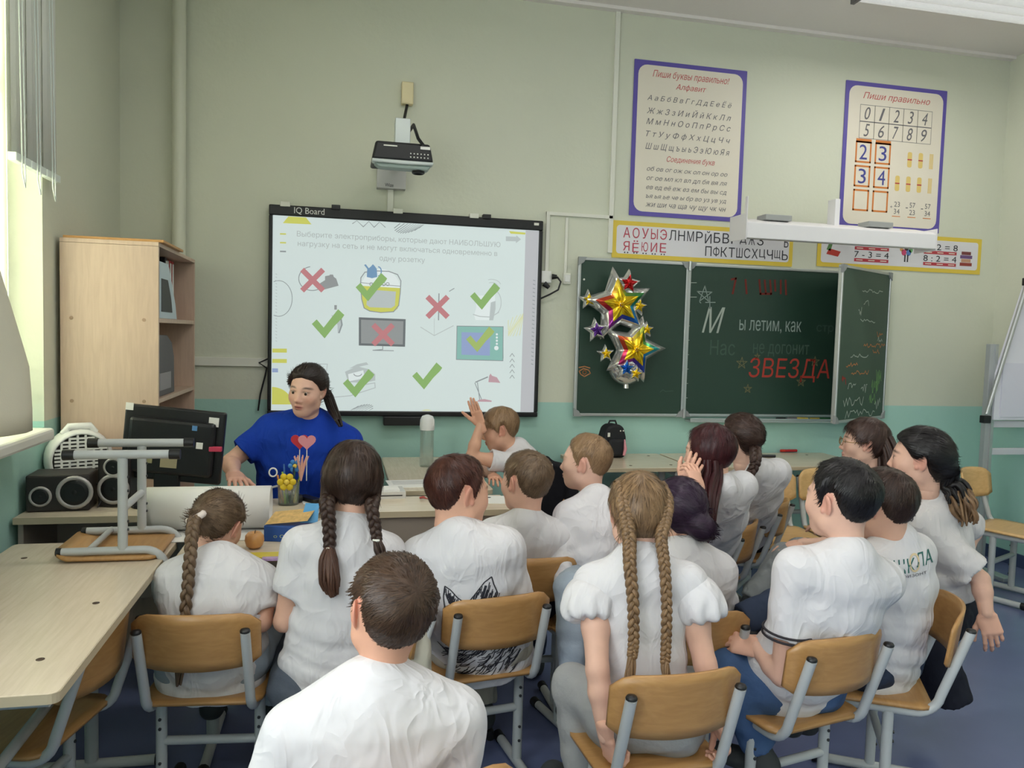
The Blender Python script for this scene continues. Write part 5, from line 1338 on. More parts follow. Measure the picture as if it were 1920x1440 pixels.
def head_tint(Vv, skin, brow, lip=(176, 96, 88)):
    sk = np.array(srgb(*skin)[:3]); br = np.array(srgb(*brow)[:3]); lp = np.array(srgb(*lip)[:3])
    x, y, z = Vv.T; ax = np.abs(x)
    c = np.tile(sk, (len(Vv), 1))
    def mixin(w, col): c[:] = c * (1 - w[:, None]) + col * w[:, None]
    mixin(.30 * np.exp(-(((ax - .042) / .018) ** 2 + ((z + .028) / .018) ** 2)) * (y > .03), np.array(srgb(206, 120, 104)[:3]))      # cheeks
    mixin(.35 * ((ax > .074) & (y < .015)), np.array(srgb(214, 120, 104)[:3]))                                                          # ears
    mixin(.25 * np.exp(-((x / .016) ** 2 + ((z + .032) / .014) ** 2)) * (y > .085), np.array(srgb(206, 120, 104)[:3]))
    mouth = np.exp(-((x / .021) ** 4 + ((z + .0625) / .0105) ** 4)) * (y > .075); mixin(.75 * mouth, lp)
    slit = np.exp(-((x / .017) ** 4 + ((z + .063) / .0022) ** 2)) * (y > .07); mixin(.7 * slit, lp * .25)
    zb = .0245 + .004 * (1 - ((ax - .032) / .018) ** 2)
    b_ = np.exp(-(((ax - .034) / .019) ** 4 + ((z - zb) / .0042) ** 2)) * (y > .045); mixin(.92 * b_, br)
    lash = np.exp(-(((ax - .0315) / .0145) ** 4 + ((z - .0085) / .0028) ** 2)) * (y > .06); mixin(.85 * lash, br * .35)
    return c
# ---- hand templates: origin wrist, Y to the fingers, X thumb side, Z back of the hand; adult length 0.18
def make_hand(curl, spread=4, thumb=35, tcurl=20, h=.0026):
    pr = [(econe((0, -.04, 0), (0, .005, 0), .027, .029, (1, 0, 0), 1.35, 1.45), .01), (econe((.0, .012, 0), (-.002, .075, .0), .036, .040, (1, 0, 0), 2.5, 2.9), .012), (ell((.026, .035, -.008), (.016, .03, .014)), .014)]
    base = [(.030, .082, .075, .0086), (.010, .089, .083, .0088), (-.010, .086, .077, .0085), (-.029, .078, .060, .0076)]
    for i, (x, y, L, r) in enumerate(base):
        p = np.array((x, y, 0.0)); a = math.radians(curl[i] if isinstance(curl, (list, tuple)) else curl); sp = math.radians((1.5 - i) * spread)
        ang = 0
        for k, fr_ in enumerate((.45, .31, .24)):
            ang += a * (.8, 1.1, .8)[k]
            dv = np.array((math.sin(sp) * math.cos(ang), math.cos(sp) * math.cos(ang), -math.sin(ang))) * L * fr_
            pr.append((cone(p, p + dv, r * (1 - .08 * k), r * (1 - .08 * (k + 1))), .004 if k else .008)); p = p + dv
    t0 = np.array((.028, .022, -.008)); ta = math.radians(thumb); p = t0
    for k, L in enumerate((.042, .032, .026)):
        aa = ta - math.radians(tcurl) * k * .7
        dv = np.array((math.sin(aa), math.cos(aa), -.35 - .1 * k)); dv = dv / np.linalg.norm(dv) * L
        pr.append((cone(p, p + dv, .0125 - .0015 * k, .011 - .0015 * k), .006)); p = p + dv
    lo = np.min([q[0][1] for q in pr], 0) - .006; hi = np.max([q[0][2] for q in pr], 0) + .006
    Fd = Field(lo, hi, h)
    for q, k in pr: Fd.add(q, k)
    return Fd.mesh()
HANDS = {'relaxed': make_hand((18, 24, 28, 32)), 'open': make_hand((3, 0, 4, 10), 6, 40, 5), 'raised': make_hand((-2, -4, -3, 2), 1, 25, 5), 'flat': make_hand((16, 14, 14, 18), 6, 42, 10), 'grip': make_hand((48, 52, 55, 58), 2, 30, 30)}
def hand_mesh(kind, W, direction, back, right_hand, scale, tint):
    Vv, Q = HANDS[kind]; Vv = Vv.copy() * scale
    # X is the thumb side: for a right hand seen from its back with fingers up, the thumb is on the left
    y = V3(direction); y /= np.linalg.norm(y); z = V3(back); z = z - y * (z @ y); z /= np.linalg.norm(z); x = np.cross(y, z)
    if right_hand: x = -x; Q = Q[:, ::-1]
    M = np.stack([x, y, z], 1)
    return (Vv @ M.T + V3(W), Q, np.tile(np.array(tint), (len(Vv), 1)))
# ---- materials for people
def vcol_mat(name, rough):
    m = bpy.data.materials.new(name); m.use_nodes = True
    N = m.node_tree.nodes; L = m.node_tree.links; b = N['Principled BSDF']
    a = N.new('ShaderNodeAttribute'); a.attribute_name = 'tint'
    n = N.new('ShaderNodeTexNoise'); n.inputs['Scale'].default_value = 28; n.inputs['Detail'].default_value = 4
    tc = N.new('ShaderNodeTexCoord'); L.new(tc.outputs['Object'], n.inputs['Vector'])
    mr = N.new('ShaderNodeMapRange'); mr.inputs[3].default_value = .9; mr.inputs[4].default_value = 1.08; L.new(n.outputs['Fac'], mr.inputs[0])
    mx = N.new('ShaderNodeMix'); mx.data_type = 'RGBA'; mx.blend_type = 'MULTIPLY'; mx.inputs[0].default_value = 1
    L.new(a.outputs['Color'], mx.inputs[6]); L.new(mr.outputs[0], mx.inputs[7]); L.new(mx.outputs[2], b.inputs['Base Color'])
    b.inputs['Roughness'].default_value = rough; b.inputs['Specular IOR Level'].default_value = .35
    b.inputs['Subsurface Weight'].default_value = 0.0
    return m
M_SKIN = vcol_mat('skin', .5)
def hair_mat(name, dark, light):
    k = 'hair_' + name
    if k in MATS: return MATS[k]
    m = bpy.data.materials.new(k); m.use_nodes = True
    N = m.node_tree.nodes; L = m.node_tree.links; b = N['Principled BSDF']
    a = N.new('ShaderNodeAttribute'); a.attribute_name = 'flow'
    mp = N.new('ShaderNodeMapping'); mp.inputs['Scale'].default_value = (420, 9, 1); L.new(a.outputs['Vector'], mp.inputs['Vector'])
    n = N.new('ShaderNodeTexNoise'); n.inputs['Scale'].default_value = 1.0; n.inputs['Detail'].default_value = 3; L.new(mp.outputs[0], n.inputs['Vector'])
    mp2 = N.new('ShaderNodeMapping'); mp2.inputs['Scale'].default_value = (70, 6, 1); L.new(a.outputs['Vector'], mp2.inputs['Vector'])
    n2 = N.new('ShaderNodeTexNoise'); n2.inputs['Scale'].default_value = 1.0; L.new(mp2.outputs[0], n2.inputs['Vector'])
    ad = N.new('ShaderNodeMath'); ad.operation = 'MULTIPLY_ADD'; ad.inputs[1].default_value = .55; L.new(n2.outputs['Fac'], ad.inputs[0])
    sc2 = N.new('ShaderNodeMath'); sc2.operation = 'MULTIPLY'; sc2.inputs[1].default_value = .45; L.new(n.outputs['Fac'], sc2.inputs[0]); L.new(sc2.outputs[0], ad.inputs[2])
    cr = N.new('ShaderNodeValToRGB'); cr.color_ramp.elements[0].position = .34; cr.color_ramp.elements[1].position = .66
    cr.color_ramp.elements[0].color = srgb(*dark); cr.color_ramp.elements[1].color = srgb(*light)
    L.new(ad.outputs[0], cr.inputs[0]); L.new(cr.outputs[0], b.inputs['Base Color'])
    bp = N.new('ShaderNodeBump'); bp.inputs['Strength'].default_value = .35; bp.inputs['Distance'].default_value = .003; L.new(ad.outputs[0], bp.inputs['Height']); L.new(bp.outputs[0], b.inputs['Normal'])
    b.inputs['Roughness'].default_value = .42; b.inputs['Specular IOR Level'].default_value = .35
    MATS[k] = m
    return m
def cloth(name, c, bump=.25, rough=.85, weave=220, noise=.04):
    k = 'cloth_' + name
    if k in MATS: return MATS[k]
    m = mat(k, c, rough, spec=.2, noise=noise, nscale=10); N = m.node_tree.nodes; L = m.node_tree.links; b = N['Principled BSDF']
    tc = N.new('ShaderNodeTexCoord')
    def crease(scale, dist, loc):
        mp = N.new('ShaderNodeMapping'); mp.inputs['Location'].default_value = loc; mp.inputs['Rotation'].default_value = (.4, .5, .3); mp.inputs['Scale'].default_value = (1, 1, .55); L.new(tc.outputs['Object'], mp.inputs[0])
        n = N.new('ShaderNodeTexNoise'); n.inputs['Scale'].default_value = scale; n.inputs['Detail'].default_value = 2; n.inputs['Distortion'].default_value = dist; L.new(mp.outputs[0], n.inputs['Vector'])
        s_ = N.new('ShaderNodeMath'); s_.operation = 'SUBTRACT'; s_.inputs[1].default_value = .5; L.new(n.outputs['Fac'], s_.inputs[0])
        a_ = N.new('ShaderNodeMath'); a_.operation = 'ABSOLUTE'; L.new(s_.outputs[0], a_.inputs[0]); return a_
    c1_, c2_ = crease(5.5, .9, (0, 0, 0)), crease(13, 1.2, (3, 1, 2))
    ad = N.new('ShaderNodeMath'); ad.operation = 'MULTIPLY_ADD'; ad.inputs[1].default_value = .35; L.new(c2_.outputs[0], ad.inputs[0]); L.new(c1_.outputs[0], ad.inputs[2])
    bp = N.new('ShaderNodeBump'); bp.inputs['Strength'].default_value = .8; bp.inputs['Distance'].default_value = .04; bp.invert = True; L.new(ad.outputs[0], bp.inputs['Height']); L.new(bp.outputs[0], b.inputs['Normal'])
    return m
M_TEE = cloth('white_tee', (218, 216, 218)); M_TEEG = cloth('pale_grey_tee', (206, 203, 203)); M_BLUE = cloth('royal_blue', (24, 62, 168)); 
def jeans(name, c):
    return mat('denim_' + name, c, .85, spec=.2, noise=.22, nscale=9, bump=.3, bscale=40)
J_LIGHT = jeans('light', (158, 170, 182)); J_GREY = jeans('stone', (160, 161, 161)); J_BLUE = jeans('blue', (72, 98, 138)); J_DARK = jeans('dark', (52, 62, 82)); J_MID = jeans('mid', (92, 99, 110)); J_NAVY = cloth('navy_trousers', (34, 36, 46)); J_SWEAT = cloth('grey_sweatpants', (140, 144, 144)); J_BEIGE = cloth('beige_trousers', (178, 172, 158))
M_SHOE = mat('shoe_dark', (54, 58, 60), .7); M_SHOEW = mat('shoe_white', (214, 212, 206), .6); M_SOCK = mat('sock_grey', (178, 178, 176), .9)
M_EYE = None
def eye_mat():
    m = bpy.data.materials.new('eyeball'); m.use_nodes = True
    N = m.node_tree.nodes; L = m.node_tree.links; b = N['Principled BSDF']
    tc = N.new('ShaderNodeTexCoord'); gr = N.new('ShaderNodeVectorMath'); gr.operation = 'DISTANCE'; gr.inputs[1].default_value = (0, .0118, 0)
    L.new(tc.outputs['Object'], gr.inputs[0])
    cr = N.new('ShaderNodeValToRGB'); cr.color_ramp.interpolation = 'CONSTANT'; e = cr.color_ramp.elements
    e[0].position = 0; e[0].color = srgb(14, 12, 12); e[1].position = .0030 * 60; e[1].color = srgb(70, 52, 40); x = e.new(.0072 * 60); x.color = srgb(226, 220, 216)
    ml = N.new('ShaderNodeMath'); ml.operation = 'MULTIPLY'; ml.inputs[1].default_value = 60; L.new(gr.outputs['Value'], ml.inputs[0]); L.new(ml.outputs[0], cr.inputs[0])
    L.new(cr.outputs[0], b.inputs['Base Color']); b.inputs['Roughness'].default_value = .15
    return m
M_EYE = eye_mat()
EYE_ME = MB().ball((0, 0, 0), .0118, 16).mesh('eye'); EYE_ME.materials.append(M_EYE)
# ---- hair
ZL = {
    'boy': ([0, 35, 58, 72, 86, 97, 112, 130, 150, 180], [.070, .064, .046, .012, -.012, .030, .034, -.026, -.072, -.082]),
    'girl': ([0, 40, 60, 75, 90, 105, 125, 150, 180], [.078, .068, .048, .022, .018, .030, -.03, -.072, -.082]),
    'long': ([0, 40, 55, 65, 78, 90, 110, 180], [.074, .064, .040, -.03, -.10, -.14, -.16, -.16]),
}
def add_strands(Vv, Q, fl, a, e1, L, lift, n, seed, back=False):
    """short loose hairs lying on the cap, so that its outline is not smooth"""
    rg = np.random.RandomState(seed); nr = np.zeros_like(Vv)
    fn = np.cross(Vv[Q[:, 2]] - Vv[Q[:, 0]], Vv[Q[:, 3]] - Vv[Q[:, 1]])
    for k in range(4): np.add.at(nr, Q[:, k], fn)
    nr /= np.linalg.norm(nr, axis=1)[:, None] + 1e-9
    rh = Vv - np.array((0, -.01, .0)); rh /= np.linalg.norm(rh, axis=1)[:, None]
    ok = np.where((nr * rh).sum(1) > .35)[0]; pick = rg.choice(ok, n)
    p, m_ = Vv[pick], nr[pick]; t = (1 if back else -1) * (a - (m_ @ a)[:, None] * m_); ln = np.linalg.norm(t, axis=1); t /= ln[:, None] + 1e-6
    sd = np.cross(m_, t); j = rg.normal(0, .22, n)[:, None]; t = t * np.cos(j) + sd * np.sin(j); sd = np.cross(m_, t)
    le = (L * rg.uniform(.5, 1.1, n))[:, None]; lf = (lift * rg.uniform(.2, 1.0, n))[:, None]; w = .0011
    P0 = p - m_ * .001; P1 = p + t * le * .5 + m_ * (lf - le * le * 1.2); P2 = p + t * le + m_ * (lf * .7 - le * le * 5.2)
    X = np.concatenate([P0 - sd * w, P0 + sd * w, P1 - sd * w, P1 + sd * w, P2 - sd * w * .25, P2 + sd * w * .25]); i = np.arange(n); b = len(Vv)
    q = np.concatenate([np.stack([i, i + n, i + 3 * n, i + 2 * n], 1), np.stack([i + 2 * n, i + 3 * n, i + 5 * n, i + 4 * n], 1)]) + b
    f0 = fl[pick] + np.c_[rg.uniform(-.02, .02, n), np.zeros(n), np.zeros(n)]
    return np.concatenate([Vv, X]), np.concatenate([Q, q]), np.concatenate([fl] + [f0] * 6)
def hair_cap(style, top=.016, side=.010, fade=.05, axis=(0, -.35, .94), extra=(), h=.0042, zs=0.0, fringe=None, box=None, lock=.03, lift=.0026, nlock=2600):
    lo, hi = box or ((-.115, -.15, -.19), (.115, .13, .15))
    Fd = Field(lo, hi, h); q = (slice(None),) * 3; x, y, z = Fd.grid(q)
    phi = np.degrees(np.arctan2(np.abs(x) + 0 * y, y + 0 * x)); zl = np.interp(phi, *ZL[style]).astype(f32) + f32(zs)
    core = head_core(x, y, z)
    w = smoothstep(-.01, .07, z)
    t = (side + (top - side) * w) * smoothstep(-.004, fade, z - zl)
    wob = .0018 * np.sin(x * 90 + 3 * np.sin(y * 60)) * np.sin(y * 70 + z * 50 + 2) * smoothstep(.0, .03, z - zl)
    d = core - t - wob.astype(f32)
    Fd.d = smax(d, (zl - z) * f32(.9) + 0 * d, .008).astype(f32)
    inner = core + f32(.012); Fd.d = np.maximum(Fd.d, -inner)
    if fringe is not None:
        for pr in fringe: Fd.add(pr, .012)
    for pr, k in extra: Fd.add(pr, k)
    Vv, Q = Fd.mesh()
    Vs, Qs, Vc = None, None, len(Vv)
    a = np.array(axis, float); a /= np.linalg.norm(a); e1 = np.cross(a, (1, 0, 0)); e1 /= np.linalg.norm(e1); e2 = np.cross(a, e1)
    p = Vv - np.array((0, -.01, .02)); u, v, w_ = p @ e1, p @ e2, p @ a
    ang = np.arctan2(v, u); rr = np.sqrt(u * u + v * v); fl = np.stack([ang * .075, np.arctan2(rr, w_) * .09, 0 * ang], 1)
    return add_strands(Vv, Q, fl, a, e1, lock, lift, nlock, seed=len(Vv) % 97, back=style == 'girl' and a[2] < .6)
def tube_np(pts, rad, n=10, flat=1.0, ref=None, seed=0.0):
    P = np.array([tuple(p) for p in pts], float); k = len(P); r = np.array(rad if hasattr(rad, '__len__') else [rad] * k, float)
    T = np.gradient(P, axis=0); T /= np.linalg.norm(T, axis=1)[:, None]
    u = np.cross(T[0], (0, 0, 1) if abs(T[0][2]) < .9 else (0, 1, 0)) if ref is None else V3(ref)
    vs = []; fl = []; s = 0
    for i in range(k):
        u = u - T[i] * (u @ T[i]); u /= np.linalg.norm(u); w = np.cross(T[i], u)
        if i: s += np.linalg.norm(P[i] - P[i - 1])
        for j in range(n):
            a = 2 * math.pi * j / n; vs.append(P[i] + (u * math.cos(a) + w * math.sin(a) * flat) * r[i]); fl.append((abs(a - math.pi) * .02 + seed, s, 0))
    Q = [(i * n + j, i * n + (j + 1) % n, (i + 1) * n + (j + 1) % n, (i + 1) * n + j) for i in range(k - 1) for j in range(n)]
    vs.append(P[0]); fl.append((seed, 0, 0)); vs.append(P[-1]); fl.append((seed, s, 0)); A, B = k * n, k * n + 1
    for j in range(0, n, 1): Q.append((A, (j + 1) % n, j, A)); Q.append((B, (k - 1) * n + j, (k - 1) * n + (j + 1) % n, B))
    return np.array(vs), np.array(Q), np.array(fl)
def curve(pts, n):
    P = np.array([tuple(p) for p in pts], float); t = np.linspace(0, len(P) - 1, n); out = []
    for v in t:
        i = min(int(v), len(P) - 2); f = v - i
        p0, p1, p2, p3 = P[max(0, i - 1)], P[i], P[i + 1], P[min(len(P) - 1, i + 2)]
        out.append(.5 * ((2 * p1) + (-p0 + p2) * f + (2 * p0 - 5 * p1 + 4 * p2 - p3) * f * f + (-p0 + 3 * p1 - 3 * p2 + p3) * f ** 3))
    return np.array(out)
def braid(pts, r0, r1, turns, m, parent, side=(1, 0, 0), name='braid'):
    """three real strands plaited along a curve"""
    n = max(24, int(turns * 14)); C = curve(pts, n); T = np.gradient(C, axis=0); T /= np.linalg.norm(T, axis=1)[:, None]
    parts = []
    for k in range(3):
        P = []; R = []
        for i in range(n):
            f = i / (n - 1); r = r0 + (r1 - r0) * f; th = 2 * math.pi * (turns * f + k / 3)
            s = V3(side); s = s - T[i] * (s @ T[i]); s /= np.linalg.norm(s); w = np.cross(T[i], s)
            P.append(C[i] + s * r * .62 * math.sin(th) + w * r * .42 * math.sin(2 * th)); R.append(r * .56)
        parts.append(tube_np(P, R, 8, .85, seed=k * .37))
    Vv, Q, fl = join(*parts)
    return np_object(name, Vv, Q, m, parent, flow=fl)
def strands(pts, rad, n, m, parent, name='ponytail', thick=.0065, seed=1, spread=1.0, curl=0.0):
    """a loose tail of hair built from many locks"""
    rg = np.random.RandomState(seed); K = 16; C = curve(pts, K); T = np.gradient(C, axis=0); T /= np.linalg.norm(T, axis=1)[:, None]
    rr = np.interp(np.linspace(0, 1, K), np.linspace(0, 1, len(rad)), rad); parts = []
    u0 = np.cross(T[0], (0, 0, 1)) if abs(T[0][2]) < .8 else np.cross(T[0], (0, 1, 0)); 
    for s in range(n):
        a = rg.uniform(0, 6.283); q = math.sqrt(rg.uniform(0, 1)) * .85; end = rg.uniform(.82, 1.0); ph = rg.uniform(0, 6); P = []; R = []
        for i in range(K):
            u = u0 - T[i] * (u0 @ T[i]); u /= np.linalg.norm(u); w = np.cross(T[i], u); f = i / (K - 1)
            aa = a + .5 * math.sin(f * 2.5 + ph) * spread
            wob = curl * math.sin(f * 11 + ph) * f
            P.append(C[min(K - 1, int(round(i * 1.0)))] * 1.0 + (u * math.cos(aa) + w * math.sin(aa)) * (rr[i] * q + wob)); R.append(thick * (1 - .75 * max(0, f - .5) * 2 * (1.05 - end * .3)))
        keep_ = max(6, int(K * end)); parts.append(tube_np(P[:keep_], R[:keep_], 6, seed=s * .21))
    Vv, Q, fl = join(*parts)
    return np_object(name, Vv, Q, m, parent, flow=fl)
# ---- the figure
SKIN = (222, 176, 152)
def rayaz(x): return 12.5 + math.degrees(math.atan((x - 960) / F))
class Fig: pass
def unit(v): v = V3(v); return v / np.linalg.norm(v)
def figure(label, head, hd, hrel, trel, pel, pd_, hs=.92, hp=0, hr=0, neck=None, nd=None, b=1.0, sw=.125, slouch=.03, arms=None, legs=None, shirt=M_TEE, sleeve=.62, pants=J_LIGHT, pyaw=None, skin=SKIN, brow=(90, 66, 50), lip=(186, 112, 104), eyes=True, hem=.10, fold=.006, tw=1.0, shoe=M_SHOE, sleeve_r=1.0, shoes=True, hand_s=.86, long_sleeve=False, wide_leg=1.0, seat_drop=0.0, chest=1.0, clothes='t_shirt', sdrop=.068, hx=1.0):
    G = Fig(); G.root = root = empty('person', (0, 0, 0), label=label, cat='person')
    H = V3(pd(*head, hd)); hy = math.radians(hrel - rayaz(head[0])); ty = math.radians(trel - rayaz(head[0]))
    P = V3(pd(*pel, pd_)) if not isinstance(pel, np.ndarray) else pel
    R = np.array((Matrix.Rotation(hy, 3, 'Z') @ Matrix.Rotation(math.radians(hp), 3, 'X') @ Matrix.Rotation(math.radians(hr), 3, 'Y')))
    G.H, G.R, G.hs = H, R, hs
    tf = np.array((-math.sin(ty), math.cos(ty), 0))
    N_ = V3(pd(*neck, nd)) if neck is not None else H + np.array((0, 0, -.165 * hs)) - tf * .05 * hs
    up = unit(N_ - P); rt = np.array((math.cos(ty), math.sin(ty), 0)); rt = unit(rt - up * (rt @ up)); fw = np.cross(up, rt)
    py_ = ty if pyaw is None else math.radians(pyaw - rayaz(head[0])); pr_ = np.array((math.cos(py_), math.sin(py_), 0)); pf = np.array((-math.sin(py_), math.cos(py_), 0))
    G.N, G.P, G.up, G.rt, G.fw, G.pf = N_, P, up, rt, fw, pf
    Sh = {s: N_ + rt * s * sw * (.75 + .25 * b) - up * sdrop for s in (-1, 1)}       # -1 left, +1 right
    arms = arms or {}; A = {}
    for s in (-1, 1):
        a = arms.get(s)
        if a is None or a == 'lap':
            E = Sh[s] + rt * s * .055 - up * .20 + fw * .06; W = P + pf * .20 + pr_ * s * .06 + np.array((0, 0, .10)); hk, hdir, hb_ = 'relaxed', pf - pr_ * s * .5, (0, 0, 1)
        else:
            E = V3(a['E']); W = V3(a['W']); hk = a.get('hand', 'relaxed'); hdir = a.get('dir', W - E); hb_ = a.get('back', fw)
        A[s] = (E, W, hk, hdir, hb_)
    G.A, G.Sh = A, Sh
    # skin surface: trunk core, neck, arms
    pts = [H, P] + [q for s in (-1, 1) for q in (Sh[s], A[s][0], A[s][1])]
    Fd = Field(np.min(pts, 0) - .12, np.max(pts, 0) + .12, .0075 if not arms else .0062)
    core = P + up * .05
    ctrl = P * .5 + N_ * .5 - fw * slouch; mid = P * .25 + ctrl * .5 + N_ * .25; chs = P * .04 + ctrl * .32 + N_ * .64
    Fd.add(econe(core, mid, .075 * b, .08 * b, rt, 1.6), .02); Fd.add(econe(mid, chs, .08 * b, .075 * b, rt, 1.7), .02); Fd.add(cone(chs, N_ - up * .03, .045, .04), .02); Fd.add(cone(Sh[-1], Sh[1], .024, .024), .01)
    Fd.add(cone(N_ - up * .04, H + R @ (np.array((0, -.036, -.12)) * hs), .052 * hs * (.9 + .1 * b), .0465 * hs * (.92 + .08 * b)), .02)
    ab = .55 + .45 * b
    for s in (-1, 1):
        E, W = A[s][0], A[s][1]
        Fd.add(cone(Sh[s], Sh[s] * .5 + E * .5, .038 * ab, .0365 * ab), .02); Fd.add(cone(Sh[s] * .5 + E * .5, E, .0365 * ab, .030 * ab), .02)
        Fd.add(cone(E, E * .65 + W * .35, .030 * ab, .0315 * ab), .012); Fd.add(cone(E * .65 + W * .35, W, .031 * ab, .0215 * ab), .012)
    V0, Q0 = Fd.mesh(); sk = np.array(srgb(*skin)[:3])
    parts = [(V0, Q0, np.tile(sk, (len(V0), 1)))]
    Vh = HEAD_V * np.array((hx, 1, 1)); parts.append((Vh * hs @ R.T + H, HEAD_Q, head_tint(Vh, skin, brow, lip)))
    hk_t = sk * np.array((1.0, .93, .90))
    for s in (-1, 1): parts.append(hand_mesh(A[s][2], A[s][1], A[s][3], A[s][4], s == 1, hand_s * (.8 + .2 * b), hk_t))
    Vv, Q, Cc = join(*parts)
    G.body = np_object('body', Vv, Q, M_SKIN, root, col=Cc)
    if eyes:
        for s in (-1, 1):
            e = bpy.data.objects.new('eye', EYE_ME); link(e, root)
            c = H + R @ (np.array((s * .0315 * hx, .0756, .002)) * hs); Rm = Matrix(R.tolist()) @ Matrix.Rotation(math.radians(s * -4), 3, 'Z')
            e.matrix_local = Matrix.Translation(c) @ (Rm.to_4x4()) @ Matrix.Scale(hs, 4)
    # shirt
    ctrl = P * .5 + N_ * .5 - fw * slouch
    sp = lambda t: P * (1 - t) ** 2 + ctrl * 2 * t * (1 - t) + N_ * t * t
    r_ = lambda t: .0
    hemp = P - up * hem * .6
    S = [(hemp, .142, 1.42), (sp(.10), .142, 1.40), (sp(.38), .128, 1.42), (sp(.64), .138 * chest, 1.52), (sp(.84), .136 * chest, 1.65), (sp(.95), .085, 1.25)]
    pts = [hemp, N_, P] + [Sh[s] * .3 + A[s][0] * .7 for s in (-1, 1)] + ([A[s][k] for s in (-1, 1) for k in (0, 1)] if long_sleeve else [])
    Fd = Field(np.min(pts, 0) - .22 * b ** .5, np.max(pts, 0) + .2 * b ** .5, .0062)
    for (p0, r0, q0), (p1, r1, q1) in zip(S, S[1:]): Fd.add(econe(p0, p1, r0 * b * tw, r1 * b * (tw if p1 is not S[-1][0] else 1), rt, q0, q1), .025)
    Fd.add(cone(Sh[-1] + up * .002, Sh[1] + up * .002, .042 * ab + .003, .042 * ab + .003), .06)
    cuts = []
    for s in (-1, 1):
        Fd.add(cone(N_ - up * .028, Sh[s], .046, .046 * ab), .04)
        E = A[s][0]; Lr = .057 * ab * sleeve_r; L0 = float(np.linalg.norm(E - Sh[s])) * sleeve; rin = .050 * ab + (Lr - .050 * ab) * max(0, 1 - .03 / L0) - .013
        if long_sleeve:
            Fd.add(cone(Sh[s], E, .050 * ab, .045 * ab), .03); Fd.add(fcone(E, A[s][1], .044 * ab, .034 * ab), .02)
        else:
            e = Sh[s] + (E - Sh[s]) * sleeve; Fd.add(fcone(Sh[s], e, .050 * ab, Lr), .03)
            d_ = unit(E - Sh[s]); cuts.append(fcone(e - d_ * .03, e + d_ * .03, rin, Lr + (Lr - rin) * .6 - .022))
    # waist plane and neck opening
    un, hp_ = up.astype(f32), float((hemp - up * .02) @ up)
    Fd.keep(lambda x, y, z: f32(hp_) - (x * un[0] + y * un[1] + z * un[2]), .012)
    nb = N_ + up * .012; nvec = unit(H + R @ (np.array((0, -.03, -.1)) * hs) - N_ + up * .06)
    Fd.add(econe(N_ - up * .05, N_ + nvec * .002, .078 * hs, .0575 * hs, rt, 1.04), .03)
    Fd.add(cone(N_ - up * .05 - fw * .012, N_ + up * .010 - fw * .012, .062 * hs, .050 * hs), .03)
    cn = unit(nvec + fw * .45); c1_ = unit(rt - cn * (rt @ cn)); c2_ = np.cross(cn, c1_); cr_ = .0565 * hs * (.9 + .1 * b)
    MB().tube([tuple(N_ + nvec * .009 + (c1_ * math.cos(t) + c2_ * math.sin(t) * 1.04) * cr_) for t in np.linspace(0, 2 * math.pi, 33)], .0085, 8, flat=1.0, caps=False).build('collar', shirt, root)
    if fold:
        q = (slice(None),) * 3; x, y, z = Fd.grid(q); c0 = P.astype(f32)
        s_ = (x - c0[0]) * un[0] + (y - c0[1]) * un[1] + (z - c0[2]) * un[2]; rf = rt.astype(f32); l_ = (x - c0[0]) * rf[0] + (y - c0[1]) * rf[1] + (z - c0[2]) * rf[2]
        ph = (abs(H[0]) * 37) % 6.28; L_ = float(np.linalg.norm(N_ - P))
        lowm = 1 - smoothstep(.02, L_ * .65, s_)
        w1 = np.sin(s_ * 95 + 2.2 * np.sin(l_ * 17 + ph) + 8 * np.abs(l_)) ; w2 = np.sin(s_ * 38 - l_ * 46 * np.sign(l_ + 1e-6) + 1.6 * np.sin(s_ * 21 + ph)); w3 = np.sin(l_ * 62 + 1.8 * np.sin(s_ * 19 + ph) + ph)
        Fd.d = Fd.d + (f32(fold) * (1 - smoothstep(L_ - .11, L_ - .05, s_)) * (lowm * np.maximum(w1, -.3) * .9 + np.maximum(w2, -.4) * .6 * smoothstep(.03, .12, np.abs(l_)) + w3 * .35)).astype(f32)
    for c_ in cuts: Fd.cut(c_, .004)
    Vv, Q = Fd.mesh(); G.shirt = np_object(clothes, Vv, Q, shirt, root)
    # trousers and shoes
    hip = {s: P + pr_ * s * .075 * b ** .5 - np.array((0, 0, .015)) for s in (-1, 1)}
    legs = legs or {}; Lg = {}
    for s in (-1, 1):
        l = legs.get(s)
        if l is None:
            K = hip[s] + pf * .36 + pr_ * s * .03 + np.array((0, 0, .0)); K[2] = max(.42, hip[s][2] - .02); An = K * 1.0; An[2] = .085; An = An - pf * .03
        else: K, An = V3(l[0]), V3(l[1])
        Lg[s] = (K, An, l[2] if l is not None and len(l) > 2 else None)
    G.legs = Lg
    pts = [P] + [q for s in (-1, 1) for q in Lg[s][:2]] + [hip[-1], hip[1]]
    Fd = Field(np.min(pts, 0) - .14 * b, np.max(pts, 0) + .14 * b, .0075)
    Fd.add(econe(hip[-1], hip[1], .090 * b ** .7, .090 * b ** .7, pr_, 1.0), .03); Fd.add(econe(P, P + up * .06, .112 * b, .105 * b, pr_, 1.4), .04)
    for s in (-1, 1):
        K, An, _ = Lg[s]; d_ = unit(An - K)
        Fd.add(cone(hip[s], K, .083 * b ** .6, .060 * (.8 + .2 * b) * wide_leg), .03); Fd.add(fcone(K, An - d_ * .01, .060 * (.8 + .2 * b) * wide_leg, .050 * (.8 + .2 * b) * wide_leg ** 1.6), .02)
    q = (slice(None),) * 3; x, y, z = Fd.grid(q); Fd.d = Fd.d + (f32(.0032) * np.sin(z * 70 + 2 * np.sin(x * 25 + y * 21)) * np.sin(x * 33 + y * 41 + z * 12)).astype(f32)
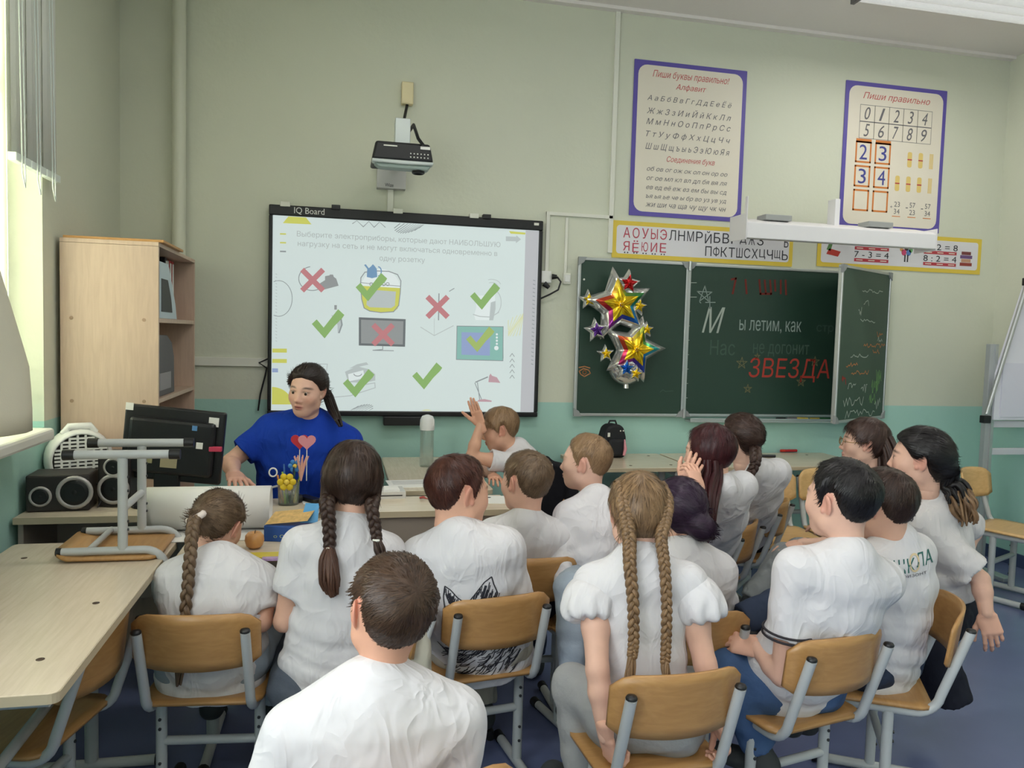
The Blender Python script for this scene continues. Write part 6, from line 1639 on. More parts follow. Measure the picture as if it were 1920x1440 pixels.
    Vv, Q = Fd.mesh(); G.pants = np_object('trousers', Vv, Q, pants, root)
    if shoes:
        for s in (-1, 1):
            K, An, fd = Lg[s]; f_ = unit(fd) if fd is not None else unit((K - hip[s]) * np.array((1, 1, 0)) + pf * .02); g = An.copy()
            Fd = Field(g - .22, g + .22, .0075)
            sd = np.cross(f_, (0, 0, 1)); low = np.array((0, 0, -.045))
            Fd.add(cone(g, g + low * .4, .036, .042), .02); Fd.add(econe(g + low + f_ * -.025, g + low + f_ * .13 - np.array((0, 0, .01)), .042, .040, sd, 1.05, 1.35), .025)
            zc = float(g[2] - .078); Fd.keep(lambda x, y, z: f32(zc) - z, .006)
            Vv, Q = Fd.mesh(); np_object('shoe', Vv, Q, shoe, root)
    return G
def seat_on(ch, dy=-.05, z=.48, dx=0.0):
    a = ch.rotation_euler.z; k = ch.scale.x; return np.array((ch.location.x - math.sin(a) * dy * k + math.cos(a) * dx, ch.location.y + math.cos(a) * dy * k + math.sin(a) * dx, z if k == 1 else z * k + .0))
def chair_under(G, deg_rel, px, label, dy=-.05):
    """a chair below a figure whose seat is hidden by others"""
    d = deg_rel - rayaz(px); a = math.radians(d)
    return place_chair(G.P[0] + math.sin(a) * dy, G.P[1] - math.cos(a) * dy, d, label)
def wear_hair(G, cap, m, name='hair'):
    Vv, Q, fl = cap
    return np_object(name, Vv * G.hs @ G.R.T + G.H, Q, m, G.root, flow=fl)
def hl(G, *p): return G.H + G.R @ (np.array(p, float) * G.hs)
def shrink(G, obj, polys, w, m, name, origin, ux, uy, direction, off=.0015, parent=None):
    """print lines on a garment: polylines in a plane projected onto its surface"""
    dg = bpy.context.evaluated_depsgraph_get(); me = obj.data
    bv = BVHTree.FromPolygons([v.co for v in me.vertices], [p.vertices for p in me.polygons])
    o, ux, uy, dr = V3(origin), V3(ux), V3(uy), V3(direction)
    def hit(a, b_):
        p = o + ux * a + uy * b_; r = bv.ray_cast(Vector(p - dr * .4), Vector(dr)); return None if r[0] is None else r[0] + r[1] * off
    mbx = MB()
    for pl_ in polys:
        for (a0, b0), (a1, b1) in zip(pl_, pl_[1:]):
            L_ = math.hypot(a1 - a0, b1 - b0); n = max(1, int(L_ / .012)); nx, ny = -(b1 - b0) / (L_ + 1e-9) * w / 2, (a1 - a0) / (L_ + 1e-9) * w / 2
            prev = None
            for i in range(n + 1):
                t = i / n; a, b_ = a0 + (a1 - a0) * t, b0 + (b1 - b0) * t
                q = (hit(a + nx, b_ + ny), hit(a - nx, b_ - ny))
                if prev and all(q) and all(prev) and (q[0] - prev[0]).length < .06: mbx.add([prev[0], prev[1], q[1], q[0]], [(0, 1, 2, 3)])
                prev = q
    return mbx.build(name, m, parent or obj)
def shrink_text(G, obj, body, w, h, m, origin, ux, uy, direction, off=.002, bold=.01, parent=None):
    me0 = text_mesh(body, 1.0, 0, 'CENTER', bold); co = np.empty(len(me0.vertices) * 3); me0.vertices.foreach_get('co', co); co = co.reshape(-1, 3)
    mn, mx = co.min(0), co.max(0); bv = BVHTree.FromPolygons([v.co for v in obj.data.vertices], [p.vertices for p in obj.data.polygons])
    out = []
    for c in co:
        a = ((c[0] - mn[0]) / (mx[0] - mn[0]) - .5) * w; b_ = ((c[1] - mn[1]) / (mx[1] - mn[1]) - .5) * h
        p = V3(origin) + V3(ux) * a + V3(uy) * b_; r = bv.ray_cast(Vector(p - V3(direction) * .4), Vector(direction)); q = V3(r[0] + r[1] * off) if r[0] is not None else p
        out.append(q)
    me0.vertices.foreach_set('co', np.array(out, np.float32).ravel()); me0.update(); me0.materials.append(m)
    return link(bpy.data.objects.new('printed_text', me0), parent or obj)
# ------------------------------------------------------------------ the people
HB_BROWN = hair_mat('brown', (44, 32, 24), (84, 62, 46)); HB_DARK = hair_mat('dark_brown', (38, 27, 22), (72, 53, 44)); HB_BLACK = hair_mat('black', (14, 13, 14), (36, 33, 33)); HB_RED = hair_mat('auburn', (44, 22, 18), (86, 48, 36)); HB_BLOND = hair_mat('dark_blond', (98, 74, 50), (170, 138, 100)); HB_SAND = hair_mat('sandy', (116, 90, 64), (172, 140, 106)); HB_WINE = hair_mat('wine_red', (36, 14, 18), (74, 30, 34)); HB_VIO = hair_mat('violet', (32, 20, 36), (66, 46, 70)); HB_ASH = hair_mat('ash_brown', (74, 58, 44), (132, 108, 84)); HB_CHEST = hair_mat('chestnut', (40, 28, 24), (80, 58, 50)); HB_BALT = hair_mat('plait_blond', (70, 52, 36), (158, 126, 90))
# --- woman in the blue shirt behind the desk
RT = pd(478, 800, 3.78)
g = figure('woman in a royal blue t-shirt talking behind the desk, hand on the mouse', (576, 733), 3.56, 156, 168, (556, 985), 3.78, hs=1.0, hp=-5, hr=-5, neck=(584, 792), nd=3.66, b=1.50, sw=.16, slouch=.0, tw=1.08, chest=1.05, shirt=M_BLUE, pants=J_DARK, skin=(224, 180, 160), brow=(34, 25, 23), lip=(172, 88, 86), hx=.93, sleeve=.72, sleeve_r=1.0, fold=.005, hand_s=.9,
    arms={1: dict(E=pd(432, 866, 3.56), W=pd(438, 888, 3.38), hand='flat', dir=pd(448, 908, 3.26) - pd(438, 888, 3.38), back=(0, 0, 1)), -1: dict(E=pd(645, 900, 3.66), W=pd(628, 925, 3.46), hand='flat', dir=(-.2, -1, -.1), back=(0, 0, 1))})
wear_hair(g, hair_cap('girl', lock=.05, lift=.0012, top=.015, side=.013, fade=.03, zs=-.010, axis=(0, -.9, .1), extra=[(ell((0, -.105, .0), (.03, .03, .03)), .03)]), hair_mat('espresso', (22, 17, 16), (58, 46, 42)))
strands([hl(g, 0, -.10, .0), hl(g, -.03, -.15, -.03), pd(624, 768, 3.62), pd(633, 785, 3.56), pd(641, 803, 3.54)], [.014, .026, .024, .018, .006], 26, hair_mat('espresso', (22, 17, 16), (58, 46, 42)), g.root, thick=.006, seed=3)
tc_ = chair_under(g, 172, 577, 'plywood chair behind the teacher desk under the woman')
# --- boy leaning on his hand at the far desk
g = figure('blond boy in white leaning his forehead on a raised hand at the desk', (936, 806), 4.2, 92, 70, (1000, 962), 4.22, hs=.95, hp=-12, hr=0, neck=(968, 842), nd=4.24, b=1.0, sw=.12, slouch=.05, shirt=M_TEE, pants=J_DARK, sleeve=.55, sleeve_r=1.05, skin=(216, 168, 142), brow=(130, 100, 70),
    arms={-1: dict(E=pd(884, 856, 4.06), W=pd(901, 796, 4.06), hand='raised', dir=pd(884, 748, 4.06) - pd(901, 796, 4.06), back=ray(890, 780) + Vector((.9, 0, 0))), 1: dict(E=pd(905, 880, 4.30), W=pd(925, 892, 4.08), hand='flat', dir=(-.1, -1, 0), back=(0, 0, 1))})
G2 = g
wear_hair(g, hair_cap('boy', .020, .013, .035, zs=-.004, fringe=[cone((-.045, .075, .062), (.05, .078, .05), .014, .012), cone((-.05, .06, .05), (-.066, .035, .03), .012, .008)]), HB_SAND)
# --- girl with one braid in front on the left
g = figure('girl in white bent over the small desk, one braid with a white hair tie', (407, 985), 2.50, -28, -12, seat_on(CH3, -.03), 0, hs=.93, hp=-22, hr=8, neck=(413, 1054), nd=2.40, b=1.08, sw=.125, slouch=.07, tw=1.08, hem=.16, pants=J_LIGHT, sleeve=.6, skin=(220, 174, 150), brow=(110, 86, 62), eyes=False,
    arms={1: dict(E=pd(490, 1165, 2.38), W=pd(497, 1075, 2.58), hand='flat', dir=(-.5, .7, .2), back=(.3, -.2, 1)), -1: dict(E=pd(318, 1150, 2.46), W=pd(400, 1100, 2.66), hand='flat', dir=(1, .3, .1), back=(0, 0, 1))},
    legs={1: (pd(522, 1190, 2.70), pd(520, 1320, 2.70)), -1: (pd(400, 1185, 2.80), pd(400, 1300, 2.78))})
tie = V3(pd(369, 966, 2.385)); tl = g.R.T @ (tie - g.H) / g.hs
wear_hair(g, hair_cap('girl', lock=.05, lift=.0016, top=.011, side=.010, fade=.02, axis=tuple(tl), extra=[(cone(tl * .8, tl, .034, .020), .03)]), HB_ASH)
tpos = pd(366, 973, 2.28)
braid([tie, pd(362, 985, 2.34), pd(357, 1040, 2.29), pd(351, 1110, 2.26), pd(343, 1190, 2.255), pd(339, 1235, 2.26)], .020, .014, 6.5, HB_ASH, g.root, side=_r2)
MB().tube([tuple(tie * .8 + V3(pd(362, 985, 2.34)) * .2 + np.array((.020 * math.cos(t), .018 * math.sin(t), .010 * math.cos(t)))) for t in np.linspace(0, 6.283, 16)], .011, 8).build('hair_tie', mat('tie_white', (226, 214, 206), .7), g.root)
strands([pd(339, 1235, 2.26), pd(337, 1260, 2.265), pd(335, 1288, 2.27)], [.009, .014, .008], 14, HB_ASH, g.root, 'braid_end', .005, 5)
# --- girl with two dark braids
g = figure('girl in white with two dark brown braids, seen from behind', (660, 900), 2.46, 4, 6, (612, 1272), 2.40, hs=.97, hp=-4, hr=4, neck=(652, 990), nd=2.42, b=1.06, sw=.13, slouch=.03, tw=.98, pants=J_MID, hem=.05, sleeve=.62, sleeve_r=1.05, eyes=False, fold=.005,
    arms={-1: dict(E=pd(533, 1165, 2.36), W=pd(552, 1100, 2.56), hand='flat', dir=(.5, 1, 0), back=(0, 0, 1)), 1: dict(E=pd(745, 1130, 2.42), W=pd(690, 1090, 2.62), hand='flat', dir=(-.5, 1, 0), back=(0, 0, 1))})
wear_hair(g, hair_cap('girl', lock=.05, lift=.0016, top=.020, side=.024, fade=.03, axis=(0, .2, 1), zs=-.012, extra=[(cone((-.07, -.02, .0), (-.075, -.03, -.09), .03, .022), .03), (cone((.07, -.02, .0), (.072, -.03, -.085), .03, .02), .03)]), HB_DARK)
braid([hl(g, -.07, -.04, -.06), pd(613, 945, 2.34), pd(617, 985, 2.32), pd(618, 1028, 2.31)], .024, .017, 3.2, HB_DARK, g.root, side=_r2)
strands([pd(618, 1026, 2.31), pd(616, 1050, 2.295), pd(619, 1090, 2.28), pd(626, 1122, 2.28)], [.010, .028, .034, .016], 34, hair_mat('warm_brown', (54, 34, 26), (98, 66, 50)), g.root, 'braid_end', .006, 7)
braid([hl(g, .07, -.04, -.05), pd(697, 950, 2.34), pd(703, 985, 2.32), pd(707, 1013, 2.31)], .021, .015, 2.6, HB_DARK, g.root, side=_r2)
strands([pd(707, 1011, 2.31), pd(711, 1030, 2.30), pd(722, 1062, 2.30)], [.009, .018, .010], 16, HB_DARK, g.root, 'braid_end', .005, 8)
for (x, y) in ((618, 1027), (707, 1012)):
    c = V3(pd(x, y, 2.308)); MB().tube([tuple(c + np.array((.011 * math.cos(t), .011 * math.sin(t), 0))) for t in np.linspace(0, 6.283, 12)], .004, 6).build('hair_tie', M_TRUNK, g.root)
CH4 = place_chair(g.P[0] + .03, g.P[1], 96, 'plywood chair turned sideways under the girl with dark braids')
# --- boy nearest the camera
g = figure('boy nearest the camera in a white t-shirt, short brown hair, seen from behind', (730, 1146), 1.47, 14, 2, seat_on(CH5, -.02), 0, hs=.88, hp=8, hr=9, neck=(703, 1290), nd=1.44, b=1.10, sdrop=.085, sw=.145, hem=.12, slouch=.02, tw=1.0, sleeve=.7, sleeve_r=1.1, eyes=False, fold=.0045, skin=(216, 164, 138), pants=J_LIGHT,
    arms={-1: dict(E=pd(490, 1560, 1.40), W=pd(540, 1640, 1.62)), 1: dict(E=pd(835, 1560, 1.48), W=pd(800, 1620, 1.66))})
wear_hair(g, hair_cap('boy', .020, .011, .07, axis=(.15, -.75, .65), zs=.002), HB_BROWN)
# --- boy with the wolf shirt
g = WOLF = figure('boy in a white shirt with a wolf drawing, head turned right', (862, 926), 2.50, -58, -4, seat_on(CH6, -.05), 0, hs=.99, hp=-4, hr=-4, neck=(860, 1003), nd=2.455, b=1.12, sw=.135, slouch=.05, tw=1.10, hem=.16, long_sleeve=True, skin=(222, 172, 146), brow=(80, 50, 36), pants=J_BEIGE, fold=.003, clothes='long_sleeve_shirt',
    arms={-1: dict(E=pd(770, 1150, 2.55), W=pd(800, 1180, 2.75)), 1: dict(E=pd(978, 1130, 2.55), W=pd(930, 1150, 2.78))}, legs={-1: (pd(800, 1200, 2.9), pd(800, 1330, 2.86)), 1: (pd(905, 1190, 2.9), pd(905, 1320, 2.88))})
wear_hair(g, hair_cap('boy', .018, .012, .05, axis=(0, -.4, .9)), HB_RED)
# --- boy in the second row looking at the board
g = figure('boy with light brown hair in the second row behind the wolf-shirt boy', (984, 906), 2.95, 42, 5, seat_on(CH7, -.02), 0, hs=.97, hp=0, hr=4, neck=(987, 977), nd=2.925, b=1.0, sw=.125, slouch=.015, eyes=False, brow=(120, 90, 64), skin=(222, 176, 154), pants=J_DARK)
wear_hair(g, hair_cap('boy', .020, .010, .05, axis=(0, -.5, .85)), HB_ASH)
# --- fair boy looking left
g = figure('fair-haired boy in a long white shirt looking left, hand on his knee', (1096, 868), 3.14, 74, 32, (1115, 1085), 3.02, hs=.95, hp=2, hr=0, neck=(1118, 938), nd=3.06, b=1.02, sw=.125, slouch=.05, long_sleeve=True, brow=(160, 130, 100), skin=(228, 186, 166), pants=J_LIGHT, clothes='long_sleeve_shirt',
    arms={-1: dict(E=pd(1052, 1065, 2.92), W=pd(1076, 1160, 2.72), hand='relaxed', dir=(-.05, -.3, -1), back=(-.6, -.6, .1)), 1: 'lap'}, legs={-1: (pd(1072, 1105, 2.70), pd(1075, 1270, 2.62)), 1: (pd(1130, 1100, 2.75), pd(1150, 1260, 2.7))})
wear_hair(g, hair_cap('boy', .016, .009, .06, axis=(0, -.4, .9)), HB_SAND)
chair_under(g, 32, 1096, 'plywood chair of the fair-haired boy')
# --- girl with two blond braids and puff sleeves
g = figure('girl in a puff-sleeved white blouse with two long blond braids', (1196, 962), 2.16, 14, 3, seat_on(CH9, -.04), 0, hs=.96, hp=-2, hr=0, neck=(1198, 1050), nd=2.12, b=.98, sw=.125, slouch=.0, tw=.92, sleeve=.12, sleeve_r=.9, skin=(226, 182, 160), brow=(130, 100, 70), eyes=False, pants=J_GREY, hem=.03, fold=.003, clothes='puff_sleeve_blouse',
    arms={-1: dict(E=pd(1120, 1255, 2.03), W=pd(1136, 1380, 2.00), hand='grip', dir=pd(1150, 1440, 2.02) - pd(1136, 1380, 2.00), back=(-1, -.3, .1)), 1: dict(E=pd(1322, 1245, 2.08), W=pd(1350, 1355, 2.06), hand='grip', dir=pd(1366, 1420, 2.06) - pd(1350, 1355, 2.06), back=(1, -.3, .1))},
    legs={-1: (pd(1075, 1285, 2.26), pd(1090, 1450, 2.20)), 1: (pd(1290, 1280, 2.42), pd(1300, 1420, 2.36))})
for s in (-1, 1):
    ax_ = unit(g.A[s][0] - g.Sh[s]); c = g.Sh[s] + ax_ * .035 + g.rt * s * .014
    Fd = Field(c - .13, c + .13, .005); Fd.add(ell(c, (.070, .072, .062)), .01); Fd.add(ell(c + ax_ * .03 + g.rt * s * .006, (.070, .072, .05)), .03); Fd.add(cone(c - g.rt * s * .05 + g.up * .01, c, .040, .05), .03)
    un_ = ax_.astype(f32); hp_ = float((c + ax_ * .062) @ ax_); Fd.keep(lambda x, y, z: (x * un_[0] + y * un_[1] + z * un_[2]) - f32(hp_), .012)
    q = (slice(None),) * 3; x, y, z = Fd.grid(q); e1 = unit(np.cross(ax_, (0, 1, .2))); e2 = np.cross(ax_, e1); a_ = np.arctan2((x - c[0]) * e1[0] + (y - c[1]) * e1[1] + (z - c[2]) * e1[2], (x - c[0]) * e2[0] + (y - c[1]) * e2[1] + (z - c[2]) * e2[2]); t_ = (x - c[0]) * ax_[0] + (y - c[1]) * ax_[1] + (z - c[2]) * ax_[2]
    Fd.d = Fd.d + (.0045 * np.sin(a_ * 9 + 2 * np.sin(t_ * 40)) * smoothstep(-.02, .05, t_)).astype(f32)
    Vv, Q = Fd.mesh(); np_object('puff_sleeve', Vv, Q, M_TEE, g.root)
wear_hair(g, hair_cap('girl', lock=.05, lift=.0016, top=.012, side=.014, fade=.02, axis=(0, -.2, 1), zs=-.002, extra=[(cone((-.055, .02, .085), (-.062, -.06, .05), .012, .014), .012), (cone((-.062, -.06, .05), (-.058, -.085, -.03), .014, .016), .012), (cone((.055, .02, .085), (.062, -.06, .05), .012, .014), .012), (cone((.062, -.06, .05), (.050, -.09, -.03), .014, .016), .012)]), HB_BALT)
braid([hl(g, -.055, -.02, .085), hl(g, -.062, -.075, .05), hl(g, -.056, -.098, .0), pd(1180, 1010, 2.05), pd(1181, 1060, 2.025), pd(1187, 1130, 2.005), pd(1188, 1200, 1.995), pd(1185, 1232, 1.99)], .022, .013, 11, HB_BALT, g.root, side=_r2)
braid([hl(g, .055, -.02, .085), hl(g, .062, -.075, .05), hl(g, .052, -.10, .0), pd(1240, 1010, 2.05), pd(1246, 1060, 2.03), pd(1250, 1130, 2.01), pd(1249, 1200, 2.0), pd(1247, 1243, 1.995)], .019, .012, 11.5, HB_BALT, g.root, side=_r2)
strands([pd(1185, 1230, 1.99), pd(1184, 1250, 1.985), pd(1180, 1285, 1.975)], [.009, .014, .02], 16, HB_BALT, g.root, 'braid_end', .005, 4); strands([pd(1247, 1242, 1.995), pd(1247, 1252, 1.99), pd(1250, 1270, 1.98)], [.008, .011, .013], 12, HB_BALT, g.root, 'braid_end', .005, 6)
# --- girl with violet hair half hidden behind the braids
g = figure('girl with dark violet pinned-up hair behind the blond braids', (1272, 962), 2.55, 30, 15, (1270, 1180), 2.55, hs=.93, hp=-6, neck=(1283, 1033), nd=2.51, b=.98, sw=.12, eyes=False, pants=J_DARK)
chair_under(g, 15, 1272, 'plywood chair of the violet-haired girl')
wear_hair(g, hair_cap('girl', lock=.05, lift=.0016, top=.018, side=.016, fade=.02, axis=(.3, -.9, -.2), zs=-.012, extra=[(ell((.03, -.11, -.04), (.05, .035, .045)), .03)]), HB_VIO)
# --- girl with long wine-red hair, hands at her face
g = figure('girl with long wine-red hair holding both hands to her face', (1328, 850), 3.02, 72, 45, seat_on(CH11), 0, hs=.93, hp=-4, neck=(1352, 912), nd=2.995, b=.95, sw=.102, sdrop=.075, slouch=.05, eyes=False, pants=J_DARK, skin=(224, 180, 158), sleeve=.6,
    arms={-1: dict(E=pd(1314, 988, 2.82), W=pd(1310, 918, 2.80), hand='relaxed', dir=pd(1296, 868, 2.86) - pd(1310, 918, 2.80), back=(.3, -1, .1)), 1: dict(E=pd(1262, 960, 3.02), W=pd(1284, 910, 2.92), hand='relaxed', dir=pd(1302, 872, 2.92) - pd(1284, 910, 2.92), back=(-.5, -1, .1))})
wear_hair(g, hair_cap('long', lock=.05, lift=.002, top=.016, side=.014, fade=.03, axis=(0, -.1, 1), h=.005), HB_WINE)
strands([hl(g, -.05, -.03, -.02), hl(g, -.07, -.03, -.10), pd(1326, 945, 2.84), pd(1325, 990, 2.82), pd(1330, 1015, 2.84)], [.04, .05, .04, .034, .02], 44, HB_WINE, g.root, 'long_hair', .010, 9, .6)
strands([hl(g, -.04, .03, -.0), hl(g, -.07, .03, -.08), pd(1303, 930, 2.86), pd(1305, 1000, 2.84)], [.03, .03, .026, .014], 22, HB_WINE, g.root, 'long_hair', .009, 19, .6)
c = V3(pd(1287, 905, 2.905)); MB().tube([tuple(c + np.array((.026 * math.cos(t), .020 * math.sin(t), .012 * math.cos(t)))) for t in np.linspace(0, 6.283, 18)], .008, 8).build('wristwatch', M_BLACK, g.root)
# --- girl behind her with a purple-tipped braid
g = figure('girl in white with a brown braid ending in purple, behind the red-haired girl', (1386, 822), 3.52, 62, 40, seat_on(CH12), 0, hs=.96, hp=4, neck=(1420, 882), nd=3.49, b=1.0, sw=.105, sdrop=.078, slouch=.05, pants=J_NAVY, brow=(90, 64, 48), skin=(230, 188, 168))
wear_hair(g, hair_cap('girl', lock=.05, lift=.0016, top=.012, side=.012, fade=.02, axis=(.1, -.9, -.2), zs=-.008), HB_CHEST)
braid([hl(g, -.03, -.10, -.03), pd(1417, 858, 3.26), pd(1414, 876, 3.24), pd(1402, 892, 3.22)], .024, .018, 2.2, HB_CHEST, g.root, side=_r2)
strands([pd(1402, 891, 3.22), pd(1390, 905, 3.22), pd(1380, 922, 3.24)], [.014, .018, .008], 16, hair_mat('purple_ends', (50, 28, 62), (88, 54, 98)), g.root, 'braid_end', .006, 11)
# --- girl with glasses
HB3 = V3(pd(1640, 900, 3.66))
g = figure('girl with glasses and loose brown hair looking left', (1619, 831), 3.56, 96, 70, np.array((HB3[0] + .04, HB3[1] + .06, .49)), 0, hs=.95, hp=2, neck=(1645, 892), nd=3.62, b=1.0, sw=.115, slouch=.04, pants=J_SWEAT, brow=(70, 48, 36), skin=(224, 182, 160),
    arms={-1: dict(E=pd(1575, 1020, 3.44), W=pd(1500, 1020, 3.36), hand='relaxed', dir=(-.9, -.2, -.15), back=(0, -.3, 1)), 1: 'lap'}, legs={-1: (pd(1470, 1045, 3.36), pd(1405, 1130, 3.30)), 1: (pd(1500, 1035, 3.48), pd(1430, 1120, 3.42))})
wear_hair(g, hair_cap('girl', lock=.05, lift=.0016, top=.016, side=.016, fade=.02, axis=(0, -.4, .9), zs=-.014), HB_CHEST)
strands([hl(g, -.02, -.08, .03), hl(g, -.04, -.11, -.04), hl(g, -.05, -.115, -.12), hl(g, -.05, -.12, -.20)], [.05, .05, .045, .02], 46, HB_CHEST, g.root, 'long_hair', .010, 13, .5)
gl = empty('eyeglasses', (0, 0, 0), label='thin gold-rimmed glasses on the girl looking left', cat='glasses'); MG = mat('gold_rim', (150, 120, 70), .3, .8)
for s in (-1, 1):
    MB().tube([tuple(hl(g, s * .033 + .021 * math.cos(t), .1015 - .006 * math.cos(t) * s, .001 + .017 * math.sin(t))) for t in np.linspace(0, 6.283, 20)], .0016, 6).build('rim', MG, gl)
    MB().tube([tuple(hl(g, s * .055, .096, .006)), tuple(hl(g, s * .078, .06, .006)), tuple(hl(g, s * .083, -.01, .010))], .0016, 6).build('temple_arm', MG, gl)
MB().tube([tuple(hl(g, -.012, .106, .004)), tuple(hl(g, 0, .109, .007)), tuple(hl(g, .012, .106, .004))], .0016, 6).build('bridge', MG, gl)
chair_under(g, 70, 1622, 'plywood chair of the girl with glasses')
# --- boy with striped cuffs
g = figure('boy with short dark hair and dark striped sleeve cuffs, hands clasped', (1573, 940), 2.24, 56, 30, seat_on(CH14, -.04), 0, hs=.96, hp=2, hr=0, neck=(1592, 1042), nd=2.205, b=1.10, sw=.135, slouch=.05, tw=1.0, sleeve=.62, sleeve_r=1.1, skin=(226, 182, 160), brow=(40, 32, 30), pants=J_BLUE, hem=.17,
    arms={-1: dict(E=pd(1466, 1266, 2.24), W=pd(1420, 1216, 2.32), hand='grip', dir=(-.75, .6, .1), back=(-.3, -.6, .7)), 1: dict(E=pd(1510, 1230, 2.46), W=pd(1450, 1202, 2.38), hand='grip', dir=(-.9, .1, .0), back=(-.1, -.1, 1))},
    legs={-1: (pd(1362, 1255, 2.36), pd(1425, 1405, 2.36), (-.6, .8, 0)), 1: (pd(1425, 1210, 2.56), pd(1470, 1330, 2.54), (-.6, .8, 0))})
wear_hair(g, hair_cap('boy', .022, .012, .06, axis=(0, -.45, .9)), HB_BLACK)
e0 = g.Sh[-1] + (g.A[-1][0] - g.Sh[-1]) * .58; e1 = g.Sh[-1] + (g.A[-1][0] - g.Sh[-1]) * .62; ax_ = unit(e1 - e0); u1 = unit(np.cross(ax_, (0, 0, 1))); u2 = np.cross(ax_, u1)
for k in (-.004, .012): MB().tube([tuple(e1 - ax_ * (.004 + k) + (u1 * math.cos(t) + u2 * math.sin(t)) * .0700) for t in np.linspace(0, 6.283, 28)], .0035, 6).build('cuff_stripe', mat('stripe_dark', (40, 36, 42), .8), g.root)
for s in (-1, 1):
    K, An = g.legs[s][0], g.legs[s][1]; d_ = unit(An - K); np_s = Field(An - .09, An + .09, .006); np_s.add(cone(An - d_ * .04, An + d_ * .015, .036, .036), .01); Vv, Q = np_s.mesh(); np_object('sock', Vv, Q, M_SOCK, g.root)
# --- boy with the school logo on his back
g = SCH = figure('boy in white with green lettering on his back, sitting sideways', (1652, 948), 2.50, 60, 58, seat_on(CH15, -.04), 0, hs=.96, hp=-4, hr=0, neck=(1676, 1012), nd=2.50, b=1.05, sw=.13, slouch=.07, eyes=False, pants=J_DARK, hem=.16,
    arms={-1: dict(E=pd(1600, 1140, 2.40), W=pd(1560, 1180, 2.50)), 1: 'lap'}, legs={-1: (pd(1520, 1110, 2.55), pd(1385, 1165, 2.50), (-.8, .4, -.2)), 1: (pd(1530, 1180, 2.70), pd(1500, 1330, 2.66))})
wear_hair(g, hair_cap('boy', .018, .012, .05, axis=(0, -.45, .9)), HB_DARK)
# --- tall child in the grey shirt leaning forward
g = TALL = figure('long-haired child in a pale grey t-shirt leaning forward, arm hanging back', (1722, 862), 2.88, 88, 72, (1776, 1140), 2.96, hs=.96, hp=2, hr=0, neck=(1738, 928), nd=2.92, b=1.06, sw=.135, slouch=.06, shirt=M_TEEG, pants=J_NAVY, skin=(222, 178, 156), brow=(34, 28, 28), sleeve=.85, sleeve_r=1.2, hem=-.13, wide_leg=1.2, fold=.006,
    arms={-1: dict(E=pd(1838, 1086, 2.78), W=pd(1850, 1150, 2.74), hand='relaxed', dir=pd(1864, 1200, 2.72) - pd(1850, 1150, 2.74), back=(-.5, -.8, .0)), 1: dict(E=pd(1824, 1000, 3.14), W=pd(1788, 1062, 3.12), hand='grip')},
    legs={-1: (pd(1745, 1200, 2.80), pd(1788, 1318, 2.80)), 1: (pd(1712, 1200, 3.04), pd(1748, 1320, 3.0))}, shoes=False)
wear_hair(g, hair_cap('girl', lock=.05, lift=.002, top=.020, side=.018, fade=.02, axis=(0, -.9, -.1), zs=-.010, extra=[(ell((0, -.10, -.02), (.04, .035, .04)), .03)]), HB_BLACK)
strands([hl(g, 0, -.115, -.03), pd(1778, 905, 2.86), pd(1796, 926, 2.84), pd(1804, 955, 2.82)], [.024, .046, .054, .044], 56, HB_BLACK, g.root, 'ponytail', .010, 21, .8, .008)
strands([pd(1794, 925, 2.84), pd(1805, 950, 2.82), pd(1812, 985, 2.82)], [.048, .050, .030], 40, hair_mat('faded_ends', (74, 54, 40), (150, 118, 84)), g.root, 'ponytail_tips', .007, 23, .8, .014)
# --- prints on the shirts
V = Vector
def frame_for(G): 
    d = G.fw; return G.rt, G.up, d
rt_, up_, dr_ = frame_for(SCH); o_ = V3(pd(1697, 1052, 2.4))
M_GRN = mat('print_green', (40, 104, 96), .7); M_BEI = mat('print_sand', (222, 200, 160), .7)
dv = unit(V3(ray(1690, 1055)) * np.array((1, 1, .1))); ux = unit(np.cross(dv, (0, 0, 1))); uy = np.cross(ux, dv)
rot = math.radians(8); ux2 = ux * math.cos(rot) + uy * math.sin(rot); uy2 = uy * math.cos(rot) - ux * math.sin(rot)
shrink_text(SCH, SCH.shirt, 'ШК', .058, .042, M_GRN, pd(1696, 1052, 2.46), ux2, uy2, dv)
shrink_text(SCH, SCH.shirt, 'О', .028, .055, M_BEI, pd(1714, 1047, 2.46), ux2, uy2, dv)
shrink_text(SCH, SCH.shirt, 'ЛА', .045, .040, M_GRN, pd(1732, 1042, 2.46), ux2, uy2, dv)
shrink_text(SCH, SCH.shirt, 'горизонт', .085, .012, M_INK, pd(1708, 1070, 2.46), ux2, uy2, dv, bold=0)
dv = unit(V3(ray(1695, 960)) * np.array((1, 1, .1))); ux = unit(np.cross(dv, (0, 0, 1))); uy = np.cross(ux, dv); rot = math.radians(-28); ux2 = ux * math.cos(rot) + uy * math.sin(rot); uy2 = uy * math.cos(rot) - ux * math.sin(rot)
shrink_text(TALL, TALL.shirt, 'IZING', .075, .028, M_BLK, pd(1695, 962, 2.80), ux2, uy2, dv)
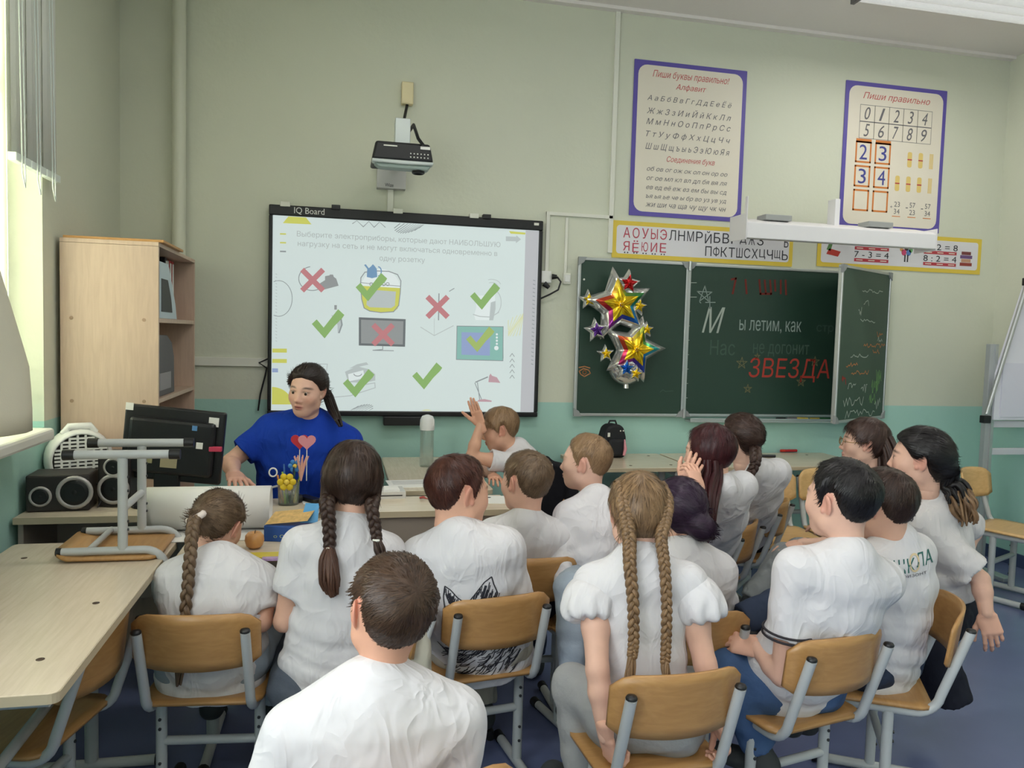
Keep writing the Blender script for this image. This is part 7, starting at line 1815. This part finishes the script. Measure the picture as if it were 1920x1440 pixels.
# wolf drawing
dv = unit(V3(ray(890, 1180)) * np.array((1, 1, .05))); ux = unit(np.cross(dv, (0, 0, 1))); uy = np.cross(ux, dv); o_ = pd(885, 1180, 2.47)
sx_ = 2.47 / F
def wp(x, y): return ((x - 885) * sx_, (1180 - y) * sx_)
W_ = lambda pts: [wp(*q) for q in pts]
lines = [W_([(834, 1085), (845, 1092), (858, 1106), (870, 1114), (880, 1110), (893, 1092), (905, 1076), (918, 1066), (922, 1080), (930, 1098), (926, 1112)]), W_([(834, 1085), (832, 1105), (834, 1125), (833, 1150), (836, 1175), (828, 1190), (830, 1210)]), W_([(870, 1114), (866, 1128)])]
thick = [W_([(842, 1098), (846, 1110), (843, 1118), (850, 1112)]), W_([(908, 1082), (904, 1098), (900, 1112), (908, 1104), (912, 1090)])]
rnd = random.Random(7); fur = []
for i in range(26):
    t = i / 25; x = 886 + 42 * t + rnd.uniform(-5, 5); y = 1116 - 30 * math.sin(t * 2.6) * rnd.uniform(.2, 1); fur.append(W_([(x, y), (x + 3, y - rnd.uniform(8, 16))]))
    x = 836 + 26 * t + rnd.uniform(-3, 3); y = 1096 + 26 * t + rnd.uniform(0, 10); fur.append(W_([(x, y), (x + rnd.uniform(-2, 3), y - rnd.uniform(6, 12))]))
for i in range(14): x = 836 + i * 1.5; y = 1100 + i * 3.3; fur.append(W_([(x, y), (x + 3, y + 9), (x + 8, y + 2)]))
for i in range(10): x = 892 + i * 3.4; fur.append(W_([(x, 1112 - i), (x + 2, 1122), (x + 4, 1110)]))
for i in range(150):
    x = rnd.uniform(828, 965); y = rnd.uniform(1205, 1282); L_ = rnd.uniform(14, 34); a = math.radians(rnd.uniform(20, 60) + (x - 900) * .25)
    p0 = (x, y); p1 = (x + L_ * .5 * math.cos(a), y - L_ * .5 * math.sin(a) + 3); p2 = (x + L_ * math.cos(a), y - L_ * math.sin(a) * 1.1)
    fur.append(W_([p0, p1, p2]))
for i in range(14): fur.append(W_([(820 + i * 3, 1212 + i * 3), (832 + i * 3, 1222 + i * 2), (846 + i * 3, 1222 + i)]))
shrink(WOLF, WOLF.shirt, lines, .0035, M_BLK, 'wolf_outline', o_, ux, uy, dv); shrink(WOLF, WOLF.shirt, thick, .008, M_BLK, 'wolf_ear_mark', o_, ux, uy, dv); tag(shrink(WOLF, WOLF.shirt, fur, .0028, M_BLK, 'wolf_fur', o_, ux, uy, dv), kind='stuff')
# --- black jacket over the chair behind the leaning boy
p = pd(1026, 905, 4.10)
jk = empty('black_jacket', (p.x, p.y, 0), math.radians(-20), label='black jacket hung on a chair back behind the leaning boy', cat='jacket')
MB().prism([(-.14, .30), (-.145, .78), (-.12, .85), (-.08, .872), (.0, .868), (.02, .845), (.10, .83), (.13, .77), (.125, .30)], -.05, .05, Matrix(((1, 0, 0, 0), (0, 0, -1, 0), (0, 1, 0, 0), (0, 0, 0, 1)))).build('jacket_body', cloth('black_jacket', (26, 26, 30)), jk, .022, 3)
for s_ in (-1, 1): MB().tube([(s_ * .12, -.02, .80), (s_ * .14, -.05, .62), (s_ * .13, -.06, .40)], [.035, .042, .036], 10).build('sleeve', cloth('black_jacket', (26, 26, 30)), jk)
MB().box(.005, .03, -.056, -.049, .82, .84).build('size_tag', M_TRUNK, jk)
place_chair(G2.P[0] - .05, G2.P[1] + .02, 75, 'plywood chair under the boy leaning on his hand')
# --- beige jacket hanging beside the wolf shirt
bj = empty('beige_jacket', (0, 0, 0), label='beige jacket hanging between the wolf shirt and the front boy', cat='jacket')
a0, a1 = V3(pd(786, 1160, 2.34)), V3(pd(790, 1285, 2.34))
Fd = Field(np.minimum(a0, a1) - .1, np.maximum(a0, a1) + .1, .007); Fd.add(econe(a0, a1, .030, .040, _r2, 1.3), .01); q = (slice(None),) * 3; x, y, z = Fd.grid(q); Fd.d = Fd.d + (.004 * np.sin(x * 120 + 2 * np.sin(z * 20))).astype(f32); Vv, Q = Fd.mesh(); np_object('fabric', Vv, Q, cloth('beige_jacket', (186, 182, 166)), bj)
